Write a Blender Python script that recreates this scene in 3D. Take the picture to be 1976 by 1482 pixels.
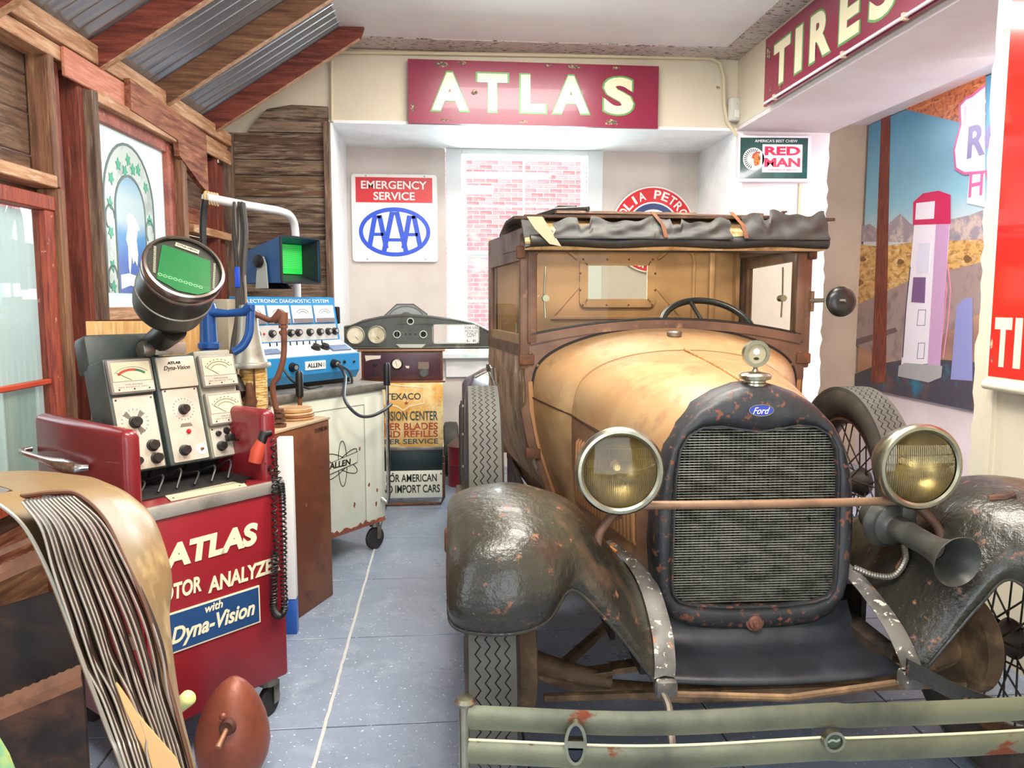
import bpy, bmesh, math, random
from mathutils import Vector, Matrix, Euler
R = math.radians
PI = math.pi
random.seed(7)
SC = bpy.context.scene
COL = SC.collection
for o in list(bpy.data.objects):
    bpy.data.objects.remove(o, do_unlink=True)

# ---------------------------------------------------------------- camera
FPX, YAW, PIT, EYE = 1484.0, R(5.1), R(6.0), 1.42
cd = bpy.data.cameras.new('camera')
cd.sensor_fit = 'HORIZONTAL'; cd.sensor_width = 36.0
cd.lens = FPX / 1976 * 36.0
cd.clip_start = 0.02
cam = bpy.data.objects.new('camera', cd); COL.objects.link(cam)
cam.location = (0, 0, EYE); cam.rotation_euler = (R(90) - PIT, 0, -YAW)
SC.camera = cam
# ---------------------------------------------------------------- world, lights, exposure
w = bpy.data.worlds.new('world'); SC.world = w; w.use_nodes = True
bg = w.node_tree.nodes['Background']
bg.inputs[0].default_value = (0.86, 0.93, 1.0, 1); bg.inputs[1].default_value = 3.4
SC.view_settings.view_transform = 'Standard'; SC.view_settings.look = 'None'
SC.view_settings.gamma = 1.0; SC.view_settings.use_curve_mapping = False
SC.view_settings.exposure = 0.60

def area(name, loc, target, sx, sy, power, col=(1, 1, 1)):
    l = bpy.data.lights.new(name, 'AREA'); l.shape = 'RECTANGLE'; l.size = sx; l.size_y = sy
    l.energy = power; l.color = col
    o = bpy.data.objects.new(name, l); COL.objects.link(o); o.location = loc
    o.rotation_euler = (Vector(target) - Vector(loc)).to_track_quat('-Z', 'Y').to_euler()
    return o
area('ceiling_lamp', (0.9, 2.6, 3.16), (0.9, 2.6, 0), 1.2, 0.5, 60, (1.0, 0.94, 0.84))
area('ceiling_lamp', (0.1, 1.2, 3.16), (0.1, 1.6, 0), 1.4, 0.5, 66, (1.0, 0.94, 0.84))
area('ceiling_lamp', (0.6, 4.6, 3.16), (0.6, 4.9, 0), 1.2, 0.5, 40, (1.0, 0.95, 0.88))
area('window_daylight', (0.70, 7.2, 1.95), (0.6, 3.5, 0.6), 1.1, 1.5, 85, (0.88, 0.94, 1.0))
area('alcove_lamp', (3.05, 4.5, 2.84), (3.2, 5.0, 0.6), 0.4, 1.8, 30, (1.0, 0.93, 0.98))

area('added_alcove_fill', (3.30, 1.25, 1.35), (2.75, 5.0, 1.7), 0.7, 2.0, 75, (1.0, 0.95, 1.0))  # unseen area lamp added behind the pier to brighten column, alcove and beam underside
sun = bpy.data.lights.new('sun', 'SUN'); sun.energy = 7.0; sun.angle = 0.01; sun.color = (1, 0.97, 0.92)
so = bpy.data.objects.new('sun', sun); COL.objects.link(so)
so.rotation_euler = Vector((0.10, 0.42, -0.9)).to_track_quat('-Z', 'Y').to_euler()

# ---------------------------------------------------------------- helpers
fw = Vector((math.sin(YAW) * math.cos(PIT), math.cos(YAW) * math.cos(PIT), -math.sin(PIT)))
rt = Vector((math.cos(YAW), -math.sin(YAW), 0)); upv = rt.cross(fw)
CAMP = Vector((0, 0, EYE))
def at(x, y, Y=None, Z=None, X=None, off=Vector((0, 0, 0))):
    """point of the room seen at photo pixel x,y on the plane X=, Y= or Z="""
    d = fw + rt * ((x - 988) / FPX) - upv * ((y - 741) / FPX)
    if Y is not None: t = (Y - CAMP.y) / d.y
    elif Z is not None: t = (Z - CAMP.z) / d.z
    else: t = (X - CAMP.x) / d.x
    return CAMP + d * t

def lin(c):
    if isinstance(c, str):
        c = c.lstrip('#'); c = tuple(int(c[i:i + 2], 16) / 255 for i in (0, 2, 4))
    else: c = tuple(v / 255 for v in c)
    return tuple((v / 12.92 if v <= 0.04045 else ((v + 0.055) / 1.055) ** 2.4) for v in c) + (1,)

MATS = {}
def M(name, col, rough=0.5, metal=0.0, layers=(), bump=0.0, bsc=40, bstretch=(1, 1, 1), emit=0, coat=0, spec=0.5, rvar=0.0):
    """layers: (colour, scale, lo, hi, stretch[, rough]) painted over the base through stretched noise"""
    if name in MATS: return MATS[name]
    m = bpy.data.materials.new(name); m.use_nodes = True; MATS[name] = m
    nt = m.node_tree; N = nt.nodes; L = nt.links
    b = N['Principled BSDF']
    b.inputs['Roughness'].default_value = rough; b.inputs['Metallic'].default_value = metal
    b.inputs['Specular IOR Level'].default_value = spec
    b.inputs['Coat Weight'].default_value = coat
    b.inputs['Base Color'].default_value = lin(col)
    tc = N.new('ShaderNodeTexCoord')
    def noise(scale, stretch, det=6):
        mp = N.new('ShaderNodeMapping'); mp.inputs['Scale'].default_value = stretch
        L.new(tc.outputs['Object'], mp.inputs[0])
        n = N.new('ShaderNodeTexNoise'); n.inputs['Scale'].default_value = scale
        n.inputs['Detail'].default_value = det; n.inputs['Roughness'].default_value = 0.62
        L.new(mp.outputs[0], n.inputs['Vector']); return n
    cur = None; rcur = None
    for ly in layers:
        c, sc, lo, hi, st = ly[:5]
        n = noise(sc, st)
        mr = N.new('ShaderNodeMapRange'); mr.inputs[1].default_value = lo; mr.inputs[2].default_value = hi
        L.new(n.outputs[0], mr.inputs[0])
        mx = N.new('ShaderNodeMix'); mx.data_type = 'RGBA'
        L.new(mr.outputs[0], mx.inputs[0])
        if cur is None: mx.inputs[6].default_value = lin(col)
        else: L.new(cur, mx.inputs[6])
        mx.inputs[7].default_value = lin(c); cur = mx.outputs[2]
        if len(ly) > 5:
            mf = N.new('ShaderNodeMix'); mf.data_type = 'FLOAT'
            L.new(mr.outputs[0], mf.inputs[0])
            if rcur is None: mf.inputs[2].default_value = rough
            else: L.new(rcur, mf.inputs[2])
            mf.inputs[3].default_value = ly[5]; rcur = mf.outputs[0]
    if cur: L.new(cur, b.inputs['Base Color'])
    if rcur: L.new(rcur, b.inputs['Roughness'])
    if bump:
        n = noise(bsc, bstretch, 4); bp = N.new('ShaderNodeBump')
        bp.inputs['Strength'].default_value = bump; bp.inputs['Distance'].default_value = 0.004
        L.new(n.outputs[0], bp.inputs['Height']); L.new(bp.outputs[0], b.inputs['Normal'])
    if emit:
        b.inputs['Emission Color'].default_value = lin(col); b.inputs['Emission Strength'].default_value = emit
    return m

def glassmat(name, tint, refl=1.0, rough=0.0, cloud=0.0, ccol=(230, 235, 235)):
    if name in MATS: return MATS[name]
    m = bpy.data.materials.new(name); m.use_nodes = True; MATS[name] = m
    nt = m.node_tree; N = nt.nodes; L = nt.links; N.remove(N['Principled BSDF'])
    out = N['Material Output']
    t = N.new('ShaderNodeBsdfTransparent'); t.inputs[0].default_value = lin(tint)
    g = N.new('ShaderNodeBsdfGlossy'); g.inputs['Roughness'].default_value = rough
    f = N.new('ShaderNodeFresnel'); f.inputs[0].default_value = 1.45
    mu = N.new('ShaderNodeMath'); mu.operation = 'MULTIPLY'; mu.inputs[1].default_value = refl
    ge = N.new('ShaderNodeNewGeometry'); inv = N.new('ShaderNodeMath'); inv.operation = 'SUBTRACT'; inv.inputs[0].default_value = 1.0
    L.new(ge.outputs['Backfacing'], inv.inputs[1]); m2 = N.new('ShaderNodeMath'); m2.operation = 'MULTIPLY'
    L.new(f.outputs[0], m2.inputs[0]); L.new(inv.outputs[0], m2.inputs[1]); L.new(m2.outputs[0], mu.inputs[0])
    x = N.new('ShaderNodeMixShader'); L.new(mu.outputs[0], x.inputs[0])
    L.new(t.outputs[0], x.inputs[1]); L.new(g.outputs[0], x.inputs[2]); last = x
    if cloud:
        d = N.new('ShaderNodeBsdfDiffuse'); d.inputs[0].default_value = lin(ccol)
        tr = N.new('ShaderNodeBsdfTranslucent'); tr.inputs[0].default_value = lin(ccol)
        dm = N.new('ShaderNodeMixShader'); dm.inputs[0].default_value = 0.5
        L.new(d.outputs[0], dm.inputs[1]); L.new(tr.outputs[0], dm.inputs[2])
        y = N.new('ShaderNodeMixShader'); y.inputs[0].default_value = cloud
        L.new(x.outputs[0], y.inputs[1]); L.new(dm.outputs[0], y.inputs[2]); last = y
    L.new(last.outputs[0], out.inputs[0]); return m

def frame(o, x, z=None):
    """4x4 frame: local X along x, local Z along z (default world up), local Y completes (away)"""
    x = Vector(x).normalized(); z = Vector(z or (0, 0, 1)); z = (z - x * z.dot(x)).normalized()
    y = z.cross(x)
    return Matrix(((x.x, y.x, z.x, o[0]), (x.y, y.y, z.y, o[1]), (x.z, y.z, z.z, o[2]), (0, 0, 0, 1)))
def signf(o, x, z=None):
    """text frame: local X along x, local Y up, local Z towards the viewer"""
    f = frame(o, x, z)
    return f @ Matrix(((1, 0, 0, 0), (0, 0, -1, 0), (0, 1, 0, 0), (0, 0, 0, 1)))
def axisf(o, d, hint=(0, 0, 1)):
    d = Vector(d).normalized(); h = Vector(hint)
    if abs(d.dot(h)) > 0.95: h = Vector((0, 1, 0))
    x = h.cross(d).normalized(); y = d.cross(x)
    return Matrix(((x.x, y.x, d.x, o[0]), (x.y, y.y, d.y, o[1]), (x.z, y.z, d.z, o[2]), (0, 0, 0, 1)))

class MB:
    def __init__(s): s.v = []; s.f = []
    def add(s, vs, fs, m=None):
        b = len(s.v)
        s.v += [(m @ Vector(p)) if m else Vector(p) for p in vs]
        s.f += [tuple(i + b for i in f) for f in fs]; return s
    def box(s, x0, x1, y0, y1, z0, z1, m=None):
        return s.add([(x0, y0, z0), (x1, y0, z0), (x1, y1, z0), (x0, y1, z0), (x0, y0, z1), (x1, y0, z1), (x1, y1, z1), (x0, y1, z1)],
                     [(0, 3, 2, 1), (4, 5, 6, 7), (0, 1, 5, 4), (1, 2, 6, 5), (2, 3, 7, 6), (3, 0, 4, 7)], m)
    def rbox(s, x0, x1, y0, y1, z0, z1, r=0.01, m=None, seg=2):
        bm = bmesh.new(); bmesh.ops.create_cube(bm, size=1)
        for v in bm.verts:
            v.co = Vector((x0 if v.co.x < 0 else x1, y0 if v.co.y < 0 else y1, z0 if v.co.z < 0 else z1))
        bmesh.ops.bevel(bm, geom=bm.edges[:], offset=r, segments=seg, profile=0.5, affect='EDGES')
        bm.verts.index_update()
        s.add([v.co.copy() for v in bm.verts], [[v.index for v in f.verts] for f in bm.faces], m); bm.free(); return s
    def prism(s, pts, a, b, m=None):
        """2D polygon in local XY extruded from z=a to z=b"""
        n = len(pts)
        ar = sum(pts[i][0] * pts[(i + 1) % n][1] - pts[(i + 1) % n][0] * pts[i][1] for i in range(n))
        if ar < 0: pts = pts[::-1]
        vs = [(p[0], p[1], a) for p in pts] + [(p[0], p[1], b) for p in pts]
        fs = [tuple(range(n - 1, -1, -1)), tuple(range(n, 2 * n))] + [(i, (i + 1) % n, n + (i + 1) % n, n + i) for i in range(n)]
        return s.add(vs, fs, m)
    def lathe(s, prof, m=None, n=32, a0=0, a1=2 * PI):
        """profile [(r,z)] about local Z"""
        full = abs(a1 - a0 - 2 * PI) < 1e-6; k = n if full else n + 1
        vs = []
        for r, z in prof:
            for i in range(k):
                a = a0 + (a1 - a0) * i / n; vs.append((r * math.cos(a), r * math.sin(a), z))
        fs = []
        for j in range(len(prof) - 1):
            for i in range(n):
                i2 = (i + 1) % k; fs.append((j * k + i, j * k + i2, (j + 1) * k + i2, (j + 1) * k + i))
        return s.add(vs, fs, m)
    def cyl(s, p, q, r, r2=None, n=16):
        p = Vector(p); q = Vector(q); r2 = r if r2 is None else r2; h = (q - p).length
        return s.lathe([(0.0001, 0), (r, 0), (r2, h), (0.0001, h)], axisf(p, q - p), n)
    def tube(s, path, r, n=8, closed=False, caps=True):
        P = [Vector(p) for p in path]; k = len(P); rr = r if isinstance(r, (list, tuple)) else [r] * k
        vs = []; ref = None
        for i in range(k):
            if closed: d = P[(i + 1) % k] - P[i - 1]
            else: d = P[min(i + 1, k - 1)] - P[max(i - 1, 0)]
            d.normalize()
            if ref is None:
                ref = Vector((0, 0, 1)) if abs(d.z) < 0.9 else Vector((1, 0, 0))
            x = (ref - d * ref.dot(d)); x.normalize(); ref = x; y = d.cross(x)
            for j in range(n):
                a = 2 * PI * j / n; vs.append(P[i] + (x * math.cos(a) + y * math.sin(a)) * rr[i])
        fs = []
        for i in range(k if closed else k - 1):
            i2 = (i + 1) % k
            for j in range(n):
                j2 = (j + 1) % n; fs.append((i * n + j, i * n + j2, i2 * n + j2, i2 * n + j))
        if caps and not closed: fs += [tuple(range(n - 1, -1, -1)), tuple(range((k - 1) * n, k * n))]
        return s.add(vs, fs)
    def grid(s, rows, m=None):
        a = len(rows); b = len(rows[0])
        return s.add([p for r_ in rows for p in r_], [(i * b + j, i * b + j + 1, (i + 1) * b + j + 1, (i + 1) * b + j) for i in range(a - 1) for j in range(b - 1)], m)
    def strip(s, path, wv, tv):
        """flat bar along path; wv, tv = width and thickness vectors (constant or per point)"""
        P = [Vector(p) for p in path]; k = len(P)
        W = wv if isinstance(wv, list) else [Vector(wv)] * k; T = tv if isinstance(tv, list) else [Vector(tv)] * k
        vs = []
        for p, a, b in zip(P, W, T): vs += [p, p + a, p + a + b, p + b]
        fs = [(3, 2, 1, 0), tuple(4 * (k - 1) + i for i in range(4))]
        for i in range(k - 1):
            for j in range(4):
                j2 = (j + 1) % 4; fs.append((4 * i + j, 4 * i + j2, 4 * i + 4 + j2, 4 * i + 4 + j))
        return s.add(vs, fs)
    def stroke(s, pts, wd, a, b, m=None, closed=False):
        """2D polyline of width wd in XY, extruded a..b"""
        n = len(pts); L = []; Rr = []
        for i in range(n):
            if closed: p0 = pts[i - 1]; p1 = pts[(i + 1) % n]
            else: p0 = pts[max(i - 1, 0)]; p1 = pts[min(i + 1, n - 1)]
            dx, dy = p1[0] - p0[0], p1[1] - p0[1]; l = math.hypot(dx, dy) or 1
            nx, ny = -dy / l * wd / 2, dx / l * wd / 2
            L.append((pts[i][0] + nx, pts[i][1] + ny)); Rr.append((pts[i][0] - nx, pts[i][1] - ny))
        vs = []
        for l_, r_ in zip(L, Rr): vs += [(l_[0], l_[1], a), (r_[0], r_[1], a), (r_[0], r_[1], b), (l_[0], l_[1], b)]
        fs = []
        for i in range(n if closed else n - 1):
            i2 = (i + 1) % n
            for j in range(4):
                j2 = (j + 1) % 4; fs.append((4 * i + j, 4 * i2 + j, 4 * i2 + j2, 4 * i + j2))
        if not closed: fs += [(0, 1, 2, 3), tuple(4 * (n - 1) + i for i in (3, 2, 1, 0))]
        return s.add(vs, fs, m)

def spl(pts, n):
    """Catmull-Rom through pts, n samples"""
    P = [Vector(p) for p in pts]; k = len(P); out = []
    for i in range(n):
        t = (k - 1) * i / (n - 1); j = min(int(t), k - 2); f = t - j
        a = P[j - 1] if j > 0 else P[j] * 2 - P[j + 1]; b = P[j]; c = P[j + 1]
        d = P[j + 2] if j + 2 < k else P[j + 1] * 2 - P[j]
        out.append(0.5 * ((2 * b) + (c - a) * f + (2 * a - 5 * b + 4 * c - d) * f * f + (3 * b - a - 3 * c + d) * f ** 3))
    return out
def loft(lines, nu, nv):
    """lines of equal point count -> smooth grid rows"""
    A = [spl(l, nu) for l in lines]
    return [spl([a[i] for a in A], nv) for i in range(nu)]
def ell(rx, ry, n=40, cx=0, cy=0, a0=0, a1=2 * PI, end=False):
    k = n + 1 if end else n
    return [(cx + rx * math.cos(a0 + (a1 - a0) * i / n), cy + ry * math.sin(a0 + (a1 - a0) * i / n)) for i in range(k)]
def rrect(x0, x1, y0, y1, r, n=5):
    p = []
    for cx, cy, a in ((x1 - r, y1 - r, 0), (x0 + r, y1 - r, PI / 2), (x0 + r, y0 + r, PI), (x1 - r, y0 + r, 1.5 * PI)):
        p += [(cx + r * math.cos(a + PI / 2 * i / n), cy + r * math.sin(a + PI / 2 * i / n)) for i in range(n + 1)]
    return p

def wm(o):
    m = Matrix.Identity(4)
    while o: m = o.matrix_basis @ m; o = o.parent
    return m
def props(o, label=None, cat=None, group=None, kind=None):
    if label: o['label'] = label
    if cat: o['category'] = cat
    if group: o['group'] = group
    if kind: o['kind'] = kind
    return o
def finish(me, mat, sharp):
    me.materials.clear(); me.materials.append(mat)
    if sharp is not None:
        me.shade_smooth(); me.set_sharp_from_angle(angle=R(sharp))
def obj(name, mb, mat, par=None, w=True, sharp=38, solid=0, **k):
    """one mesh object; w: coordinates are world ones, else the thing's own. solid: shell thickness"""
    me = bpy.data.meshes.new(name)
    me.from_pydata([tuple(v) for v in mb.v], [], mb.f); me.validate()
    bm = bmesh.new(); bm.from_mesh(me)
    bmesh.ops.remove_doubles(bm, verts=bm.verts, dist=1e-5)
    if solid: 
        bmesh.ops.recalc_face_normals(bm, faces=bm.faces)
        bmesh.ops.solidify(bm, geom=bm.faces[:], thickness=solid)
    bmesh.ops.recalc_face_normals(bm, faces=bm.faces)
    bm.to_mesh(me); bm.free()
    if w and par is not None: me.transform(wm(par).inverted())
    finish(me, mat, sharp)
    o = bpy.data.objects.new(name, me); COL.objects.link(o); o.parent = par
    return props(o, **k)
def thing(name, label, cat, loc=(0, 0, 0), rz=0, group=None, kind=None):
    o = bpy.data.objects.new(name, None); COL.objects.link(o); o.location = loc; o.rotation_euler = (0, 0, rz)
    o.empty_display_size = 0.1
    return props(o, label, cat, group, kind)
def inst(o, par, m=None, name=None):
    c = o.copy(); COL.objects.link(c); c.parent = par
    if m is not None: c.matrix_basis = m
    return c
def textmb(s, m, wd=None, ht=None, ext=0.001, off=0.0, shear=0, align='LEFT', base=0.0, size=1.0, space=1.0):
    """lettering scaled to width wd / height ht (of capitals) in text frame m"""
    c = bpy.data.curves.new('t', 'FONT'); c.body = s; c.size = size; c.offset = off; c.shear = shear
    c.space_character = space; c.resolution_u = 4; c.extrude = 0
    t = bpy.data.objects.new('t', c); me = bpy.data.meshes.new_from_object(t)
    bpy.data.objects.remove(t); bpy.data.curves.remove(c)
    vs = [v.co.copy() for v in me.vertices]; fs = [tuple(p.vertices) for p in me.polygons]
    bpy.data.meshes.remove(me)
    if not vs: return MB()
    x0 = min(v.x for v in vs); x1 = max(v.x for v in vs); y0 = min(v.y for v in vs); y1 = max(v.y for v in vs)
    sy = ht / (y1 - y0) if ht else None; sx = wd / (x1 - x0) if wd else None
    sx = sx or sy; sy = sy or sx
    dx = {'LEFT': x0, 'CENTER': (x0 + x1) / 2, 'RIGHT': x1}[align]
    mb = MB()
    bm = bmesh.new(); vv = [bm.verts.new(((v.x - dx) * sx, (v.y - y0) * sy + base, 0)) for v in vs]
    for f in fs:
        try: bm.faces.new([vv[i] for i in f])
        except ValueError: pass
    r_ = bmesh.ops.extrude_face_region(bm, geom=bm.faces[:])
    for e in r_['geom']:
        if isinstance(e, bmesh.types.BMVert): e.co.z += ext
    bm.verts.index_update()
    mb.add([v.co.copy() for v in bm.verts], [[v.index for v in f.verts] for f in bm.faces], m); bm.free()
    return mb
def shift(m, x=0, y=0, z=0): return m @ Matrix.Translation((x, y, z))

# ---------------------------------------------------------------- materials
WX = (1, 12, 12); WY = (12, 1, 12); WZ = (12, 12, 1)
def wood(name, base, dark, st, rough=0.65, light=None, amt=(0.42, 0.62), sc=3.0, bump=0.5):
    ly = [(dark, sc, amt[0], amt[1], st), (dark, sc * 5, 0.55, 0.75, st)]
    if light: ly.append((light, sc * 1.5, 0.55, 0.7, st))
    return M(name, base, rough, 0, ly, bump=bump, bsc=sc * 8, bstretch=st)
WD = {}
for ax, st in (('x', WX), ('y', WY), ('z', WZ)):
    WD['new' + ax] = wood('new_fir_' + ax, '#c9a07c', '#a4714c', st, light='#dcc4a2')
    WD['red' + ax] = wood('red_stained_wood_' + ax, '#864030', '#5a261c', st, light='#9e5a42')
    WD['old' + ax] = wood('weathered_wood_' + ax, '#7d6350', '#513c2e', st, light='#9c8670', bump=0.9)
    WD['mid' + ax] = wood('brown_stud_wood_' + ax, '#8c6345', '#63412e', st, light='#ab8460')
    WD['rough' + ax] = wood('rough_sawn_wood_' + ax, '#a2674a', '#6b3626', st, light='#c08a62', bump=0.9)
plaster = M('cream_plaster', '#d8cfba', 0.8, 0, [('#cdc3ab', 1.5, 0.4, 0.7, (1, 1, 1)), ('#8d826e', 9, 0.70, 0.74, (1, 1, 1))], bump=0.35, bsc=20)
plasterpk = M('pinkish_white_plaster', '#e4d8d9', 0.75, 0, [('#d9c9c9', 2, 0.4, 0.7, (1, 1, 1)), ('#998f8c', 11, 0.73, 0.77, (1, 1, 1))], bump=0.3, bsc=18)
plastergr = M('grey_plaster', '#d9d0c9', 0.8, 0, [('#cdc3ba', 2, 0.4, 0.7, (1, 1, 1))], bump=0.25, bsc=14)
whitep = M('white_paint', '#f3f5f5', 0.5, 0, [('#d5dadb', 2, 0.45, 0.75, (1, 1, 1)), ('#8f8f8d', 8, 0.74, 0.78, (1, 1, 6))], bump=0.25, bsc=16)
ceilm = M('ceiling_paint', '#ecebea', 0.5, 0, [('#e0dddd', 1.2, 0.4, 0.7, (1, 1, 1))], bump=0.2, bsc=30)
peel = M('peeling_paint', '#c9bdb6', 0.8, 0, [('#5b4c42', 22, 0.56, 0.60, (1, 2.6, 2.6)), ('#b9aaa4', 5, 0.5, 0.7, (1, 1, 1))], bump=0.6, bsc=20)
white = M('white_enamel', '#f0f0ec', 0.35)
black = M('black_plastic', '#171615', 0.4)
blackr = M('black_rubber', '#262422', 0.75)
chrome = M('chrome', '#c9c8c2', 0.18, 1.0, [('#8b867a', 14, 0.5, 0.7, (1, 1, 1), 0.4)])
steel = M('dull_steel', '#9a958b', 0.4, 0.9, [('#6d675d', 9, 0.45, 0.7, (1, 1, 1), 0.6)])
rusty = M('rusty_iron', '#6d4a36', 0.75, 0.3, [('#8a5230', 18, 0.48, 0.65, (1, 1, 1)), ('#3d2a22', 8, 0.5, 0.7, (1, 1, 1))], bump=0.6)
# ================================================================ SETTING
# floor of large grey tiles
fl = thing('floor', 'blue-grey stone tile floor with white flecks', 'floor', kind='structure'); del fl['category']
gm = M('grout', '#4a4a4c', 0.9)
obj('grout_bed', MB().box(-3.2, 4.3, -2.0, 7.4, -0.05, -0.004), gm, fl)
tm = M('speckled_tile', '#8893a5', 0.27, 0, [('#7a8597', 3, 0.4, 0.7, (1, 1, 1), 0.36), ('#9aa4b3', 7, 0.5, 0.75, (1, 1, 1), 0.25), ('#e8ecf0', 62, 0.635, 0.66, (1, 1, 1), 0.3)], bump=0.25, bsc=9)
tme = None
xs = [-0.41 + 0.66 * k for k in range(-4, 8)]; ys = [2.5 + 0.7 * k for k in range(-5, 7)]
for i in range(len(xs) - 1):
    for j in range(len(ys) - 1):
        if tme is None:
            t0 = obj('tile', MB().rbox(-0.3265, 0.3265, -0.347, 0.347, -0.012, 0, 0.002, seg=1), tm, fl, w=False); tme = t0
        else: t0 = inst(tme, fl)
        t0.location = (xs[i] + 0.33, ys[j] + 0.35, 0)
        t0.rotation_euler = (0, 0, random.choice((0, PI)))
mbs = MB(); yy = 0.3; pts = []
while yy < 4.7: pts.append((-0.41 + random.uniform(-.0018, .0018), yy, 0.001)); yy += 0.05
mbs.strip(pts, (0.012, 0, 0), (0, 0, 0.0025)); mbs.v = [v - Vector((0.006, 0, 0)) for v in mbs.v]
obj('joint_filler_strip', mbs, M('pale_filler', '#b9bab6', 0.8, bump=0.8, bsc=60), fl, label='pale filler bead along one joint')

# back wall with window niche
wb = thing('wall_back', 'cream plastered back wall with a deep white-lined window niche', 'wall', kind='structure'); del wb['category']
YB, YN, NX0, NX1, NZ = 5.75, 6.6, -0.78, 2.2, 2.70
obj('plaster_face', MB().box(-1.9, NX0 - .061, YB, YB + 0.12, 0, 3.5).box(NX0 - .061, NX1, YB, YB + 0.12, NZ + .021, 3.5), plaster, wb)
obj('niche_face', MB().box(NX0 - .1, 0.03, YN, YN + 0.14, 0, 2.9).box(1.36, NX1 + .3, YN, YN + 0.14, 0, 2.9).box(0.03, 1.36, YN, YN + .14, 0, 0.98).box(0.03, 1.36, YN, YN + .14, 2.70, 2.9), plastergr, wb)
obj('niche_soffit', MB().box(NX0, NX1, YB - 0.008, YN, NZ, NZ + 0.020), whitep, wb)
obj('niche_jamb', MB().box(NX0 - 0.06, NX0 - .0005, YB - 0.008, YN, 0, NZ + .0195), whitep, wb)
obj('niche_jamb', MB().box(NX1, NX1 + 0.06, YB + 0.004, YN, 0, NZ + .0), whitep, wb)
obj('baseboard', MB().box(NX0, NX1, YN - 0.02, YN, 0, 0.12), plastergr, wb)
# right column, beam, near pier
wr = thing('wall_right', 'white plastered right wall: column, deep beam over the alcove and near pier', 'wall', kind='structure'); del wr['category']
c0 = MB(); rag = lambda x0, x1, y0, y1, z0, z1: None
# column: ragged front-right arris
rows = []
zc = 0.0; outl = []
while zc <= 2.7: outl.append((2.93 + random.uniform(-.012, .008), zc)); zc += 0.06
poly = [(2.26, 0)] + outl + [(2.93, 2.72), (2.26, 2.72)]
c0.prism([(p[0], p[1]) for p in poly], 0, 0.2, Matrix(((1, 0, 0, 0), (0, 0, -1, 5.95), (0, 1, 0, 0), (0, 0, 0, 1))))
c0.box(2.26, 2.9, 5.95, 6.9, 0, 2.72)
obj('column', c0, plasterpk, wr)
bp = [(2.20, 5.76), (2.20, 3.0), (2.97, 3.0), (2.93, 5.76)]
bm_ = MB().prism([(p[0], p[1]) for p in bp], 2.70, 3.5)
obj('beam', bm_, plasterpk, wr)
pf = MB().prism([(2.196, 5.75), (2.196, 3.0), (2.2, 3.0), (2.2, 5.75)], 2.73, 3.5)
obj('beam_face', pf, plaster, wr)
pr_ = []; zc = 0
while zc < 3.5: pr_.append((3.0 + random.uniform(-.014, .010), zc)); zc += 0.05
pm = Matrix(((0, 0, 1, 0), (1, 0, 0, 0), (0, 1, 0, 0), (0, 0, 0, 1)))
pp = MB().prism([(-2, 0)] + pr_ + [(3.0, 3.5), (-2, 3.5)], 0, 0.75, pm)
for v in pp.v: v.x += 2.196
obj('near_pier', pp, plaster, wr)
obj('pier_corner_strip', MB().strip([(2.18, y, 0) for y in (2.86, 2.89)], (0.03, 0, 0), (0, 0, 3.2)), plaster, wr)
wfr = thing('wall_front', 'plain front wall behind the viewer with a wide open doorway', 'wall', kind='structure'); del wfr['category']
obj('front_panel', MB().box(-3.0, -.9, -1.9, -1.78, 0, 3.5).box(1.5, 3.7, -1.9, -1.78, 0, 3.5).box(-.9, 1.5, -1.9, -1.78, 2.45, 3.5), M('front_brown_wall', '#8f8270', .8), wfr, sharp=None)
# alcove behind the beam
al = thing('wall_alcove', 'plain walls of the alcove that carries the printed mural', 'wall', kind='structure'); del al['category']
obj('alcove_back', MB().box(2.9, 3.8, 6.42, 6.55, 0, 3.5), M('shaded_plaster', '#a3907c', 0.8, 0, [('#94826e', 2, .4, .7, (1, 1, 1))], bump=.3), al)  # darker plaster colour stands in for the shade on this wall
obj('alcove_side', MB().box(3.62, 3.75, 1.0, 6.5, 0, 3.5), plasterpk, al)
obj('alcove_ceiling', MB().prism([(2.72, 1.0), (2.72, 2.72), (2.95, 5.76), (2.95, 6.5), (3.7, 6.5), (3.7, 1.0)], 2.92, 3.0), plasterpk, al)
# ceiling
ce = thing('ceiling', 'off-white ceiling with flaking paint along its edges', 'ceiling', kind='structure'); del ce['category']
obj('ceiling_panel', MB().box(-0.66, 2.8, -1.6, 5.80, 3.22, 3.35), ceilm, ce)
obj('flaking_edge', MB().box(-0.62, 2.2, 5.50, 5.752, 3.212, 3.222), peel, ce, label='flaking strip along the back wall')
obj('flaking_edge', MB().prism([(2.195, 2.6), (2.195, 5.74), (2.02, 5.5), (2.03, 2.6)], 3.210, 3.222), peel, ce, label='flaking strip along the beam')
# ---- lean-to roof of corrugated metal on rafters (left)
rf = thing('roof', 'corrugated metal lean-to roof on wooden rafters at left', 'roof', kind='structure'); del rf['category']
corr = M('galvanised_sheet', '#c2c8ce', 0.25, 0.8)
SX0, SZ0, SX1, SZ1 = -1.72, 2.41, -0.46, 3.229   # slope line (under side of sheet)
def slope(x): return SZ0 + 0.13 + (x - SX0) * (SZ1 - SZ0) / (SX1 - SX0)
y = -1.59; first = True
while y < 5.7:
    y1 = min(y + 0.76, 5.75); rows = []
    n = int((y1 - y + 0.05) / 0.0085)
    for i in range(n + 1):
        yy = y + i * 0.0085; dz = 0.018 * math.cos(2 * PI * (yy) / 0.098)
        rows.append([(x, yy, slope(x) + dz + (0.004 if int(y * 10) % 2 else 0)) for x in (-1.75, -1.3, -0.9, -0.61)])
    obj('corrugated_sheet', MB().grid(rows), corr, rf, solid=0.0015)
    y += 0.76
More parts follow.
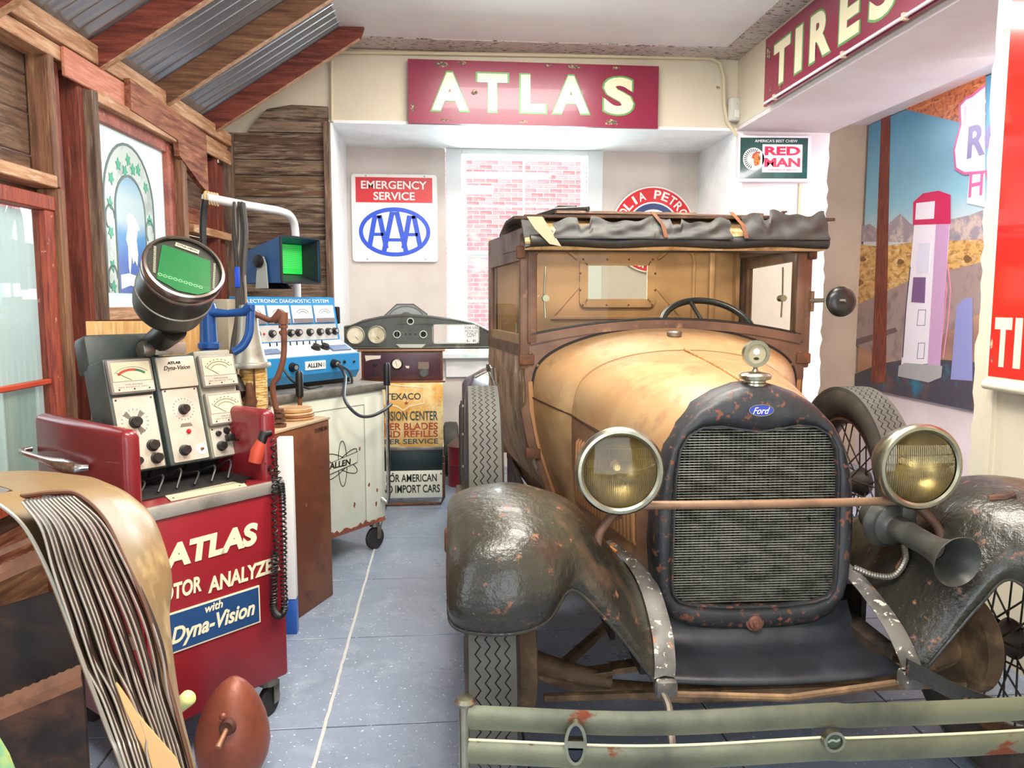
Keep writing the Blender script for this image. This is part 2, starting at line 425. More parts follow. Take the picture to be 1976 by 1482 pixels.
def beam(name, p, q, wv, hv, mat, par, **k):
    """bar from p to q; wv, hv full width / height vectors, p is a corner"""
    return obj(name, MB().strip([p, q], wv, hv), mat, par, sharp=None, **k)
dl = Vector((SX1 - SX0, 0, SZ1 - SZ0)).normalized(); nn = Vector((-dl.z, 0, dl.x))
rmat = [WD['redx'], WD['redx'], WD['redx'], WD['midx'], WD['redx']]
for k, yy in enumerate((2.28, 3.04, 3.79, 4.54, 5.32)):
    p = Vector((-1.74, yy, slope(-1.74) - 0.014)) - nn * 0.125; ln = 1.60 if k < 4 else 1.53
    m_ = MB(); q = p + dl * ln
    # plumb-cut lower edge at the top end
    pts = [p, p + nn * 0.12, q + nn * 0.12 + dl * 0.0, q - dl * 0.16]
    vs = [v.copy() for v in pts] + [v + Vector((0, 0.042, 0)) for v in pts]
    m_.add(vs, [(0, 1, 2, 3), (7, 6, 5, 4), (0, 4, 5, 1), (1, 5, 6, 2), (2, 6, 7, 3), (3, 7, 4, 0)])
    obj('rafter', m_, rmat[k], rf, sharp=None)
    lt = MB().strip([p - nn * 0.003 + Vector((0, -.002, 0)), p - nn * 0.003 + dl * (ln - 0.17) + Vector((0, -.002, 0))], (0, 0.044, 0), nn * 0.003)
    obj('rafter_underside', lt, WD['newx'], rf, sharp=None)  # paler wood puts the light on the rafter's lower face into the colour

# ---- left stud wall; wl frame: x = along wall (s), y = into the wall (behind), z up
WA = math.atan(0.055)
WLd = Vector((math.sin(WA), math.cos(WA), 0))
WM = frame((-1.60, 3.3, 0), WLd)      # local +y = away from room (to -X)
wl = thing('wall_left', 'open stud wall of mixed old and new timber at left', 'wall', kind='structure'); del wl['category']
def wbox(name, s0, s1, d0, d1, z0, z1, mat, par=wl, r=0.004, **k):
    return obj(name, MB().rbox(s0, s1, d0, d1, z0, z1, r, WM, seg=1), mat, par, sharp=None, **k)
# horizontal sheathing boards behind the studs (one object each)
z = 0.0; i = 0
while z < 2.62:
    h = random.uniform(0.15, 0.19)
    for s0, s1 in (((-2.6, -0.72) if .62 < z < 1.78 else (-2.6, .42)), ((.12, .42) if .62 < z < 1.78 else (.2, .21)), (1.43, 2.4), ((.42, 1.43) if z < 1.25 else (.2, .21))):
        if s1 - s0 < .02: continue
        wbox('plank', s0, s1, 0.10, 0.12 + random.uniform(0, .008), z + .003, min(z + h, 2.66) - .002, WD[random.choice(('oldy', 'roughy', 'oldy', 'midy'))])
    z += h
# studs (depth 0.09)
def stud(s0, s1, z0, z1, m, d0=0.0, d1=0.095): wbox('stud', s0, s1, d0, d1, z0, z1, WD[m + 'z'])
stud(0.11, 0.155, 1.90, 2.44, 'mid'); stud(0.125, 0.17, 0, 1.895, 'mid', -0.004, .09); stud(0.185, 0.222, 0, 2.43, 'red', 0.02)
stud(0.335, 0.385, 0, 2.435, 'red', -0.002); stud(0.388, 0.43, 0, 2.43, 'new')
stud(-0.75, -0.70, 0, 2.44, 'old'); stud(-1.6, -1.55, 0, 2.44, 'mid')
stud(1.45, 1.50, 0, 2.44, 'red'); stud(1.503, 1.60, 0, 2.2, 'rough', 0.02); stud(2.06, 2.10, 0, 2.38, 'red'); stud(2.10, 2.28, 0, 2.37, 'red', 0.03)
wbox('blocking', -0.70, 0.122, -0.004, 0.095, 1.895, 1.945, WD['newy'])
wbox('blocking', 1.61, 2.30, -0.01, 0.095, 1.85, 1.90, WD['newy'])
wbox('blocking', 1.62, 2.29, -0.01, 0.095, 1.30, 1.35, WD['midy'])
wbox('blocking', 0.43, 1.45, 0.0, 0.095, 1.28, 1.32, WD['midy'])
# plates
wbox('bottom_plate', -2.6, 2.38, 0, 0.095, 0, 0.05, WD['midy'])
wbox('top_plate', -2.6, 2.30, -0.004, 0.11, 2.43, 2.49, WD['newy'])
wbox('top_plate', -2.6, 2.34, -0.02, 0.09, 2.50, 2.585, WD['newy'], label='upper plate of new timber')
wbox('nailer_board', 0.20, 0.78, -0.022, -0.003, 2.37, 2.49, M('pink_painted_wood', '#c07a62', 0.7, 0, [('#d89a80', 6, 0.45, 0.65, WY), ('#8e4a36', 12, 0.6, 0.75, WY)], bump=.3), label='pinkish board nailed under the plate')
wbox('nailer_board', 1.72, 2.32, -0.02, 0.0, 2.37, 2.46, WD['newy'])
rb = MB().prism([(0.73, 2.36), (1.30, 2.335), (1.32, 2.25), (1.40, 2.22), (1.62, 2.14), (1.76, 2.10), (1.755, 2.46), (0.735, 2.51)], 0, 0.03,
                WM @ Matrix(((1, 0, 0, 0), (0, 0, -1, -0.022), (0, 1, 0, 0), (0, 0, 0, 1))))
obj('broken_board', rb, WD['roughy'], wl, sharp=None, label='rough-sawn board with a split, pointed end')

# left window
w2 = thing('window_2', 'red-framed old window in the left stud wall', 'window', kind='structure'); del w2['category']
redf = M('red_window_paint', '#9c4630', 0.6, 0, [('#6d2b20', 8, 0.45, 0.65, WZ), ('#c98f7c', 20, 0.66, 0.7, (1, 1, 1))], bump=.4)
wbox('header', -0.70, 0.12, 0.01, 0.09, 1.80, 1.86, redf, w2)
wbox('stile', 0.05, 0.115, 0.015, 0.085, 0.70, 1.80, redf, w2)
wbox('stile', -0.70, -0.635, 0.015, 0.085, 0.70, 1.80, redf, w2)
wbox('sill', -0.70, 0.12, 0.0, 0.09, 0.63, 0.70, redf, w2)
wbox('glazing_bar', -0.635, 0.05, 0.03, 0.06, 1.085, 1.107, M('red_bar', '#b5452e', .5), w2)
cl = glassmat('clear_pane', (235, 242, 240), 1.0)
for z0, z1 in ((0.70, 1.085), (1.107, 1.80)):
    wbox('pane', -0.635, 0.05, 0.045, 0.048, z0, z1, cl, w2, r=0.0005)
curt = M('white_curtain', '#ccd2cc', 0.9, 0, [('#b9bdb0', 2, .4, .7, (1, 1, 1))])
cu = MB(); rows = []
for i in range(41):
    s = -0.23 + 0.28 * i / 40; rows.append([WM @ Vector((s, 0.07 + 0.003 * math.sin(i * 1.1), z_)) for z_ in (0.7, 1.3, 1.79)])
obj('curtain', cu.grid(rows), glassmat('frosted', (232, 236, 234), 0.4, 0.2, 0.7, (226, 230, 228)), w2, solid=0.001)
rows = []
for i in range(31):
    s = -0.63 + 0.62 * i / 30; rows.append([WM @ Vector((s, 0.066 + 0.003 * math.sin(i * 1.3), z_)) for z_ in (0.7, .9, 1.084)])
obj('lower_sheet', MB().grid(rows), MATS['frosted'], w2, solid=0.001)

# boarded wall at the back left
bl = thing('wall_boarded', 'weathered horizontal boards on the back wall left of the niche', 'wall', kind='structure'); del bl['category']
bz = [0.0, 0.22, 0.43, 0.62, 0.84, 1.02, 1.22, 1.40, 1.585, 1.76, 1.84, 1.96, 2.17, 2.32, 2.43, 2.62, 2.81]
for i in range(len(bz) - 1):
    mt = WD[('oldx', 'roughx', 'oldx')[i % 3]] if i != 14 else WD['oldx']
    pts = [(-1.53, bz[i] + .005), (-0.80, bz[i] + .005), (-0.80, bz[i + 1] - .005), (-1.53, bz[i + 1] - .005)]
    if i == 15: pts = [(-1.36, 2.624), (-0.80, 2.624), (-0.80, 2.805), (-1.05, 2.812), (-1.22, 2.78), (-1.28, 2.72)]
    mt2 = M('weathered_board_%d' % (i % 4), ('#75593f', '#877059', '#69503e', '#8b7763')[i % 4], .75, 0, [('#3c2a1e', 3.2, .42, .62, WX), ('#a2907a', 5, .52, .7, WX), ('#2a1c14', 14, .58, .74, WX)], bump=1.0, bsc=26, bstretch=WX)
    obj('plank', MB().prism(pts, 0, 0.025 + random.uniform(0, .01), Matrix(((1, 0, 0, 0), (0, 0, -1, YB - 0.001), (0, 1, 0, 0), (0, 0, 0, 1)))), mt2, bl, sharp=None)
obj('corner_post', MB().rbox(-1.55, -1.455, YB - .09, YB - .035, 0, 2.60, .004), WD['oldz'], bl, sharp=None)
obj('corner_post', MB().rbox(-0.835, -0.79, YB - .06, YB - .002, 0, 2.70, .004), WD['oldz'], bl, sharp=None)

# back window
w1 = thing('window_1', 'white double-hung sash window in the niche', 'window', kind='structure'); del w1['category']
wp = M('window_white', '#dfe5e6', 0.4, bump=.1)
def ybox(name, x0, x1, y0, y1, z0, z1, mat, par, r=0.004, **k):
    return obj(name, MB().rbox(x0, x1, y0, y1, z0, z1, r, seg=1), mat, par, sharp=None, **k)
ybox('casing', 0.034, 0.165, YN - .03, YN - .001, 0.98, 2.70, wp, w1); ybox('casing', 1.23, 1.36, YN - .03, YN - .001, 0.98, 2.70, wp, w1)
ybox('casing', 0.165, 1.23, YN - .03, YN - .001, 2.655, 2.70, wp, w1)
ybox('sill', -0.02, 1.40, YN - .10, YN + .05, 0.955, 0.995, wp, w1); ybox('apron', 0.02, 1.37, YN - .035, YN - .001, 0.79, 0.955, whitep, w1)
for zb, zt, yo in ((1.82, 2.655, .05), (0.995, 1.86, .01)):
    ybox('sash_stile', 0.165, 0.205, YN + yo, YN + yo + .035, zb, zt, wp, w1); ybox('sash_stile', 1.19, 1.23, YN + yo, YN + yo + .035, zb, zt, wp, w1)
    ybox('sash_rail', 0.205, 1.19, YN + yo, YN + yo + .035, zb, zb + .04, wp, w1); ybox('sash_rail', 0.205, 1.19, YN + yo, YN + yo + .035, zt - .03, zt, wp, w1)
    ybox('muntin', 0.688, 0.706, YN + yo + .005, YN + yo + .03, zb + .04, zt - .03, wp, w1)
    zm = zb + .04 + (zt - zb - .07) / 2
    ybox('muntin', 0.205, 0.688, YN + yo + .006, YN + yo + .029, zm - .008, zm + .008, wp, w1); ybox('muntin', 0.706, 1.19, YN + yo + .006, YN + yo + .029, zm - .008, zm + .008, wp, w1)
    for a, b in ((0.205, .688), (.706, 1.19)):
        for c, d in ((zb + .04, zm - .008), (zm + .008, zt - .03)):
            ybox('pane', a, b, YN + yo + .016, YN + yo + .019, c, d, glassmat('clear_pane', (235, 242, 240)), w1, r=.0004)
# brick walls outside
def brickwall(nm, M0, W, H, lab, lim=300, off=0):
    t = thing(nm, lab, 'brick wall', kind='structure'); del t['category']
    obj('mortar', MB().box(-W / 2, W / 2, 0.012, 0.2, 0, H, M0), M('mortar', '#d9d6d2', 0.9), t)
    proto = []
    for c_ in ('#ad626a', '#9e545c', '#b8747a'):
        mm = M('brick_' + c_, c_, .85, 0, [('#c99086', 4, .45, .7, (1, 1, 1))], bump=.4)
        mb = MB().rbox(-.104, .104, 0, .03, -.031, .031, .004, seg=1)
        me = bpy.data.meshes.new('brick'); me.from_pydata([tuple(v) for v in mb.v], [], mb.f); me.materials.append(mm); proto.append(me)
    cells = []
    r_ = 0; z_ = 0.05
    while z_ < H:
        x_ = -W / 2 + (0.11 if r_ % 2 else 0)
        while x_ < W / 2: cells.append((x_, z_)); x_ += 0.222
        z_ += 0.077; r_ += 1
    cells.sort(key=lambda c: abs(c[0]) * .9 + abs(c[1] - off))
    for x_, z_ in cells[:lim]:
        o = bpy.data.objects.new('brick', random.choice(proto)); COL.objects.link(o); o.parent = t
        o.matrix_basis = M0 @ Matrix.Translation((x_, random.uniform(-.004, .004), z_))
    if cells[lim:]:
        mb = MB()
        for x_, z_ in cells[lim:]: mb.box(x_ - .104, x_ + .104, 0, .03, z_ - .031, z_ + .031, M0)
        obj('brickwork', mb, MATS['brick_#ad626a'], t, sharp=None, kind='stuff')
    return t
brickwall('outer_brick_wall', frame((1.4, 13.5, 0.0), (1, 0, 0)), 4.4, 5.4, 'red brick wall of the next building seen through the niche window', off=3.6)
brickwall('outer_brick_wall', frame((-3.9, 7.2, 0.0), (0.45, 1, 0)), 3.6, 3.6, 'red brick wall seen through the left window', off=1.6)
gy = obj('ground_outside', MB().box(-9, 9, 7.5, 16, -0.2, -0.06), M('asphalt', '#9a9a98', .9), None, kind='structure'); gy['label'] = 'grey paved yard behind the building'
# ================================================================ THE CAR
CX, CY = 0.895, 2.10
car = thing('vintage_pickup', 'old tan and black vintage pickup with round headlights and torn black top', 'car', (CX, CY, 0), R(-1.4))
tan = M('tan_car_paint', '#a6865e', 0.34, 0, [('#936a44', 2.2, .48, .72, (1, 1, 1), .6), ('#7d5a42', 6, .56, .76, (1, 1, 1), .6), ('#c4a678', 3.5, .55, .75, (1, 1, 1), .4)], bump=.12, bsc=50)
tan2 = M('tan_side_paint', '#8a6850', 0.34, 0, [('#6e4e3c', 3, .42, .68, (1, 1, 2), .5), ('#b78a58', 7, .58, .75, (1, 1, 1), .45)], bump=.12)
brownp = M('brown_frame_paint', '#77563f', 0.42, 0, [('#563a2e', 5, .45, .7, (1, 1, 1), .55), ('#a27a52', 14, .62, .75, (1, 1, 1), .5)], bump=.15)
intan = M('interior_tan_paint', '#b98f62', 0.45, 0, [('#94704a', 2.5, .45, .7, (1, 1, 1)), ('#e6dcc6', 16, .72, .76, (1, 1, 1))], bump=.1)
blk = M('black_fender_paint', '#26251f', 0.26, 0, [('#3d3a2e', 2.6, .42, .66, (1, 1, 1), .30), ('#6d5340', 3.6, .60, .78, (1, 1, 1), .45), ('#8a5a3c', 26, .62, .70, (1, 1, 1), .7)], bump=1.0, bsc=42, coat=.1)
shellm = M('radiator_shell_paint', '#26272a', 0.42, 0, [('#3c3d3f', 4, .45, .7, (1, 1, 1), .5), ('#7a4a35', 40, .585, .64, (1, 1, 1), .8), ('#c0a888', 70, .70, .73, (1, 1, 1), .7)], bump=.3, bsc=50)
apr = M('black_apron_paint', '#24262b', 0.33, 0, [('#34383e', 5, .45, .7, (1, 1, 1), .45), ('#c8c4bc', 60, .72, .75, (1, 1, 1), .6)], bump=.15)
chip = M('chipped_black_paint', '#6a6760', 0.45, 0, [('#4a4844', 7, .45, .6, (1, 1, 1), .4), ('#d8d0bc', 42, .59, .62, (1, 1, 1), .7), ('#b9733c', 16, .62, .68, (1, 1, 1), .8)], bump=.3)
under = M('dark_underbody', '#2a2420', 0.8, 0, [('#57402e', 8, .5, .7, (1, 1, 1))])
dirty = M('muddy_brown_iron', '#6e553d', 0.75, .1, [('#a08058', 9, .5, .7, (1, 1, 1)), ('#3a2c22', 6, .5, .7, (1, 1, 1))], bump=.5)
spk = M('spoke_iron', '#3a332f', .6, .3)
rub = M('tread_rubber', '#54534c', 0.7, 0, [('#454440', 6, .45, .7, (1, 1, 1))], bump=.15)
rubd = M('tyre_side_rubber', '#393530', 0.72, 0, [('#544b42', 5, .45, .7, (1, 1, 1))], bump=.2)
rimm = M('brown_rim_paint', '#5a4234', .55, .2, [('#8a6244', 9, .5, .7, (1, 1, 1))])
nick = M('worn_nickel', '#aaa793', 0.28, 1.0, [('#7e7c68', 8, .42, .7, (1, 1, 1), .45)])
CXY = lambda x, y, z: (x, y, z)
def cobj(name, mb, mat, par=car, **k): return obj(name, mb, mat, par, w=False, **k)
def mir(mb):
    m = MB(); m.v = [Vector((-v.x, v.y, v.z)) for v in mb.v]; m.f = [tuple(reversed(f)) for f in mb.f]; return m

# --- wheels -------------------------------------------------------
def wheel(cx, cy, cz, name='wheel', lab=None, rot=0):
    Rr = 0.40; e = cobj(name, MB(), rubd)   # replaced below
    bpy.data.objects.remove(e)
    T = Matrix.Translation((cx, cy, cz)) @ Matrix.Rotation(rot, 4, 'X') @ Matrix.Rotation(PI / 2, 4, 'Y')  # local z -> car x
    prof = [(.272, -.038), (.285, -.052), (.33, -.068), (.365, -.067), (.388, -.056), (.389, .056), (.365, .067), (.33, .068), (.285, .052), (.272, .038)]
    body = MB().lathe(prof, T, 72)
    ty = cobj(name, body, rubd, sharp=50, label=lab)
    # zigzag tread ribs
    n = 150; ribs = MB(); xs_ = [-.060, -.036, -.012, .012, .036, .060]; am = .0065
    for k in range(5):
        vs = []; fs = []
        for i in range(n):
            a = 2 * PI * i / n; d = am if i % 2 else -am
            x0 = xs_[k] + .002 + (0 if k == 0 else d); x1 = xs_[k + 1] - .002 + (0 if k == 4 else d)
            for x, r_ in ((x0, .386), (x0, Rr - abs(x0) * .045), (x1, Rr - abs(x1) * .045), (x1, .386)):
                vs.append((r_ * math.cos(a), r_ * math.sin(a), x))
        for i in range(n):
            i2 = (i + 1) % n
            for j in range(3): fs.append((4 * i + j, 4 * i2 + j, 4 * i2 + j + 1, 4 * i + j + 1))
        ribs.add(vs, fs, T)
    cobj('tread', ribs, rub, ty, sharp=30)
    rim = MB().lathe([(.272, -.040), (.262, -.042), (.258, -.03), (.245, -.012), (.245, .012), (.258, .03), (.262, .042), (.272, .040)], T, 48)
    cobj('rim', rim, rimm, ty)
    sp = MB()
    for i in range(30):
        a = 2 * PI * i / 30; b = a + (0.42 if i % 2 else -0.42); s = 1 if i % 4 < 2 else -1
        sp.tube([T @ Vector((.055 * math.cos(b), .055 * math.sin(b), s * .042)), T @ Vector((.252 * math.cos(a), .252 * math.sin(a), 0))], .0032, 5)
    cobj('wire_spokes', sp, spk, ty)
    hb = MB().lathe([(.0001, -.07), (.05, -.07), (.062, -.05), (.05, -.03), (.04, 0), (.05, .03), (.062, .05), (.05, .07), (.0001, .075)], T, 24)
    cobj('hub', hb, spk, ty)
    return ty
wheel(-.775, .03, .402, lab='front wheel nearest the open floor'); wheel(.775, .03, .402)
wheel(-.765, .90, .695, 'spare_wheel'); wheel(.765, .92, .68, 'spare_wheel')
wheel(-.80, 2.75, .402); wheel(.80, 2.75, .402)
# brake drums, axle, springs
for s in (-1, 1):
    cobj('brake_drum', MB().lathe([(.0001, 0), (.14, 0), (.15, .01), (.15, .055), (.13, .06), (.0001, .06)], Matrix.Translation((s * .70, .03, .402)) @ Matrix.Rotation(-s * PI / 2, 4, 'Y'), 36), dirty)
    cobj('axle_perch', MB().tube([(s * .66, .03, .38), (s * .56, .0, .36), (s * .42, -.02, .33)], [.035, .03, .022], 10), dirty)
    cobj('radius_rod', MB().tube([(s * .58, .04, .33), (s * .3, .5, .30), (0, 1.0, .32)], .018, 8), dirty)
    cobj('frame_rail', MB().box(s * .33 - .03, s * .33 + .03, -.12, 3.2, .40, .47), under)
cobj('axle', MB().tube([(-.66, .03, .36), (-.5, .02, .30), (-.2, .0, .275), (.2, 0, .275), (.5, .02, .30), (.66, .03, .36)], .026, 10), dirty)
for i in range(5):
    h = .50 - i * .06
    cobj('spring_leaf', MB().strip([(-h * 1.1, -.03, .36 + .012 * i - .02), (0, -.03, .40 + .008 * i), (h * 1.1, -.03, .36 + .012 * i - .02)], (0, .05, 0), (0, 0, .007)), dirty)
cobj('tie_rod', MB().tube([(-.62, -.06, .31), (.62, -.06, .31)], .012, 8), dirty)
cobj('oil_pan', MB().rbox(-.16, .16, .15, .9, .30, .5, .04), under)
cobj('inner_splash_shield', MB().box(-.40, -.385, .1, 1.0, .40, .62), under); cobj('inner_splash_shield', MB().box(.385, .40, .1, 1.0, .40, .62), under)

# --- radiator shell ------------------------------------------------
outer = [(0, 1.194), (.05, 1.187), (.11, 1.166), (.17, 1.130), (.222, 1.075), (.26, 1.01), (.284, .93), (.296, .83), (.298, .72), (.292, .62), (.278, .555), (.245, .505), (.19, .475), (.10, .458), (0, .452)]
inner = [(0, 1.056), (.05, 1.062), (.11, 1.072), (.165, 1.068), (.205, 1.045), (.228, 1.005), (.238, .93), (.241, .83), (.243, .72), (.243, .62), (.240, .585), (.222, .560), (.18, .548), (.10, .540), (0, .537)]
def halfpts(p): return p + [(-x, z) for x, z in reversed(p[1:-1])]
O = halfpts(outer); I = halfpts(inner); rows = []
for k in range(len(O) + 1):
    o_, i_ = Vector(O[k % len(O)]), Vector(I[k % len(I)]); c = Vector((0, .8))
    d = (o_ - i_)
    rows.append([(p[0], y, p[1]) for p, y in ((o_ * 1.0, .10), (o_, .03), (o_ - d * .10, .004), (o_ - d * .32, -.008), (o_ - d * .7, -.010), (i_ + d * .06, -.002), (i_, .012), (i_, .05))])
cobj('radiator_shell', MB().grid(rows), shellm, sharp=60)
# core: fins with a zig-zag edge, in front of vertical tubes
finm = M('radiator_fins', '#aba99a', .4, .6, [('#6f6f60', 9, .42, .62, (1, 1, 3), .6), ('#3b3b38', 16, .62, .7, (1, 1, 4), .7)])
def core_hw(z):
    pts = inner
    for a, b in zip(pts[5:], pts[6:]):
        if b[1] <= z <= a[1]: return a[0] + (b[0] - a[0]) * (a[1] - z) / (a[1] - b[1] + 1e-9)
    if z > pts[5][1]: return .205 if z > 1.045 else .222
    return .18
fm = MB(); z = .548; nf = 0
while z < 1.066:
    hw = core_hw(z); n = 76; rows = [[], [], []]
    for i in range(n + 1):
        x = -hw + 2 * hw * i / n; dz = .0011 * math.sin(i * 1.9) + .0008 * math.sin(i * .37 + nf)
        rows[0].append((x, .014, z + dz)); rows[1].append((x, .030, z + dz + .0006)); 
    fm.grid(rows[:2]); z += .0078; nf += 1
    fm.add([(-hw, .014, z - .0078 - .0012), (hw, .014, z - .0078 - .0012), (hw, .014, z - .0078 + .0012), (-hw, .014, z - .0078 + .0012)], [(0, 1, 2, 3)])
co = cobj('core_fins', fm, finm, sharp=20, kind='stuff', label='stacked thin radiator fins')
tb_ = MB()
for i in range(34):
    x = -.235 + .47 * i / 33; tb_.box(x - .002, x + .002, .024, .04, .55, 1.05)
cobj('core_tubes', tb_, M('core_tubes', '#4a483e', .5, .5), kind='stuff', sharp=None)
cobj('core_back', MB().prism([(x * .99, z) for x, z in I], -.056, -.044, signf((0, 0, 0), (1, 0, 0))), M('core_dark', '#1e1d1b', .8))
rings = MB().tube([(x, -.008, z) for x, z in I], .0035, 6, closed=True)
cobj('shell_bead', rings, shellm)
# emblem
em = cobj('badge', MB().prism(ell(.036, .0165, 40), 0, .004, signf((.0, -.011, 1.118), (1, 0, 0), (0, .12, 1))), M('badge_blue', '#2b3c9c', .25, coat=.5), label='oval blue badge with script lettering')
cobj('badge_rim', MB().stroke(ell(.0355, .016, 40), .002, .004, .0052, signf((0, -.011, 1.118), (1, 0, 0), (0, .12, 1)), True), nick, em)
cobj('badge_lettering', textmb('Ford', signf((0, -.0155, 1.118), (1, 0, 0), (0, .12, 1)), wd=.050, ht=.019, ext=.001, shear=.5, align='CENTER', base=-.010, off=.008), M('badge_silver', '#c9cbd8', .3), em)
# crank boss
cobj('crank_boss', MB().lathe([(.0001, .016), (.008, .016), (.010, .010), (.018, .009), (.021, .004), (.021, 0), (.027, 0)], axisf((0.005, -.009, .492), (0, -1, 0)), 24), M('rusty_boss', '#84584a', .6, .3, [('#5c3a30', 30, .5, .7, (1, 1, 1))]))
# cap and temperature gauge
cobj('radiator_cap', MB().lathe([(.030, -.02), (.034, 0), (.034, .018), (.030, .020), (.030, .026), (.044, .030), (.046, .040), (.040, .046), (.02, .050), (.012, .052), (.0001, .052)], Matrix.Translation((.002, .045, 1.172)), 36), nick)
G = signf((.002, .045, 1.275), (1, 0, 0))
mo = cobj('temperature_gauge', MB().lathe([(.006, -.045), (.010, -.038)], Matrix.Translation((.002, .045, 1.26))).stroke(ell(.0335, .0335, 40), .010, -.010, .010, G, True).tube([(.002, .045, 1.222), (.002, .045, 1.232), (.002, .045, 1.245)], [.012, .006, .010], 12), nick, sharp=40, label='round nickel temperature gauge on the cap')
cobj('dial', MB().prism(ell(.030, .030, 36), -.004, .004, G), M('motometer_dial', '#a59a7c', .3), mo)
cobj('dial_opening', MB().prism(ell(.009, .009, 20, 0, .006), .004, .005, G), M('pale_hole', '#f3ecd8', .5), mo)
cobj('dial_mark', MB().prism(ell(.008, .004, 20, 0, -.014), .004, .005, G), black, mo)

# --- hood and cowl ---------------------------------------------------
S0 = [(.286, .60), (.291, .75), (.288, .87), (.274, .955), (.245, 1.035), (.19, 1.10), (.12, 1.142), (.05, 1.164), (0, 1.170)]
S1 = [(.405, .60), (.425, .78), (.430, .90), (.428, 1.02), (.402, 1.115), (.33, 1.178), (.22, 1.218), (.10, 1.236), (0, 1.240)]
S2 = [(.44, .58), (.505, .76), (.545, .92), (.555, 1.06), (.53, 1.165), (.44, 1.235), (.30, 1.285), (.14, 1.313), (0, 1.320)]
def sect(A, B, t, y): return [((1 - t) * a[0] + t * b[0], y, (1 - t) * a[1] + t * b[1]) for a, b in zip(A, B)]
def lid(A, B, y0, y1, i0, i1, n=10, bulge=0):
    rows = []
    for k in range(n + 1):
        t = k / n; s_ = spl([Vector(p) for p in sect(A, B, t ** .9, y0 + (y1 - y0) * t)], 41)
        lo = int(i0 * 40); hi = int(i1 * 40)
        rows.append([p + Vector((0, 0, bulge * math.sin(PI * t))) for p in s_[lo:hi + 1]])
    return MB().grid(rows)
CUT = .36
for s in (1, -1):
    f = (lambda m: m) if s == 1 else mir
    cobj('hood_panel', f(lid(S0, S1, .055, .745, CUT, 1, 12, .006)), tan, solid=.002)
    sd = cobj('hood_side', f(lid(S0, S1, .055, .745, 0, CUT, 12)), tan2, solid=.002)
    lv = MB()
    for k in range(19):
        y_ = .16 + k * .028; t = (y_ - .055) / .69; t = t ** .9
        x_ = (.291 + (.427 - .291) * t)
        lv.tube([(x_ - .002 + .0, y_, .675 + .0), (x_ + .006, y_, .69), (x_ + .008 + .002 * t, y_, .80), (x_ + .007, y_, .91), (x_ - .003, y_, .925)], [.003, .008, .008, .008, .003], 7)
    cobj('louvers', f(lv), M('louvre_paint', '#966c48', .4), sd, sharp=50)
    for y_, zz in ((.22, .612), (.52, .612)):
        x_ = s * (.30 + .13 * y_ + .02)
        cobj('hood_latch', MB().tube([(x_ + s * .02, y_ - .05, zz + .04), (x_ + s * .035, y_ - .02, zz + .045), (x_ + s * .035, y_ + .02, zz + .02), (x_ + s * .02, y_ + .05, zz - .005), (x_ + s * .05, y_ + .05, zz + .01)], .006, 8), M('latch_orange', '#9a6234', .6, .2), sd)
    cobj('hood_sill', MB().strip([(s * .30, .06, .575), (s * .425, .75, .575)], (s * .045, 0, 0), (0, 0, .022)), chip)
cobj('hinge', MB().tube([(0, .06, 1.177), (0, .40, 1.215), (0, .745, 1.246)], .006, 8), M('hinge_rust', '#a56b3c', .6, .2, [('#d9b27a', 40, .5, .6, (1, 6, 1))]))
cw_rows = []
for k in range(9):
    t = k / 8; cw_rows.append(spl([Vector(p) for p in sect(S1, S2, t ** .8, .752 + .258 * t)], 41))
both = [[Vector((-p.x, p.y, p.z)) for p in r_] + list(reversed(r_))[1:] for r_ in [list(r_) for r_ in cw_rows]]
both = [[Vector((p.x, p.y, p.z)) for p in r_] + [Vector((-p.x, p.y, p.z)) for p in reversed(r_[:-1])] for r_ in cw_rows]
cobj('cowl', MB().grid(both), tan2 if False else tan, solid=.003)
bd = spl([Vector((a[0], .757, a[1])) for a in S1], 41)
cobj('cowl_seam', MB().tube([p + Vector((0, 0, .0015)) for p in bd] + [Vector((-p.x, p.y, p.z + .0015)) for p in reversed(bd[:-1])], .0028, 6), brownp)
for s in (1, -1):   # belt moulding along the hood split
    A = [spl([Vector(p) for p in sect(S0, S1, (t / 8) ** .9, .055 + .69 * t / 8)], 41)[int(CUT * 40)] for t in range(9)]
    B = [spl([Vector(p) for p in sect(S1, S2, (t / 4) ** .8, .752 + .258 * t / 4)], 41)[int(CUT * 40)] for t in range(5)]
    cobj('belt_seam', MB().tube([Vector((s * (p.x + .001), p.y, p.z)) for p in A + B], .0032, 6), M('dark_seam', '#3a2418', .6))
cobj('fuel_filler', MB().lathe([(.022, -.012), (.024, 0), (.028, .002), (.030, .016), (.024, .022), (.0001, .023)], Matrix.Translation((0, .90, 1.288)), 28), steel)
# black welt between cowl and cab front
wl_ = spl([Vector((a[0] + .003, 1.012, a[1] + .003)) for a in S2], 41)
cobj('cowl_welt', MB().tube(wl_ + [Vector((-p.x, p.y, p.z)) for p in reversed(wl_[:-1])], .006, 6), M('welt', '#17120f', .6))

# --- cab ---------------------------------------------------------------
YF = 1.015
def zb(x): return 1.338 - .20 * x * x      # frame bottom rail lower edge
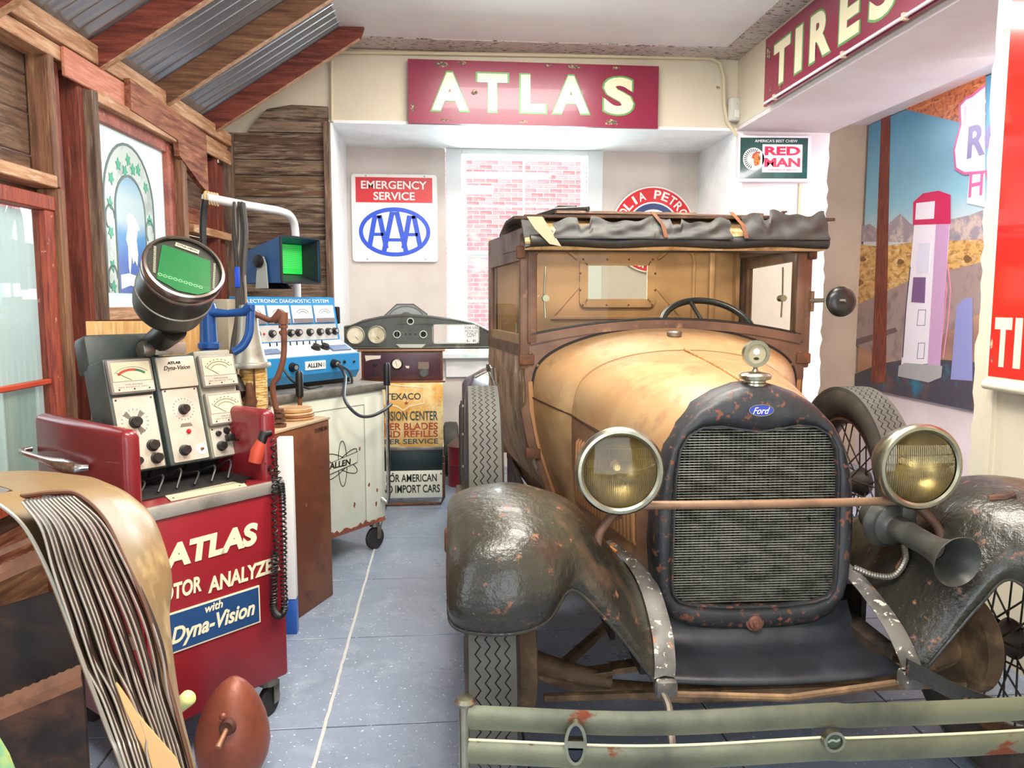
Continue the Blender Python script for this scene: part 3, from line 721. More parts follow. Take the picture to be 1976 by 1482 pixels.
# cab front panel around the cowl
rows = []
for i in range(41):
    p = wl_[i]; a = math.atan2(p.z - .6, p.x)
    q = Vector((min(.585, p.x + .06) if p.z > 1.0 else p.x + .045 * (1 if p.z > .8 else .7), YF, p.z))
    if i > 22: q = Vector((p.x + .03 * (1 - (i - 22) / 18.), YF, zb(p.x) - .012))
    elif p.z > 1.10: q = Vector((.588, YF, 1.10 + (zb(.58) - .012 - 1.10) * (p.z - 1.10) / (wl_[22].z - 1.10)))
    rows.append([Vector((p.x, YF - .003, p.z)), (p + q) / 2 + Vector((0, -.004, 0)), q, q + Vector((0, .05, 0))])
cf = MB().grid(rows); cf.v += [Vector((-v.x, v.y, v.z)) for v in cf.v]; nfc = len(cf.f); nv = len(cf.v) // 2
cf.f += [tuple(i + nv for i in reversed(f)) for f in cf.f[:nfc]]
cobj('cab_front_panel', cf, brownp, sharp=45)
for s in (-1, 1):
    for x_, z_ in ((.566, 1.215), (.535, 1.165)):
        cobj('rivet', MB().lathe([(.008, 0), (.006, .004), (.0001, .006)], axisf((s * x_, YF - .006, z_), (0, -1, 0)), 12), brownp)
    # posts
    cobj('windshield_post', MB().rbox(s * .587 - .022, s * .587 + .022, YF - .004, YF + .055, 1.15, 1.70, .008), brownp)
    cobj('tan_hinge_strip', MB().strip([(s * .575, YF - .004, 1.10), (s * .568, YF - .004, .98), (s * .54, YF - .004, .84), (s * .50, YF - .004, .72), (s * .455, YF - .004, .58)], (s * -.018, 0, 0), (0, -.006, 0)), M('tan_strip', '#a87648', .5), label='bright tan strip beside the door')
# windshield frame
def wz(x, dz=0): return zb(x) + dz
N_ = 24; xr = [-.565 + 1.13 * i / N_ for i in range(N_ + 1)]
ws = MB().strip([(x, YF - .012, wz(x, -.022)) for x in xr], (0, 0, .036), (0, .035, 0))
wf = cobj('windshield_frame', ws, brownp)
cobj('frame_stile', MB().rbox(-.578, -.540, YF - .014, YF + .02, wz(.55) - .02, 1.69, .006), brownp, wf)
cobj('frame_stile', MB().rbox(.540, .578, YF - .014, YF + .02, wz(.55) - .02, 1.69, .006), brownp, wf)
cobj('frame_rail', MB().rbox(-.56, .56, YF - .014, YF + .02, 1.645, 1.69, .006), brownp, wf)
cobj('rubber_seal', MB().tube([(x, YF - .010, wz(x, .018)) for x in xr], .005, 6), black, wf)
gl = MB(); gl.grid([[(x, YF + .002, wz(x, .012)) for x in xr], [(x, YF + .002, 1.65) for x in xr]])
cobj('windshield_glass', gl, glassmat('car_glass', (246, 246, 240), .35, 0.02), wf, solid=.003)
for s in (-1, 1):
    cobj('swing_arm', MB().tube([(s * .50, YF + .04, 1.36), (s * .505, YF + .045, 1.46), (s * .50, YF + .04, 1.57)], .004, 6).cyl((s * .50, YF + .02, 1.44), (s * .50, YF + .06, 1.44), .014), nick, wf, label='nickel wing nut arm')
# cab sides, doors with window openings
def side(x0, y0, x1, y1, z0, z1, t, mat, name, par=car, s=-1, **k):
    v = MB().strip([(s * x0, y0, z0), (s * x1, y1, z0)], (s * -t, 0, 0), (0, 0, z1 - z0)); return cobj(name, v, mat, par, **k)
dmat = M('peeling_door_paint', '#c2a284', .5, 0, [('#6b4a38', 4, .42, .65, (2, 2, 1), .5), ('#a98a66', 9, .52, .64, (2, 2, 1), .5), ('#dccdb2', 6, .60, .63, (1.6, 1.6, .8), .6), ('#9a4f34', 20, .70, .72, (2, 2, 1), .6)], bump=.3)
def xs_at(y): return .590 + (y - 1.06) * .125
for s in (-1, 1):
    rows = []
    prof = [(0, 1.24), (.003, 1.12), (.0, 1.0), (-.015, .86), (-.045, .74), (-.10, .62)]
    for y_ in (1.06, 1.3, 1.6, 1.96):
        rows.append([(s * (xs_at(y_) + dx), y_, z_) for dx, z_ in prof])
    d = cobj('door', MB().grid(rows), dmat, solid=.02)
    side(xs_at(1.06) + .004, 1.06, xs_at(1.96) + .004, 1.96, 1.195, 1.245, .03, brownp, 'door_belt', d, s)
    fr = MB()
    side(xs_at(1.07), 1.07, xs_at(1.12), 1.12, 1.245, 1.64, .03, brownp, 'window_stile', d, s)
    side(xs_at(1.90), 1.90, xs_at(1.96), 1.96, 1.245, 1.66, .03, brownp, 'window_stile', d, s)
    side(xs_at(1.12), 1.12, xs_at(1.90), 1.90, 1.60, 1.66, .03, brownp, 'window_rail', d, s)
    side(xs_at(1.12) - .004, 1.12, xs_at(1.90) - .004, 1.90, 1.245, 1.285, .03, tan, 'window_sill', d, s)
    side(xs_at(1.12) - .012, 1.12, xs_at(1.90) - .012, 1.90, 1.28, 1.60, .004, MATS['car_glass'], 'window_pane', d, s)
    for z_ in (1.19, .80):
        xx = xs_at(1.06) + (-.028 if z_ < 1 else 0)
        cobj('hinge_strap', MB().rbox(min(s * (xx - .04), s * (xx + .022)), max(s * (xx - .04), s * (xx + .022)), 1.0, 1.05, z_ - .022, z_ + .022, .006), rusty, d)
    cobj('upper_hinge', MB().rbox(min(s * .585, s * .622), max(s * .585, s * .622), 1.0, 1.04, 1.60, 1.65, .005), rusty)
    # rear quarter and sill
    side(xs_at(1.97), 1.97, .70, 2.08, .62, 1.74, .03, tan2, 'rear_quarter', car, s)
    side(.50, 1.06, .60, 2.1, .56, .63, .03, brownp, 'body_sill', car, s)
    cobj('roof_side_rail', MB().strip([(s * .595, 1.02, 1.64), (s * .70, 1.99, 1.66)], (s * -.05, 0, 0), (0, 0, .085)), brownp)
cobj('window_handle', MB().tube([(-.60, 1.35, 1.29), (-.60, 1.35, 1.33)], .006, 6), nick)
# rear wall of the cab, with pressed ribs and window
RY = 2.05
def pl(pts, a, b): return MB().prism(pts, a, b, signf((0, RY, 0), (1, 0, 0)))
rw = MB()
for x0, x1, z0, z1 in ((-.70, -.165, .6, 1.76), (.165, .70, .6, 1.76), (-.165, .165, .6, 1.44), (-.165, .165, 1.625, 1.76)):
    rw.box(x0, x1, RY, RY + .012, z0, z1)
rwo = cobj('cab_rear_wall', rw, intan, sharp=None)
fr = MB().stroke(rrect(-.185, .185, 1.42, 1.645, .012), .045, 0, .016, signf((0, RY, 0), (1, 0, 0)), True)
cobj('rear_window_frame', fr, intan, rwo, sharp=40)
cobj('rear_glass', MB().box(-.166, .166, RY + .003, RY + .006, 1.44, 1.625), MATS['car_glass'], rwo)
rib = MB()
for pts in ([(-.20, 1.53), (-.36, 1.34), (.36, 1.34), (.20, 1.53)], [(-.22, 1.66), (-.27, 1.70)], [(.22, 1.66), (.27, 1.70)], rrect(-.46, .42, 1.22, 1.71, .06) ):
    P3 = [(x, RY - .004, z) for x, z in pts]
    rib.tube(P3, .012, 6, closed=len(pts) > 5)
cobj('pressed_ribs', rib, intan, rwo)
for i in range(12):
    x_, z_ = [(-.19, 1.655), (-.06, 1.655), (.06, 1.655), (.19, 1.655), (-.205, 1.58), (-.205, 1.49), (.205, 1.58), (.205, 1.49), (-.19, 1.41), (-.06, 1.41), (.06, 1.41), (.19, 1.41)][i]
    cobj('screw', MB().lathe([(.006, 0), (.004, .003), (.0001, .003)], axisf((x_, RY - .016, z_), (0, -1, 0)), 8), rusty, rwo)
for s in (-1, 1):
    cobj('door_post', MB().rbox(min(s * .50, s * .53), max(s * .50, s * .53), RY - .035, RY - .01, .7, 1.74, .008), intan)
    cobj('inner_side_panel', MB().strip([(s * .655, 1.98, .7), (s * .66, RY, .7)], (s * -.02, 0, 0), (0, 0, 1.04)), intan)
cobj('seat_back', MB().rbox(-.55, .55, 1.8, 1.96, .75, 1.12, .05), M('seat_dark', '#2b211b', .8))
cobj('cab_floor', MB().box(-.5, .5, 1.06, 2.05, .56, .60), under)
cobj('dash_panel', MB().rbox(-.52, .52, 1.05, 1.09, 1.05, 1.27, .02), tan2)
# steering wheel
SWm = axisf((.30, 1.40, 1.30), (0, -.62, .78), (1, 0, 0))
ring = [SWm @ Vector((.213 * math.cos(a), .213 * math.sin(a), 0)) for a in [2 * PI * i / 48 for i in range(48)]]
sw = cobj('steering_wheel', MB().tube(ring, .0155, 10, closed=True), M('wheel_black', '#2b2c2c', .3))
for a in (0.2, 0.2 + PI / 2, 0.2 + PI, 0.2 + PI * 1.5):
    cobj('wheel_spoke', MB().tube([SWm @ Vector((.03 * math.cos(a), .03 * math.sin(a), -.01)), SWm @ Vector((.12 * math.cos(a), .12 * math.sin(a), -.004)), SWm @ Vector((.205 * math.cos(a), .205 * math.sin(a), 0))], [.012, .009, .011], 8), MATS['wheel_black'], sw)
cobj('wheel_hub', MB().lathe([(.0001, -.02), (.032, -.02), (.034, 0), (.02, .012), (.0001, .014)], SWm, 20), MATS['wheel_black'], sw)
cobj('steering_column', MB().tube([SWm @ Vector((0, 0, -.02)), SWm @ Vector((0, 0, -.65))], .018, 8), MATS['wheel_black'], sw)

# --- roof, visor, torn fabric --------------------------------------------
fab = M('black_torn_fabric', '#1f1e1b', .56, 0, [('#33322d', 7, .45, .65, (1, 1, 1), .5)], bump=.12, bsc=30)
rag_ = M('stained_padding', '#cfae7b', .8, 0, [('#8a5a32', 6, .48, .62, (1, 1, 1)), ('#efe3c6', 9, .58, .7, (1, 1, 1))], bump=.4)
hd = cobj('header_board', MB().strip([(-.60, .86, 1.655), (-.60, .93, 1.735), (-.60, 1.05, 1.765)], (1.19, 0, 0), (0, .02, -.03)), rag_, label='bare stained header under the torn top')
rw_ = MB()
for x0, x1 in ((-.64, -.52), (.52, .64)): rw_.strip([(x0, .90, 1.745), (x0, 1.5, 1.785), (x0, 2.1, 1.775)], (x1 - x0, 0, 0), (0, 0, .012))
for y0, y1 in ((.90, 1.10), (1.32, 1.38), (1.60, 1.66), (1.88, 2.1)): rw_.box(-.6, .6, y0, y1, 1.752 + .02 * (y0 > 1), 1.762 + .02 * (y0 > 1))
roofd = cobj('roof_deck', rw_, M('dark_roof', '#3c2a20', .8, 0, [('#6c4a32', 8, .5, .7, (1, 1, 1))], bump=.6))
for i, (xa, xb, y_) in enumerate(((-.46, .12, 1.02), (-.10, .50, 1.10))):
    cobj('roof_slat', MB().strip([(xa, y_, 1.783), (xb, y_ + .02, 1.780)], (0, .06, 0), (0, 0, .010)), WD['oldx'], roofd, sharp=None)
def cloth(x0, x1, seed, zt, zbm, name, drop=0):
    rnd = random.Random(seed); rows = []; n = int((x1 - x0) / .008) + 2
    ph = [rnd.uniform(0, 6) for _ in range(6)]
    for j in range(15):
        v = j / 14; r_ = []
        for i in range(n + 1):
            u = i / n; x = x0 + (x1 - x0) * u + .008 * math.sin(9 * v + ph[0]) * (u - .5)
            top = zt + .010 * math.sin(u * 9 + ph[1]) + .006 * math.sin(u * 23 + ph[2]) - (.03 if abs(u - .3) < .05 else 0)
            z = top + (zbm - top) * v
            yb = .905 - .07 * v if z > 1.70 else .86
            yy = .90 - .055 * min(1, (1.77 - z) / .10)
            wr = .0045 * math.sin(u * 11 + v * 6 + ph[3]) * math.sin(v * 3.1) + .002 * math.sin(u * 19 - v * 7 + ph[4]) * math.sin(v * 3.1) 
            r_.append((x, yy + wr - .018, z))
        rows.append(r_)
    return cobj(name, MB().grid(rows), fab, solid=.002, sharp=60)
cloth(-.49, -.09, 1, 1.742, 1.665, 'torn_fabric'); cloth(-.105, .20, 2, 1.74, 1.665, 'torn_fabric'); cloth(.245, .59, 5, 1.772, 1.665, 'torn_fabric')
roll = []
for i in range(60):
    u = i / 59; roll.append((-.58 + 1.17 * u, .858 + .004 * math.sin(u * 30), 1.658 + .004 * math.sin(u * 17)))
cobj('visor_roll', MB().tube(roll, .024, 12), fab, label='padded black front edge of the top')
cobj('header_rail', MB().rbox(-.59, .59, .875, 1.02, 1.625, 1.66, .01), M('header_dark', '#241a14', .5))
cobj('corner_flap', MB().prism([(-.02, 0), (.06, .02), (.10, .06), (.05, .12), (-.03, .13)], 0, .012, signf((-.58, .872, 1.63), (1, .1, 0), (0, .4, 1))), fab)
cobj('header_plate', MB().prism([(0, 0), (.055, -.06), (.10, -.07), (.03, .05), (-.03, .05)], 0, .004, signf((-.565, .842, 1.70), (1, 0, 0), (0, .3, 1))), M('brown_plate', '#8f785c', .5, .2), label='pale metal plate with screw holes')
for x in (-.08, .235):
    cobj('metal_tie', MB().strip([(x - .03, .885, 1.775), (x, .835, 1.72), (x + .012, .825, 1.67)], (.016, 0, 0), (0, .004, 0)), rusty)
cobj('mount_tab', MB().prism([(-.03, 0), (.03, 0), (.022, .022), (-.02, .024)], 0, .008, signf((.44, 1.2, 1.785), (1, 0, 0))), rusty)
cobj('loose_bolt', MB().cyl((.515, 1.1, 1.76), (.515, 1.1, 1.80), .004).cyl((.515, 1.1, 1.80), (.515, 1.1, 1.806), .012), rusty)
cobj('loose_scraps', MB().tube([(-.62, 1.6, 1.77), (-.54, 1.4, 1.79), (-.44, 1.15, 1.80), (-.33, 1.02, 1.80)], [.012, .02, .022, .01], 7).tube([(-.50, 1.3, 1.79), (-.42, 1.2, 1.82), (-.37, 1.1, 1.815)], [.01, .02, .008], 7), fab)
# --- mirror ------------------------------------------------------------
MF = axisf((.685, .90, 1.427), (-.10, -1, .05))
mi = cobj('side_mirror', MB().lathe([(.0001, -.0), (.02, .004), (.045, .0), (.060, -.012), (.063, -.018), (.060, -.022), (.0001, -.022)], MF, 40), M('mirror_black', '#22201d', .3))
cobj('mirror_rim', MB().tube([MF @ Vector((.0625 * math.cos(a), .0625 * math.sin(a), -.017)) for a in [2 * PI * i / 40 for i in range(40)]], .0022, 6, closed=True), nick, mi)
cobj('mirror_arm', MB().tube([(.60, 1.0, 1.43), (.64, .95, 1.432), (.69, .885, 1.43)], [.010, .008, .006], 8), steel, mi)
cobj('mirror_bracket', MB().rbox(.598, .612, .99, 1.03, 1.385, 1.47, .004), brownp, mi)

# --- front apron --------------------------------------------------------
L0 = [(-.31, .05, .53), (-.315, -.01, .448), (-.325, -.09, .442), (-.34, -.185, .436), (-.342, -.205, .424), (-.335, -.19, .412)]
rows = []
for k in range(13):
    u = -1 + 2 * k / 12
    r_ = [Vector((abs(p[0]) * u, p[1] - .02 * (1 - u * u), p[2] - .008 * (1 - u * u) + (.0))) for p in L0]
    rows.append(spl(r_, 16))
cobj('front_apron', MB().grid(rows), apr, solid=.002)
cobj('lower_cross_tube', MB().tube([(-.33, -.24, .405), (0, -.27, .40), (.30, -.24, .415)], .010, 8), dirty)

# --- fenders --------------------------------------------------------------
def fender(s):
    # longitudinal lines (front -> rear); x outward positive, then mirrored by s
    lines = [
        [(.882, -.30, .70), (.884, -.31, .735), (.885, -.28, .775), (.885, -.12, .835), (.885, .10, .815), (.885, .34, .68), (.885, .62, .47), (.885, 1.0, .36)],
        [(.872, -.345, .655), (.880, -.362, .715), (.882, -.31, .80), (.882, -.13, .872), (.882, .10, .848), (.882, .34, .71), (.882, .62, .50), (.882, 1.0, .385)],
        [(.815, -.365, .640), (.83, -.40, .72), (.83, -.345, .84), (.83, -.14, .902), (.83, .10, .878), (.83, .34, .755), (.83, .62, .535), (.83, 1.0, .40)],
        [(.72, -.365, .638), (.72, -.41, .73), (.72, -.35, .86), (.72, -.14, .918), (.72, .10, .895), (.72, .34, .775), (.72, .62, .55), (.72, 1.0, .405)],
        [(.64, -.335, .655), (.63, -.37, .735), (.63, -.31, .84), (.62, -.12, .895), (.62, .10, .875), (.62, .34, .76), (.63, .62, .545), (.64, 1.0, .405)],
        [(.575, -.27, .705), (.565, -.285, .745), (.55, -.24, .80), (.53, -.09, .850), (.53, .11, .832), (.53, .34, .725), (.54, .62, .535), (.55, 1.0, .40)],
        [(.500, -.27, .640), (.485, -.265, .672), (.465, -.20, .715), (.45, -.06, .755), (.45, .12, .745), (.45, .36, .68), (.46, .62, .525), (.47, 1.0, .40)],
        [(.415, -.27, .535), (.405, -.255, .565), (.395, -.19, .615), (.385, -.05, .660), (.385, .13, .665), (.395, .38, .64), (.41, .62, .56), (.43, 1.0, .50)],
        [(.358, -.265, .455), (.352, -.245, .49), (.345, -.18, .545), (.340, -.03, .600), (.345, .14, .618), (.365, .38, .615), (.40, .62, .60), (.43, 1.0, .59)],
    ]
    rows = loft(lines, 44, 44)
    mb = MB().grid(rows)
    mb.v = [Vector((v.x * s, v.y, v.z)) for v in mb.v]
    f = cobj('front_fender', mb, blk, solid=.003, sharp=60, label='dented black front fender with orange rust, over the open aisle' if s < 0 else 'dull dark front fender, brownish on top, by the wall')
    edge = [rows[0][i] for i in range(len(rows[0]))]
    cobj('rolled_edge', MB().tube([Vector((p.x * s, p.y, p.z)) for p in edge], .005, 7), blk, f)
    # chipped strip joining fender to apron
    st = MB(); A = [Vector(p) for p in lines[8][:6]]; B = [Vector((p[0] - .055, p[1] + .0, p[2] + .004)) for p in lines[8][:6]]
    rr = []
    for a, b in zip(spl(A, 24), spl(B, 24)): rr.append([Vector((a.x * s, a.y, a.z + .006)), Vector(((a.x + b.x) / 2 * s, a.y, a.z + .014)), Vector((b.x * s, b.y, b.z + .004))])
    cobj('fender_flange', st.grid(rr), chip, f, solid=.003, label='flange with paint flaked to cream and rust')
    cobj('flange_tip', MB().rbox(min(s * .30, s * .355), max(s * .30, s * .355), -.285, -.24, .415, .46, .008), chip, f)
    cobj('lamp_bracket', MB().prism(ell(.045, .014, 20), 0, .008, Matrix.Translation((s * .475, -.13, .735)) @ Matrix.Rotation(s * .75, 4, 'Y') @ Matrix.Rotation(PI / 2, 4, 'Z')), rusty, f)
    return f
fender(-1); fender(1)
# running boards, rear fenders
for s in (-1, 1):
    cobj('running_board', MB().rbox(min(s * .58, s * .885), max(s * .58, s * .885), 1.0, 2.2, .36, .39, .008), blk)
    cobj('splash_shield', MB().strip([(s * .56, .9, .38), (s * .58, 2.2, .38)], (s * .012, 0, 0), (0, 0, .22)), blk)
    lines = [[(x, y + dy, z + dz) for y, z in ((2.22, .38), (2.28, .62), (2.42, .84), (2.70, .93), (3.0, .86), (3.2, .6))] for x, dy, dz in ((.845, .05, -.06), (.84, .0, -.01), (.80, -.02, .03), (.74, -.02, .04), (.66, 0, .02))]
    rows = loft(lines, 26, 12); mb = MB().grid(rows); mb.v = [Vector((v.x * s, v.y, v.z)) for v in mb.v]
    cobj('rear_fender', mb, M('rear_fender_paint', '#4a4650', .4, 0, [('#6e4a48', 5, .5, .7, (1, 1, 1))], bump=.2), solid=.003)
cobj('cargo_bed', MB().rbox(-.62, .62, 2.25, 3.6, .62, .66, .01).box(-.64, -.62, 2.25, 3.6, .62, .95).box(.62, .64, 2.25, 3.6, .62, .95).box(-.62, .62, 2.25, 2.27, .62, .95), blk, sharp=None)
# spare clamps on the left
cobj('spare_clamp', MB().tube([(-.70, 1.22, 1.06), (-.73, 1.22, 1.13), (-.79, 1.22, 1.10)], .008, 7).tube([(-.73, 1.22, 1.13), (-.735, 1.20, 1.16)], [.012, .006], 7).tube([(-.72, 1.22, 1.14), (-.70, 1.22, 1.02)], .008, 7), steel)
cobj('spare_shield', MB().strip([(-.828, 1.15, .42), (-.838, 1.16, .75), (-.835, 1.20, 1.0), (-.80, 1.26, 1.09), (-.72, 1.32, 1.13)], (0, .18, 0), (.008, 0, 0)), M('rear_fender_paint', '#4a4650', .4), sharp=60)
for z_ in (.72, .86, .98):
    cobj('round_bolt', MB().lathe([(.008, 0), (.006, .004), (.0001, .005)], axisf((-.843, 1.145, z_), (-.3, -1, 0)), 10), nick)
cobj('step_block', MB().rbox(-.93, -.87, 1.25, 1.33, .30, .40, .012), rusty)

# --- headlights --------------------------------------------------------
lensm = glassmat('lens_glass', (252, 248, 236), 1.0, .05)
refl = M('silvered_reflector', '#a8a088', .30, 1.0, [('#8f8462', 9, .45, .7, (1, 1, 1), .42)])
for s, lab in ((-1, 'left of the grille, nearer the aisle'), (1, 'beside the horn')):
    H0 = Vector((s * .422 - (.004 if s < 0 else .018), -.125, .974)); D = Vector((-.04 if s < 0 else -.01, -1, .0)).normalized()
    F = axisf(H0, D)
    hl = cobj('headlight', MB().lathe([(.020, -.130), (.055, -.120), (.085, -.095), (.104, -.055), (.110, -.02), (.110, 0)], F, 48), blk, label='round headlight bucket ' + lab)
    cobj('headlight_rim', MB().lathe([(.108, -.022), (.117, -.016), (.120, -.004), (.119, .008), (.113, .016), (.105, .017), (.099, .012)], F, 56), nick, hl)
    cobj('reflector', MB().lathe([(.012, -.085), (.04, -.075), (.07, -.05), (.092, -.02), (.100, .005)], F, 40), refl, hl)
    bulb = MB().lathe([(.0001, -.035), (.008, -.037), (.011, -.046), (.008, -.06), (.010, -.085)], F, 16)
    cobj('bulb', bulb, M('bulb_glass', '#fff1c4', .2), hl)
    ln = MB().lathe([(.0001, .022), (.03, .021), (.06, .018), (.085, .013), (.102, .008)], F, 48)
    cobj('lens', ln, lensm, hl, solid=.002)
    fl_ = MB()
    for i in range(-17, 18):
        x = i * .0055; h = math.sqrt(max(0, .097 ** 2 - x * x))
        for z0, z1 in ((-h, -.0005 + 0), (.012, min(h, .034)), (.036, min(h, .062))):
            if z1 - z0 < .006: continue
            if -h == z0: z1 = -.012 - .5 * (x * x) / .1 * 0 + .02 * (abs(x) / .097) ** 2 - .0
            zc = lambda z: .022 - (x * x + z * z) * 1.3
            fl_.tube([F @ Vector((x * (1), z, zc(z) - .0045)) for z in (z0, (z0 + z1) / 2, z1)], .0017, 5)
    fl_.v = fl_.v
    cobj('lens_flutes', fl_, glassmat('flute_glass', (250, 246, 232), 3.5, .12), hl, sharp=60, kind='stuff', label='vertical ribs moulded in the lens')
    for zz, cv in ((.035, 0), (.063, 0), (.010, .02)):
        h = math.sqrt(.097 ** 2 - zz * zz)
        cobj('lens_band', MB().tube([F @ Vector((h * u * .96, zz + (cv * (u * u - .5) if cv else 0), .022 - (h * h * u * u + zz * zz) * 1.3 - .0015)) for u in [-1 + .1 * i for i in range(21)]], .0013, 5), glassmat('band_glass', (250, 246, 232), 5.0, .1), hl)
    cobj('mounting_stud', MB().cyl(H0 + Vector((0, .06, -.10)), H0 + Vector((0, .06, -.15)), .010).cyl(H0 + Vector((0, .06, -.135)), H0 + Vector((0, .06, -.145)), .02), rusty, hl)
    arm = spl([(s * .395, -.07, .862), (s * .43, -.09, .850), (s * .475, -.11, .80), (s * .487, -.125, .742)], 12)
    cobj('lamp_arm', MB().tube(arm, [.013] * 12, 10), rimm)
cobj('lamp_tie_bar', MB().tube([(-.40, -.08, .868), (-.2, -.09, .868), (.0, -.095, .868), (.2, -.09, .868), (.40, -.08, .868)], .0125, 10), M('brown_bar', '#8a6a50', .5, .3, [('#6a4c3a', 9, .5, .7, (1, 1, 1))]), label='brown tie bar between the headlights')
# --- horn ---------------------------------------------------------------
hornm = M('horn_black', '#4c4c46', .36, .3, [('#34332f', 7, .45, .65, (1, 1, 1), .5), ('#6a6a5c', 10, .55, .7, (1, 1, 1), .3)], bump=.2)
a0 = Vector((.375, -.02, .795)); a1 = Vector((.405, -.30, .768)); d = (a1 - a0).normalized(); HF = axisf(a0, d)
hn = cobj('horn', MB().lathe([(.0001, -.075), (.03, -.073), (.047, -.055), (.052, -.03), (.052, .0)], HF, 32), hornm, label='dark trumpet horn under the right headlight')
cobj('horn_diaphragm', MB().lathe([(.052, 0), (.074, .004), (.078, .012), (.074, .020), (.062, .028), (.058, .040), (.044, .048), (.036, .060)], HF, 36), hornm, hn)
cobj('horn_bell', MB().lathe([(.036, .055), (.033, .12), (.032, .17), (.034, .21), (.042, .245), (.058, .275), (.0665, .288), (.0665, .292), (.056, .275), (.040, .246), (.031, .21)], HF, 40), hornm, hn)
cobj('horn_throat', MB().lathe([(.0001, .20), (.032, .205)], HF, 24), M('throat_brown', '#4a4038', .7), hn)
cobj('horn_bracket', MB().rbox(.385, .43, -.09, -.05, .80, .86, .008), hornm, hn)
cd_ = spl([(.29, -.02, .655), (.33, -.06, .645), (.37, -.09, .655), (.40, -.09, .70), (.40, -.08, .74)], 60)
cobj('armoured_cable', MB().tube(cd_, [.008 + .0014 * (i % 2) for i in range(60)], 8), steel, hn, sharp=25, label='ribbed metal cable of the horn')
cobj('fender_marker', MB().tube([(.60, -.14, .885), (.635, -.16, .892), (.65, -.17, .905)], [.010, .014, .010], 8), rusty)

# --- bumper -------------------------------------------------------------
bump = M('bumper_grey_green', '#78785f', .36, .45, [('#4c4d40', 3, .45, .7, (1, 1, 1), .45), ('#7a3d26', 4.5, .62, .66, (1.2, 1, 2.5), .8)], bump=.15)
bxs = [-.845 + 1.72 * i / 48 for i in range(49)]
def byf(x): return -.535 + .045 * (x / .86) ** 2
bars = []
for z0, lab in ((.468, 'upper bumper bar'), (.388, 'lower bumper bar with a rust patch')):
    P = [(x, byf(x), z0 + .006 * math.sin(x * 7 + 1.5) * (1 if x < 0 else .3)) for x in bxs]
    prof = [(0, 0), (-.006, .010), (-.008, .029), (-.006, .048), (0, .058), (.006, .055), (.006, .003)]
    rows = []
    for p in P: rows.append([(p[0], p[1] + a, p[2] + b) for a, b in prof] + [(p[0], p[1], p[2])])
    bb = cobj('bumper_bar', MB().grid(rows), bump, sharp=40, label=lab); bars.append(bb)
cobj('bumper_edge_trim', MB().tube([(x, byf(x) - .002, .388 + .058 + .006 * math.sin(x * 7 + 1.5) * (1 if x < 0 else .3)) for x in bxs], .003, 6), M('cream_edge', '#d8cfa8', .5), bars[1])
cobj('bumper_end_bolt', MB().cyl((-.845, -.49, .38), (-.845, -.49, .54), .012).lathe([(.020, 0), (.024, .008), (.018, .016), (.0001, .018)], Matrix.Translation((-.842, -.49, .532)), 20), nick)
# oval clamp with two dark lenses
oc = cobj('bumper_clamp', MB().stroke(ell(.021, .046, 40), .007, -.006, .012, signf((-.60, byf(-.6) - .014, .458), (1, -.1, 0)), True), nick, label='oval clamp with two dark lenses')
cobj('clamp_bridge', MB().box(-.018, .018, -.008, .008, -.012, .014, signf((-.60, byf(-.6) - .014, .458), (1, -.1, 0))), nick, oc)
dk = M('dark_blue_lens', '#15172a', .15)
cobj('clamp_lens', MB().prism(ell(.0175, .041, 30, 0, 0, .42, PI - .42, True), -.004, .008, signf((-.60, byf(-.6) - .014, .458), (1, -.1, 0))), dk, oc)
cobj('clamp_lens', MB().prism(ell(.0175, .041, 30, 0, 0, PI + .42, 2 * PI - .42, True), -.004, .008, signf((-.60, byf(-.6) - .014, .458), (1, -.1, 0))), dk, oc)
RC = signf((-.025, byf(0) - .016, .452), (1, 0, 0))
rc = cobj('bumper_clamp', MB().stroke(ell(.021, .021, 40), .006, -.01, .008, RC, True), nick, label='round clamp with a wavy mark')
cobj('clamp_disc', MB().prism(ell(.019, .019, 32), -.01, .0, RC), M('disc_green', '#3a4636', .4), rc)
cobj('wavy_mark', MB().stroke([(-.014, -.003), (-.006, .002), (0, .0015), (.006, -.001), (.014, .003)], .005, 0, .003, RC), M('pale_mark', '#a8b09a', .4, .5), rc)
for s in (-1, 1):
    cobj('bumper_iron', MB().tube(spl([(s * .34, -.26, .43), (s * .335, -.33, .415), (s * .35, -.41, .38), (s * .36, -.48, .38), (s * .33, -.52, .42)], 14), .010, 8) if s < 0 else
         MB().strip(spl([(.30, -.29, .46), (.40, -.40, .43), (.55, -.48, .41), (.75, -.50, .42)], 14), (0, .008, 0), (0, 0, .045)), steel if s < 0 else blk)
# ================================================================ SIGNS AND THINGS ON THE WALLS
def pp(Mx, x, y):
    """photo pixel -> 2D coordinates in the plane of text frame Mx"""
    n = Mx.col[2].xyz; o = Mx.col[3].xyz
    d = fw + rt * ((x - 988) / FPX) - upv * ((y - 741) / FPX)
    p = CAMP + d * ((o - CAMP).dot(n) / d.dot(n)); q = Mx.inverted() @ p
    return (q.x, q.y)
def ident(par): return wm(par).inverted()
def T(s, Mx, mat, par, x=0, y=0, wd=None, ht=None, z=0.0, ext=.0012, name='lettering', **k):
    return obj(name, textmb(s, shift(Mx, x, y, z), wd=wd, ht=ht, ext=ext, **k), mat, par, sharp=None)
maroon = M('maroon_enamel', '#86203f', .3, 0, [('#7c1a38', 3, .45, .7, (1, 1, 1))], coat=.12)
cream = M('cream_letter', '#e9e0bd', .3); greenl = M('green_outline', '#5f9a56', .35); chipm = M('enamel_chip', '#5a4a40', .7, 0, [('#c7ab86', 60, .5, .6, (1, 1, 1))])

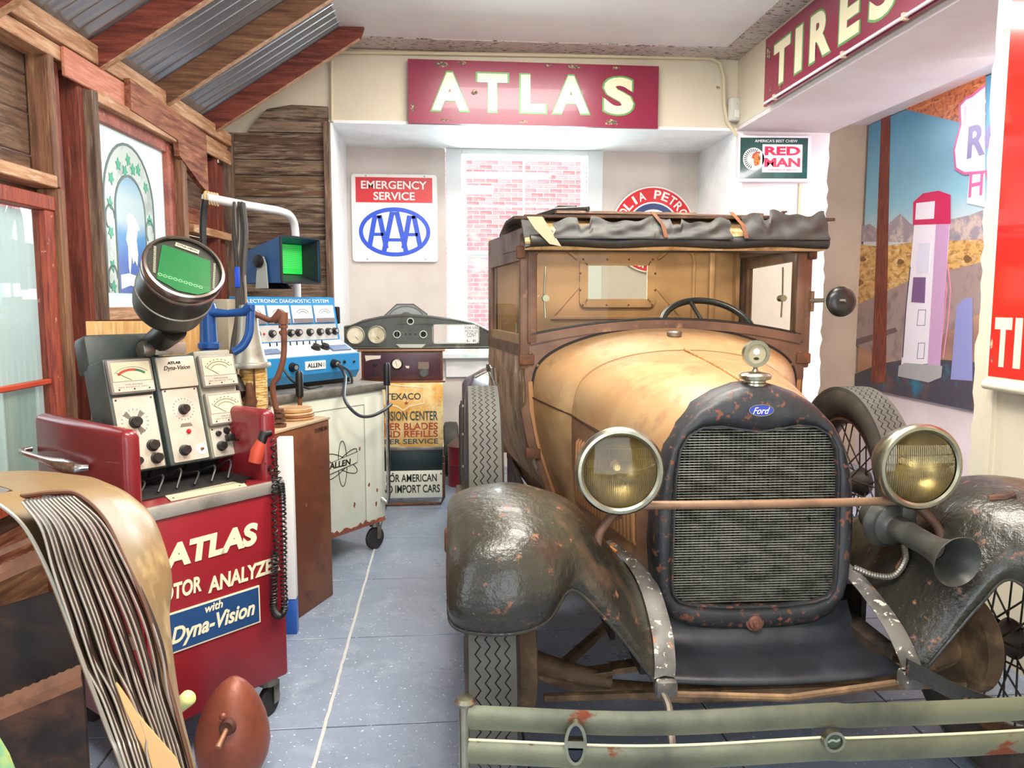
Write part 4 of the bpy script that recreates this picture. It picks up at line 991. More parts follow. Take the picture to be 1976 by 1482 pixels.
def chips(par, Mx, spots, z):
    rnd = random.Random(3)
    for x, y, rx, ry in spots:
        n = 14; p = [((1 + rnd.uniform(-.35, .35)) * rx * math.cos(2 * PI * i / n) + x, (1 + rnd.uniform(-.35, .35)) * ry * math.sin(2 * PI * i / n) + y) for i in range(n)]
        obj('enamel_chip', MB().prism(p, z, z + .0008, Mx), chipm, par, sharp=None)
# ATLAS
AW, AH = 1.815, .432
AM = signf((-.233, 5.715, 2.708), (1, 0.0, -.002))
s1 = thing('hanging_sign', 'long maroon enamel sign with cream letters, flat on the wall over the window niche', 'sign', (-.233, 5.715, 2.708))
obj('panel', MB().prism([(0, 0), (AW, 0), (AW, AH), (0, AH)], 0, .02, AM), maroon, s1, sharp=None)
obj('folded_edge', MB().stroke([(0, .0), (AW, .0)], .02, .0, .028, AM), maroon, s1, sharp=None)
for ch, (x0, x1) in zip('ATLAS', ((832, 905), (920, 980), (1003, 1053), (1065, 1137), (1162, 1222))):
    a = pp(AM, x0, 222)[0]; b = pp(AM, x1, 222)[0]
    lo, hi = .085, .345
    T(ch, AM, greenl, s1, a - .008, lo - .012, wd=b - a + .016, ht=hi - lo + .024, z=.020, off=.055, name='letter_outline')
    T(ch, AM, cream, s1, a + .006, lo, wd=b - a - .012, ht=hi - lo, z=.0212, off=.045, name='letter')
chips(s1, AM, [(.24, .40, .05, .02), (.38, .415, .03, .009), (1.0, .415, .03, .008), (1.19, .41, .05, .013), (1.5, .41, .03, .012), (.47, .215, .02, .022), (.03, .10, .016, .03), (.27, .01, .04, .014), (.82, .01, .035, .018), (1.47, .02, .05, .03), (1.33, .005, .02, .01)], .021)
# TIRES on the beam
TM = signf((2.165, 5.13, 2.722), (0, -1, -.0))
TW = 2.25
s2 = thing('hanging_sign', 'long maroon enamel sign with cream letters TIRES on the beam at upper right', 'sign', (2.165, 5.13, 2.722))
obj('panel', MB().prism([(0, 0), (TW, 0), (TW, AH), (0, AH)], 0, .02, TM), maroon, s2, sharp=None)
_tp = lambda x, y: pp(TM, x, y)[0]
for ch, xa, xb in zip('TIRES', (_tp(1499, 120), _tp(1540, 105), _tp(1569, 85), _tp(1626, 55), _tp(1684, 20)), (_tp(1531, 110), _tp(1555, 95), _tp(1611, 65), _tp(1667, 30), _tp(1738, 0))):
    T(ch, TM, greenl, s2, xa - .008, .075, wd=xb - xa + .016, ht=.284, z=.020, off=.055, name='letter_outline')
    T(ch, TM, cream, s2, xa + .006, .087, wd=xb - xa - .012, ht=.26, z=.0212, off=.045, name='letter')
chips(s2, TM, [(.10, .08, .012, .02), (.25, .07, .012, .02), (.05, .33, .03, .05), (1.9, .07, .02, .03)], .021)
obj('clear_tube', MB().tube([TM @ Vector((x, .012, .035)) for x in (.05, .8, 1.6, 2.24)], .009, 8), M('pale_tube', '#d9c9cf', .15), s2)
for x in (.2, 1.05, 1.6): obj('tube_clip', MB().rbox(-.01, .01, -.004, .03, .012, .046, .003, shift(TM, x, .0, 0)), M('clip', '#cdb79c', .4), s2)

# emergency service sign
EM = signf((-.745, 6.575, 1.765), (1, 0, 0)); EW, EH = .705, .715
s3 = thing('wall_sign', 'white metal sign with blue oval emblem and red EMERGENCY SERVICE band', 'sign', (-.745, 6.575, 1.765))
obj('panel', MB().prism(rrect(0, EW, 0, EH, .03), 0, .006, EM), white, s3, sharp=None)
red = M('sign_red', '#d8202b', .3); blue = M('sign_blue', '#1f4fd0', .3)
obj('red_band', MB().prism([(.035, .485), (.665, .485), (.665, .69), (.035, .69)], .006, .007, EM), red, s3, sharp=None)
T('EMERGENCY', EM, white, s3, .35, .595, wd=.54, ht=.066, z=.007, off=.02, align='CENTER'); T('SERVICE', EM, white, s3, .35, .505, wd=.34, ht=.066, z=.007, off=.02, align='CENTER')
cx, cy = .350, .245
obj('oval_ring', MB().stroke(ell(.278, .185, 72, cx, cy), .034, .006, .0075, EM, True), blue, s3, sharp=None)
lg = MB()
for dx, w_, h0, h1, bar in ((0, .115, -.165, .165, -.065), (-.142, .088, -.135, .135, -.02), (.142, .088, -.135, .135, -.02)):
    for sg in (-1, 1): lg.stroke([(cx + dx + sg * .018, cy + h1), (cx + dx + sg * w_ * .80, cy + h0)], .040, .006, .0078 + .0001 * sg + (.0004 if dx == 0 else 0), EM)
    lg.box(cx + dx - .018 - .012, cx + dx + .018 + .012, cy + h1 - .025, cy + h1, .006, .0079, EM)
    hw = .018 + (w_ * .8 - .018) * (h1 - bar) / (h1 - h0); lg.box(cx + dx - hw, cx + dx + hw, cy + bar - .013, cy + bar + .013, .006, .0079, EM)
obj('oval_lettering', lg, blue, s3, sharp=None, label='three tall interlocked blue letters A')
for x, y in ((.12, .70), (.60, .70), (.12, .02), (.60, .02)): obj('screw', MB().prism(ell(.006, .006, 10, x, y), .006, .009, EM), steel, s3)
# round oil company sign
MC = Vector((1.80, 6.575, 2.045)); MM = signf(MC, (1, 0, 0))
s4 = thing('wall_sign', 'round red and white petroleum sign half hidden behind the cab roof', 'sign', tuple(MC))
obj('panel', MB().prism(ell(.366, .366, 64), 0, .010, MM), white, s4, sharp=None)
obj('red_ring', MB().stroke(ell(.295, .295, 72), .118, .010, .012, MM, True), red, s4, sharp=None)
obj('blue_disc', MB().stroke(ell(.198, .198, 64), .05, .010, .0118, MM, True), M('navy', '#2c3f72', .4), s4, sharp=None)
obj('red_disc', MB().prism(ell(.15, .15, 48), .010, .0122, MM), M('centre_red', '#c8402c', .4), s4, sharp=None)
obj('green_crest', MB().prism([(-.05, 0), (-.03, .10), (0, .135), (.03, .10), (.05, 0)], .0122, .013, MM), M('crest_green', '#9a9a40', .5), s4, sharp=None)
def arc_text(s, a0, a1, rad, Mx, z, ht, mat, par, up=True, wfac=.8):
    n = len(s); mb = MB()
    for i, ch in enumerate(s):
        if ch == ' ': continue
        a = R(a0 + (a1 - a0) * i / (n - 1))
        m = Mx @ Matrix.Translation((rad * math.cos(a), rad * math.sin(a), z)) @ Matrix.Rotation(a - PI / 2 if up else a + PI / 2, 4, 'Z')
        t = textmb(ch, shift(m, 0, -ht / 2, 0), ht=ht, wd=ht * (.28 if ch == 'I' else wfac), ext=.001, off=.02, align='CENTER'); mb.v, b = mb.v + t.v, len(mb.v); mb.f += [tuple(i_ + b for i_ in f) for f in t.f]
    return obj('lettering', mb, mat, par, sharp=None)
arc_text('MAGNOLIA', 205, 110.3, .297, MM, .012, .075, white, s4); arc_text('PETROLEUM', 83.2, -25, .297, MM, .012, .075, white, s4)
arc_text('COMPANY', 238, 302, .297, MM, .012, .075, white, s4, up=False)
# tobacco sign on the column
RM = signf((2.205, 5.725, 2.325), (1, .0, .012)); RW, RH = .565, .335
s5 = thing('wall_sign', 'small green tobacco sign with red letters on white, on the right column', 'sign', (2.205, 5.725, 2.325))
obj('frame', MB().prism([(0, 0), (RW, 0), (RW, RH), (0, RH)], 0, .018, RM), M('frame_white', '#efe6ea', .3), s5, sharp=None)
obj('panel', MB().prism([(.015, .022), (RW - .028, .022), (RW - .028, RH - .015), (.015, RH - .015)], .018, .0195, RM), M('dark_green', '#1f4a44', .12, 0, [('#33605a', 5, .45, .7, (1, 1, 1))], coat=.4), s5, sharp=None)
obj('white_field', MB().prism([(.185, .068), (.495, .068), (.495, .272), (.185, .272)], .0195, .0205, RM), white, s5, sharp=None)
redp = M('label_red', '#e0224e', .25)
T('RED', RM, redp, s5, .340, .192, wd=.275, ht=.064, z=.0205, off=.04, align='CENTER'); T('MAN', RM, redp, s5, .340, .107, wd=.278, ht=.066, z=.0205, off=.04, align='CENTER')
T('CHEWING TOBACCO', RM, redp, s5, .345, .079, wd=.225, ht=.013, z=.0205, align='CENTER', off=.01); T("AMERICA'S BEST CHEW", RM, white, s5, .29, .287, wd=.33, ht=.020, z=.0195, align='CENTER', off=.01)
obj('round_emblem', MB().prism(ell(.082, .082, 40, .118, .165), .0195, .0205, RM), white, s5, sharp=None)
fe = MB()
for i in range(15):
    a = R(70 + i * 13); fe.prism([(.118 + .042 * math.cos(a - .05), .165 + .042 * math.sin(a - .05)), (.118 + .074 * math.cos(a - .07), .165 + .074 * math.sin(a - .07)), (.118 + .078 * math.cos(a), .165 + .078 * math.sin(a)), (.118 + .06 * math.cos(a + .05), .165 + .06 * math.sin(a + .05))], .0205, .0212, RM)
obj('feather_tips', fe, black, s5, sharp=None, kind='stuff')
obj('emblem_face', MB().prism([(.125, .115), (.160, .118), (.168, .150), (.172, .175), (.160, .200), (.130, .205), (.115, .18), (.120, .14)], .0205, .0214, RM), M('emblem_orange', '#d8853a', .5, 0, [('#7a3c1e', 60, .52, .6, (1, 1, 1))]), s5, sharp=None)
obj('headband', MB().stroke([(.108, .17), (.118, .198), (.140, .212), (.166, .21)], .014, .0205, .0218, RM), M('band_red', '#c8452e', .5), s5, sharp=None)
# red tyre sign on the near pier
FM = signf((2.165, 2.86, 1.10), (0, -1, 0)); FWd, FH = 1.3, 1.75
s6 = thing('wall_sign', 'tall red enamel sign with cream letters on the near pier at the right edge', 'sign', (2.165, 2.86, 1.10))
cre = M('enamel_cream', '#e6dfc4', .25, 0, [('#8c5a3a', 8, .7, .74, (1, 1, 1))])
obj('panel', MB().prism([(0, 0), (FWd, 0), (FWd, FH), (0, FH)], 0, .02, FM), cre, s6, sharp=None)
obj('red_field', MB().prism([(.012, .035), (FWd, .035), (FWd, FH), (.012, FH)], .02, .022, FM), M('enamel_red', '#cc2a22', .12, 0, [('#b5241f', 4, .45, .7, (1, 1, 1))], coat=.6), s6, sharp=None)
obj('lower_lip', MB().tube([FM @ Vector((0, .0, .02)), FM @ Vector((FWd, 0, .02))], .02, 10), cre, s6)
for ch, a, b in zip('TIRES', (.035, .142, .235, .36, .50), (.125, .178, .335, .46, .62)): T(ch, FM, cream, s6, a, .075, wd=b - a, ht=.19, z=.022, off=.05, name='letter')
T('I', FM, cream, s6, .22, .36, wd=.075, ht=.20, z=.022, off=.05, name='letter'); obj('letter_serif', MB().prism([(.185, .36), (.33, .36), (.33, .385), (.185, .385)], .022, .0232, FM).prism([(.195, .545), (.33, .545), (.33, .57), (.195, .57)], .022, .0232, FM), cream, s6, sharp=None)
chips(s6, FM, [(.022, .16, .006, .02), (.03, .10, .005, .008)], .022)

# conduit and motion sensor
cm_ = M('painted_conduit', '#d2c6a6', .55)
cpath = [at(648, 100, Y=5.73), at(900, 104, Y=5.73), at(1200, 109, Y=5.73), at(1370, 112, Y=5.73), at(1390, 122, Y=5.73), at(1397, 150, Y=5.73), at(1398, 205, Y=5.73), at(1404, 236, Y=5.73), at(1422, 262, Y=5.73)]
c_ = obj('wall_conduit', MB().tube(cpath, .014, 8), cm_); props(c_, 'cream painted pipe along the wall top, bending down by the sensor', 'pipe')
c_ = obj('wall_conduit', MB().tube([at(640, 118, Y=5.73), at(641, 235, Y=5.73)], .012, 8), cm_); props(c_, 'thin vertical pipe at the left corner of the window niche', 'pipe')
c_ = obj('wall_conduit', MB().tube([(2.705, 5.735, 2.32), (2.70, 5.735, 1.4)], .011, 8).cyl((2.70, 5.72, 2.06), (2.70, 5.74, 2.06), .02), cm_); props(c_, 'thin pipe running down below the small green tobacco sign', 'pipe')
ms = thing('motion_sensor', 'small white motion sensor high in the corner beside the bending pipe', 'sensor', tuple(at(1417, 212, Y=5.70)))
SMx = signf(at(1417, 234, Y=5.70), (.9, .25, 0))
obj('housing', MB().rbox(-.042, .042, 0, .165, -.03, .03, .012, SMx), M('sensor_white', '#d8d6cf', .4), ms)
obj('sensor_lens', MB().rbox(-.02, .02, .02, .075, .028, .036, .004, SMx), M('lens_white', '#f0f0ee', .25), ms); obj('indicator', MB().prism(ell(.003, .003, 8, 0, .12), .030, .0315, SMx), black, ms)

# ---- mural in the alcove ------------------------------------------------------
UX = 3.60
UM = signf((UX, 6.38, .70), (0, -1, 0)); UW, UH = 2.6, 2.21
def gradmat(name, stops, axis=2, z0=0.0, z1=1.0, rough=.3, lay=None):
    """printed vertical colour blend in the print itself"""
    m = bpy.data.materials.new(name); m.use_nodes = True; nt = m.node_tree; N = nt.nodes; L = nt.links
    b = N['Principled BSDF']; b.inputs['Roughness'].default_value = rough
    tc = N.new('ShaderNodeTexCoord'); sp = N.new('ShaderNodeSeparateXYZ'); L.new(tc.outputs['Object'], sp.inputs[0])
    mr = N.new('ShaderNodeMapRange'); mr.inputs[1].default_value = z0; mr.inputs[2].default_value = z1; L.new(sp.outputs[axis], mr.inputs[0])
    cr = N.new('ShaderNodeValToRGB'); els = cr.color_ramp.elements
    while len(els) < len(stops): els.new(.5)
    for e, (p, c) in zip(els, stops): e.position = p; e.color = lin(c)
    nz = N.new('ShaderNodeTexNoise'); nz.inputs['Scale'].default_value = lay or 6; nz.inputs['Detail'].default_value = 5; L.new(tc.outputs['Object'], nz.inputs['Vector'])
    ad = N.new('ShaderNodeMath'); ad.operation = 'MULTIPLY_ADD'; ad.inputs[1].default_value = .06; ad.inputs[2].default_value = -.03; L.new(nz.outputs[0], ad.inputs[0])
    a2 = N.new('ShaderNodeMath'); L.new(mr.outputs[0], a2.inputs[0]); L.new(ad.outputs[0], a2.inputs[1])
    L.new(a2.outputs[0], cr.inputs[0]); L.new(cr.outputs[0], b.inputs['Base Color']); return m
mu_ = thing('wall_mural', 'large printed desert road mural with a gas pump in the right alcove', 'mural', (UX, 6.38, .70))
obj('printed_panel', MB().prism([(0, 0), (UW, 0), (UW, UH), (0, UH)], 0, .01, UM),
    gradmat('mural_print', [(0, '#8e5f3c'), (.12, '#b98d6a'), (.20, '#8f6f66'), (.30, '#b48f74'), (.40, '#d2a45c'), (.47, '#c79a55'), (.50, '#b99a80'), (.56, '#cfd8d8'), (.7, '#8cc0cf'), (1, '#4d8fae')], 2, 0, 2.15), mu_, sharp=None)
def mp(name, pts, mat, z=.010, t=.0012, px=True, **k):
    q = [pp(UM, x, y) for x, y in pts] if px else pts
    return obj(name, MB().prism(q, z, z + t, UM), mat, mu_, sharp=None, **k)
FL = lambda n, c, r=.3: M(n, c, r)
mp('printed_mountains', [(1652, 440), (1680, 432), (1700, 445), (1725, 425), (1740, 412), (1760, 432), (1790, 440), (1830, 425), (1875, 415), (1900, 405), (1900, 470), (1652, 466)], M('mural_mountain', '#9a8f96', .3, 0, [('#c9b7aa', 7, .5, .6, (1, 1, 1)), ('#6f86a4', 9, .58, .66, (1, 1, 1))]))
mp('printed_road', [(1652, 590), (1760, 540), (1900, 505), (1900, 600), (1730, 700), (1652, 665)], M('mural_road', '#a08c86', .3, 0, [('#7a6864', 6, .5, .7, (1, 1, 1))]), .0102)
mp('printed_scrub', [(1652, 470), (1700, 476), (1760, 468), (1900, 462), (1900, 520), (1790, 535), (1652, 600)], M('mural_scrub', '#d6ab66', .3, 0, [('#a87a3e', 14, .48, .6, (1, 1, 2)), ('#e8cfa0', 9, .55, .7, (1, 1, 3))]), .0101)
for bx_, by_, br_ in ((1660, 545, 9), (1668, 500, 6), (1740, 505, 7), (1870, 500, 9), (1655, 575, 6)):
    rb__ = random.Random(bx_); mp('printed_bush', [(bx_ + br_ * (.7 + rb__.random() * .5) * math.cos(i * PI / 6), by_ + br_ * .8 * (.7 + rb__.random() * .5) * math.sin(i * PI / 6)) for i in range(12)], M('mural_bush', '#7a5a34', .3, 0, [('#a07c48', 30, .5, .6, (1, 1, 1))]), .0113)
mp('printed_shadow', [(1652, 655), (1730, 632), (1735, 640), (1652, 668)], M('mural_shadow', '#6b5a5c', .3), .0113)
mp('printed_kerb', [(1652, 745), (1652, 722), (1700, 702), (1770, 690), (1900, 700), (1905, 798)], M('mural_kerb', '#43434f', .3, 0, [('#2f6f86', 4, .55, .65, (1, 1, 1)), ('#6c4f48', 7, .5, .7, (1, 1, 1))]), .0112)
mp('printed_roof', [(1725, 205), (1800, 150), (1905, 110), (1905, 235), (1880, 250), (1850, 235)], M('mural_roof', '#c7703c', .3, 0, [('#8e4424', 5, .48, .6, (1, 6, 6)), ('#e29a62', 7, .52, .7, (1, 1, 6))]), .0105)
mp('printed_post', [(1704, 212), (1721, 205), (1712, 738), (1684, 738)], M('mural_post', '#6f3227', .3, 0, [('#a9573c', 6, .5, .6, (1, 30, 1)), ('#3e1c1a', 8, .52, .62, (1, 30, 1))]), .0125)
pw = M('mural_pump_white', '#e9e4ec', .25); pr2 = M('mural_pump_red', '#c92a5c', .25); lnm = M('mural_line', '#5b6a86', .3); pk = M('mural_pink', '#d98ba8', .3)
mp('printed_pump', [(1768, 430), (1836, 432), (1818, 700), (1742, 706)], pw, .0128, label='white gas pump printed on the mural')
mp('printed_pump_side', [(1810, 432), (1836, 432), (1818, 706), (1793, 712)], M('mural_pump_side', '#c7a0c4', .3), .0142)
mp('printed_pump_head', [(1766, 390), (1785, 373), (1815, 368), (1838, 376), (1838, 432), (1765, 434)], pr2, .0145)
mp('printed_head_label', [(1772, 392), (1808, 388), (1806, 422), (1770, 424)], pw, .0158)
mp('printed_pump_base', [(1738, 706), (1750, 700), (1822, 706), (1820, 728), (1796, 738), (1736, 726)], M('mural_base', '#a6a6a6', .4), .0145)
mp('printed_gauge', [(1766, 535), (1790, 535), (1788, 585), (1762, 583)], M('mural_plum', '#7a5a86', .3), .0144); mp('printed_window', [(1776, 470), (1800, 468), (1796, 525), (1772, 527)], M('mural_pale', '#d8d9e8', .3), .0144)
for a, b, c, d in ((1776, 598, 1790, 628), (1776, 662, 1788, 692)): 
    q = [pp(UM, x, y) for x, y in ((a, b), (c, b), (c - 2, d), (a - 3, d))]; obj('printed_outline', MB().stroke(q, .008, .0128, .0146, UM, True), lnm, mu_, sharp=None)
for k_, xs0 in enumerate((1824, 1832)):
    q = [pp(UM, x, y) for x, y in ((xs0, 510), (xs0 + 6, 560), (xs0, 630), (xs0 - 8, 690))]; obj('printed_hose', MB().stroke(q, .012, .0128, .0146, UM), pk, mu_, sharp=None)
q = [pp(UM, x, y) for x, y in ((1760, 515), (1752, 590), (1745, 690))]; obj('printed_hose', MB().stroke(q, .012, .0128, .0146, UM), FL('mural_dark', '#453a4c'), mu_, sharp=None)
mp('printed_tank', [(1850, 590), (1865, 575), (1880, 575), (1880, 735), (1838, 732)], M('mural_tank', '#8e92c8', .3), .0135)
# highway shield
sh = [(1905, 165), (1880, 185), (1868, 190), (1856, 205), (1858, 240), (1845, 290), (1848, 325), (1865, 335), (1905, 332)]
mp('printed_shield', sh, pw, .0146); q = [pp(UM, x, y) for x, y in sh]; obj('shield_outline', MB().stroke(q[:-1] + [q[-1]], .020, .0158, .017, UM), M('shield_pink', '#c86a98', .3), mu_, sharp=None)
mp('printed_plate', [(1875, 335), (1905, 330), (1905, 400), (1870, 392)], pw, .0146)
a_ = pp(UM, 1870, 308); T('ROUTE', UM, M('mural_grey_letter', '#8a86ac', .3), mu_, a_[0], a_[1], ht=.22, z=.0164, off=.03); a_ = pp(UM, 1873, 382); T('HWY', UM, M('shield_pink', '#c86a98', .3), mu_, a_[0], a_[1], ht=.16, z=.0164, off=.01)
a_ = pp(UM, 1864, 240); T('US', UM, M('mural_faint', '#dcc6da', .3), mu_, a_[0], a_[1] - .02, ht=.14, z=.0164)

# ---- stained glass panel in the stud wall ---------------------------------------
sg = thing('stained_glass_panel', 'framed frosted glass panel painted with an arch, vines and a leaping white whale', 'window panel', tuple(WM @ Vector((.9, 0, 1.85))))
def GM_(): return WM @ Matrix(((1, 0, 0, 0), (0, 0, -1, 0), (0, 1, 0, 0), (0, 0, 0, 1)))
GM = GM_()
for a in (('frame_board', .37, .42, -.045, .06, 1.34, 2.36, WD['oldz']), ('frame_board', 1.36, 1.43, -.045, .06, 1.34, 2.33, WD['midz']), ('frame_board', .42, 1.36, -.045, .06, 2.32, 2.37, WD['newy']), ('frame_board', .42, 1.36, -.03, .06, 1.34, 1.40, WD['newy'])):
    obj(a[0], MB().rbox(*a[1:7], .003, WM, seg=1), a[7], sg, sharp=None)
pk2 = M('pink_moulding', '#a8604e', .6, 0, [('#7a3c30', 8, .45, .65, (1, 1, 1)), ('#d8a898', 16, .6, .7, (1, 1, 1))], bump=.4)
for a in ((.42, .495, 1.40, 2.32), (1.275, 1.36, 1.40, 2.32)): obj('moulding', MB().rbox(a[0], a[1], 0.0, .05, a[2], a[3], .006, WM), pk2 if a[0] > 1 else white, sg)
obj('moulding', MB().rbox(.495, 1.275, 0.0, .05, 2.26, 2.32, .006, WM), pk2, sg)
gw = glassmat('frosted_white', (222, 236, 236), .5, .1, .75, (222, 234, 232))
obj('frosted_pane', MB().box(.42, 1.36, .03, .036, 1.40, 2.30, WM), gw, sg, sharp=None)
def arch(c, hw, z0, zt, n=16, e=1.0):
    pts = [(c - hw, z0)] ; zs = zt - hw * e
    pts += [(c + hw * math.cos(PI - PI * i / n), zs + hw * e * math.sin(PI - PI * i / n)) for i in range(n + 1)]
    return pts + [(c + hw, z0)]
ac = .845
obj('painted_border', MB().prism(arch(ac, .275, 1.47, 2.215, e=1.1), -.030, -.028, GM), M('painted_grey_glass', '#c2ccc8', .3, 0, [('#a3aea9', 9, .5, .6, (1, 1, 1))]), sg, sharp=None)
for hw, zt in ((.275, 2.215), (.165, 2.06)): obj('lead_line', MB().stroke(arch(ac, hw, 1.47, zt, e=1.1), .013, -.029, -.025, GM), M('lead', '#5f6e6c', .5), sg, sharp=None)
obj('painted_sea', MB().prism(arch(ac, .158, 1.47, 2.05, e=1.1), -.029, -.0265, GM), gradmat('blue_wash', [(0, '#1c3fa8'), (.25, '#1450b8'), (.48, '#3f8cc8'), (.60, '#b5c9cc'), (.78, '#b5cdd0'), (1, '#6aa5cf')], 2, -.38, .22, .25, 9), sg, sharp=None)
obj('painted_whale', MB().prism([(.800, 1.86), (.825, 1.875), (.860, 1.870), (.905, 1.84), (.93, 1.80), (.905, 1.79), (.89, 1.74), (.90, 1.67), (.885, 1.61), (.86, 1.64), (.84, 1.62), (.83, 1.67), (.80, 1.56), (.79, 1.60), (.792, 1.70), (.775, 1.74), (.80, 1.80)], -.0265, -.024, GM), white, sg, sharp=None)
obj('painted_foam', MB().prism([(.70, 1.49), (.80, 1.51), (.86, 1.50), (.87, 1.56), (.79, 1.57), (.70, 1.56)], -.0265, -.024, GM), white, sg, sharp=None)
leafm = M('leaf_green', '#2f9f78', .4); rnd = random.Random(5)
lp = [(ac, 2.14, 0), (ac - .11, 2.10, 1), (ac + .11, 2.11, 2), (ac - .19, 2.02, 3), (ac + .19, 2.03, 1.5), (ac - .215, 1.90, 2), (ac + .22, 1.86, 1), (ac - .22, 1.76, 4), (ac + .22, 1.72, 3), (ac - .22, 1.60, .5), (ac + .22, 1.58, 2.2), (ac + .05, 2.10, 1), (ac - .04, 2.08, 3), (ac - .22, 1.50, 2)]
for x, z_, a in lp:
    p = [(x + (.03 if i % 2 else .017) * math.cos(a + i * PI / 5), z_ + (.034 if i % 2 else .018) * math.sin(a + i * PI / 5)) for i in range(10)]
    obj('painted_leaf', MB().prism(p, -.028, -.0255, GM), leafm, sg, sharp=None)
for x, z_ in ((ac - .22, 1.83), (ac + .22, 1.80), (ac - .22, 1.54), (ac + .22, 1.50)): obj('painted_scroll', MB().stroke(ell(.045, .06, 24, x, z_, 0, PI * 1.3, True), .010, -.029, -.0255, GM), MATS['lead'], sg, sharp=None)
# the bits of the outdoors behind: a plain pale boarding outside
bo = obj('outer_boarding', MB().box(-1.05 - 1.4, -1.02 - 1.4, 2.5, 6.2, 0, 1.30), WD['oldy'], None, kind='structure', sharp=None); bo['label'] = 'weathered boarding outside the stud wall'
# ================================================================ GARAGE EQUIPMENT
def lf(P, deg):
    e = R(deg); return frame((P[0], P[1], 0), (math.sin(e), math.cos(e), 0))   # x along the front, y to the back, z up
def knob(par, Mx, x, y, r=.012, h=.014, z=0.0, mat=black, ang=0.6, cap=None):
    k = obj('knob', MB().lathe([(r * 1.25, 0), (r * 1.2, h * .25), (r, h * .3), (r * .92, h), (.0001, h)], shift(Mx, x, y, z), 20).box(-r * .12, r * .12, 0, r * 1.0, h, h + .0015, shift(Mx, x, y, z) @ Matrix.Rotation(ang, 4, 'Z')), mat, par)
    if cap: obj('knob_cap', MB().prism(ell(r * .6, r * .6, 16), h, h + .002, shift(Mx, x, y, z)), cap, k)
    return k
def screw(par, Mx, x, y, z=0.0, r=.0035): obj('screw', MB().prism(ell(r, r, 8), 0, .0015, shift(Mx, x, y, z)), M('dark_screw', '#3b352c', .5, .5), par, sharp=None)
redb = M('oxblood_red_paint', '#7e2228', .28, 0, [('#70181f', 3, .45, .7, (1, 1, 1), .35), ('#a33236', 6, .58, .75, (1, 1, 1), .3)], bump=.08, coat=.2)
redf2 = M('red_front_paint', '#8e2029', .32, 0, [('#781b23', 3, .45, .7, (1, 1, 1), .38)], bump=.06)
alum = M('aged_aluminium', '#b9b5ab', .38, .55, [('#8e8a80', 9, .48, .68, (1, 1, 1), .5)])
face = M('instrument_face', '#c9c3b3', .42, .25, [('#aaa393', 6, .45, .7, (1, 1, 1))])
dgrey = M('dark_green_grey_case', '#3f4844', .5, 0, [('#545b55', 5, .5, .7, (1, 1, 1))])
taupe = M('taupe_bezel', '#8d867c', .4)
ink = M('black_ink', '#1a1814', .5); dialp = M('dial_paper', '#e3ddc8', .5); faint = M('faint_ink', '#7c776b', .5)

RP = (-.872, 2.243); RFm = lf(RP, 42); RW_, RD_ = .49, .56
ra = thing('motor_analyzer', 'red wheeled cabinet analyzer with lettered front, three gauge panels and round scope', 'machine', (RP[0], RP[1], 0))
def rb_(name, x0, x1, y0, y1, z0, z1, mat, r=.006, par=None, seg=2, **k): return obj(name, MB().rbox(x0, x1, y0, y1, z0, z1, r, RFm, seg), mat, par or ra, **k)
rb_('cabinet_body', .0, RW_, .0, RD_, .14, .79, redf2, .012)
rb_('top_deck', .0, RW_, .005, RD_, .79, .826, redb, .006)
rb_('metal_edge', -.002, RW_ + .002, -.006, .012, .789, .829, alum, .003)
rb_('wing', -.045, .012, -.012, RD_ + .01, .80, 1.065, redb, .024, seg=4, label='left red side wing with a chrome handle')
obj('wing_cheek', MB().rbox(-.040, .0, .0, RD_, .14, .81, .012, RFm), redb, ra)
rb_('wing', RW_ - .05, RW_ + .008, .03, RD_ + .01, .80, 1.065, redb, .024, seg=4, label='right red side wing')
rb_('well_back', .01, RW_ - .05, .30, .32, .80, 1.06, M('well_dark', '#1c1a1a', .7), .003)
rb_('well_floor', .012, RW_ - .05, .10, .30, .826, .832, MATS['well_dark'], .001)
for k in range(6):
    x = .06 + k * .06; obj('loose_wire', MB().tube(spl([RFm @ Vector((x, .12, .84)), RFm @ Vector((x + .04, .16, .87 + .01 * (k % 3))), RFm @ Vector((x + .02, .22, .86)), RFm @ Vector((x + .07, .27, .89))], 12), .004, 6), black, ra)
hd_ = MB().tube(spl([RFm @ Vector((-.046, .60, .945)), RFm @ Vector((-.085, .57, .945)), RFm @ Vector((-.088, .42, .943)), RFm @ Vector((-.086, .30, .940)), RFm @ Vector((-.075, .22, .938)), RFm @ Vector((-.047, .19, .938))], 24), [.010] * 10 + [.012, .014, .016, .018, .020, .021, .021, .020, .018, .016, .014, .012, .011, .010], 12)
obj('handle', hd_, chrome, ra, label='chrome grab handle on the left wing')
RFs = signf(RFm @ Vector((0, 0, 0)), RFm.col[0].xyz)
T('ATLAS', RFs, cream, ra, .060, .632, wd=.325, ht=.075, z=.0005, ext=.002, off=.05, shear=.15, name='front_lettering')
T('MOTOR', RFs, cream, ra, .018, .535, wd=.160, ht=.050, z=.0005, ext=.002, off=.03, shear=.1, name='front_lettering'); T('ANALYZER', RFs, cream, ra, .200, .520, wd=.268, ht=.050, z=.0005, ext=.002, off=.03, shear=.1, name='front_lettering')
pb = obj('name_plate', MB().prism([(.050, .372), (.382, .366), (.382, .492), (.050, .498)], 0, .004, RFs), cream, ra, sharp=None, label='blue name plate with cream border')
obj('plate_field', MB().prism([(.055, .377), (.377, .371), (.377, .487), (.055, .493)], .004, .005, RFs), M('plate_blue', '#274a78', .3, 0, [('#1f3c66', 4, .45, .7, (1, 1, 1))]), pb, sharp=None)
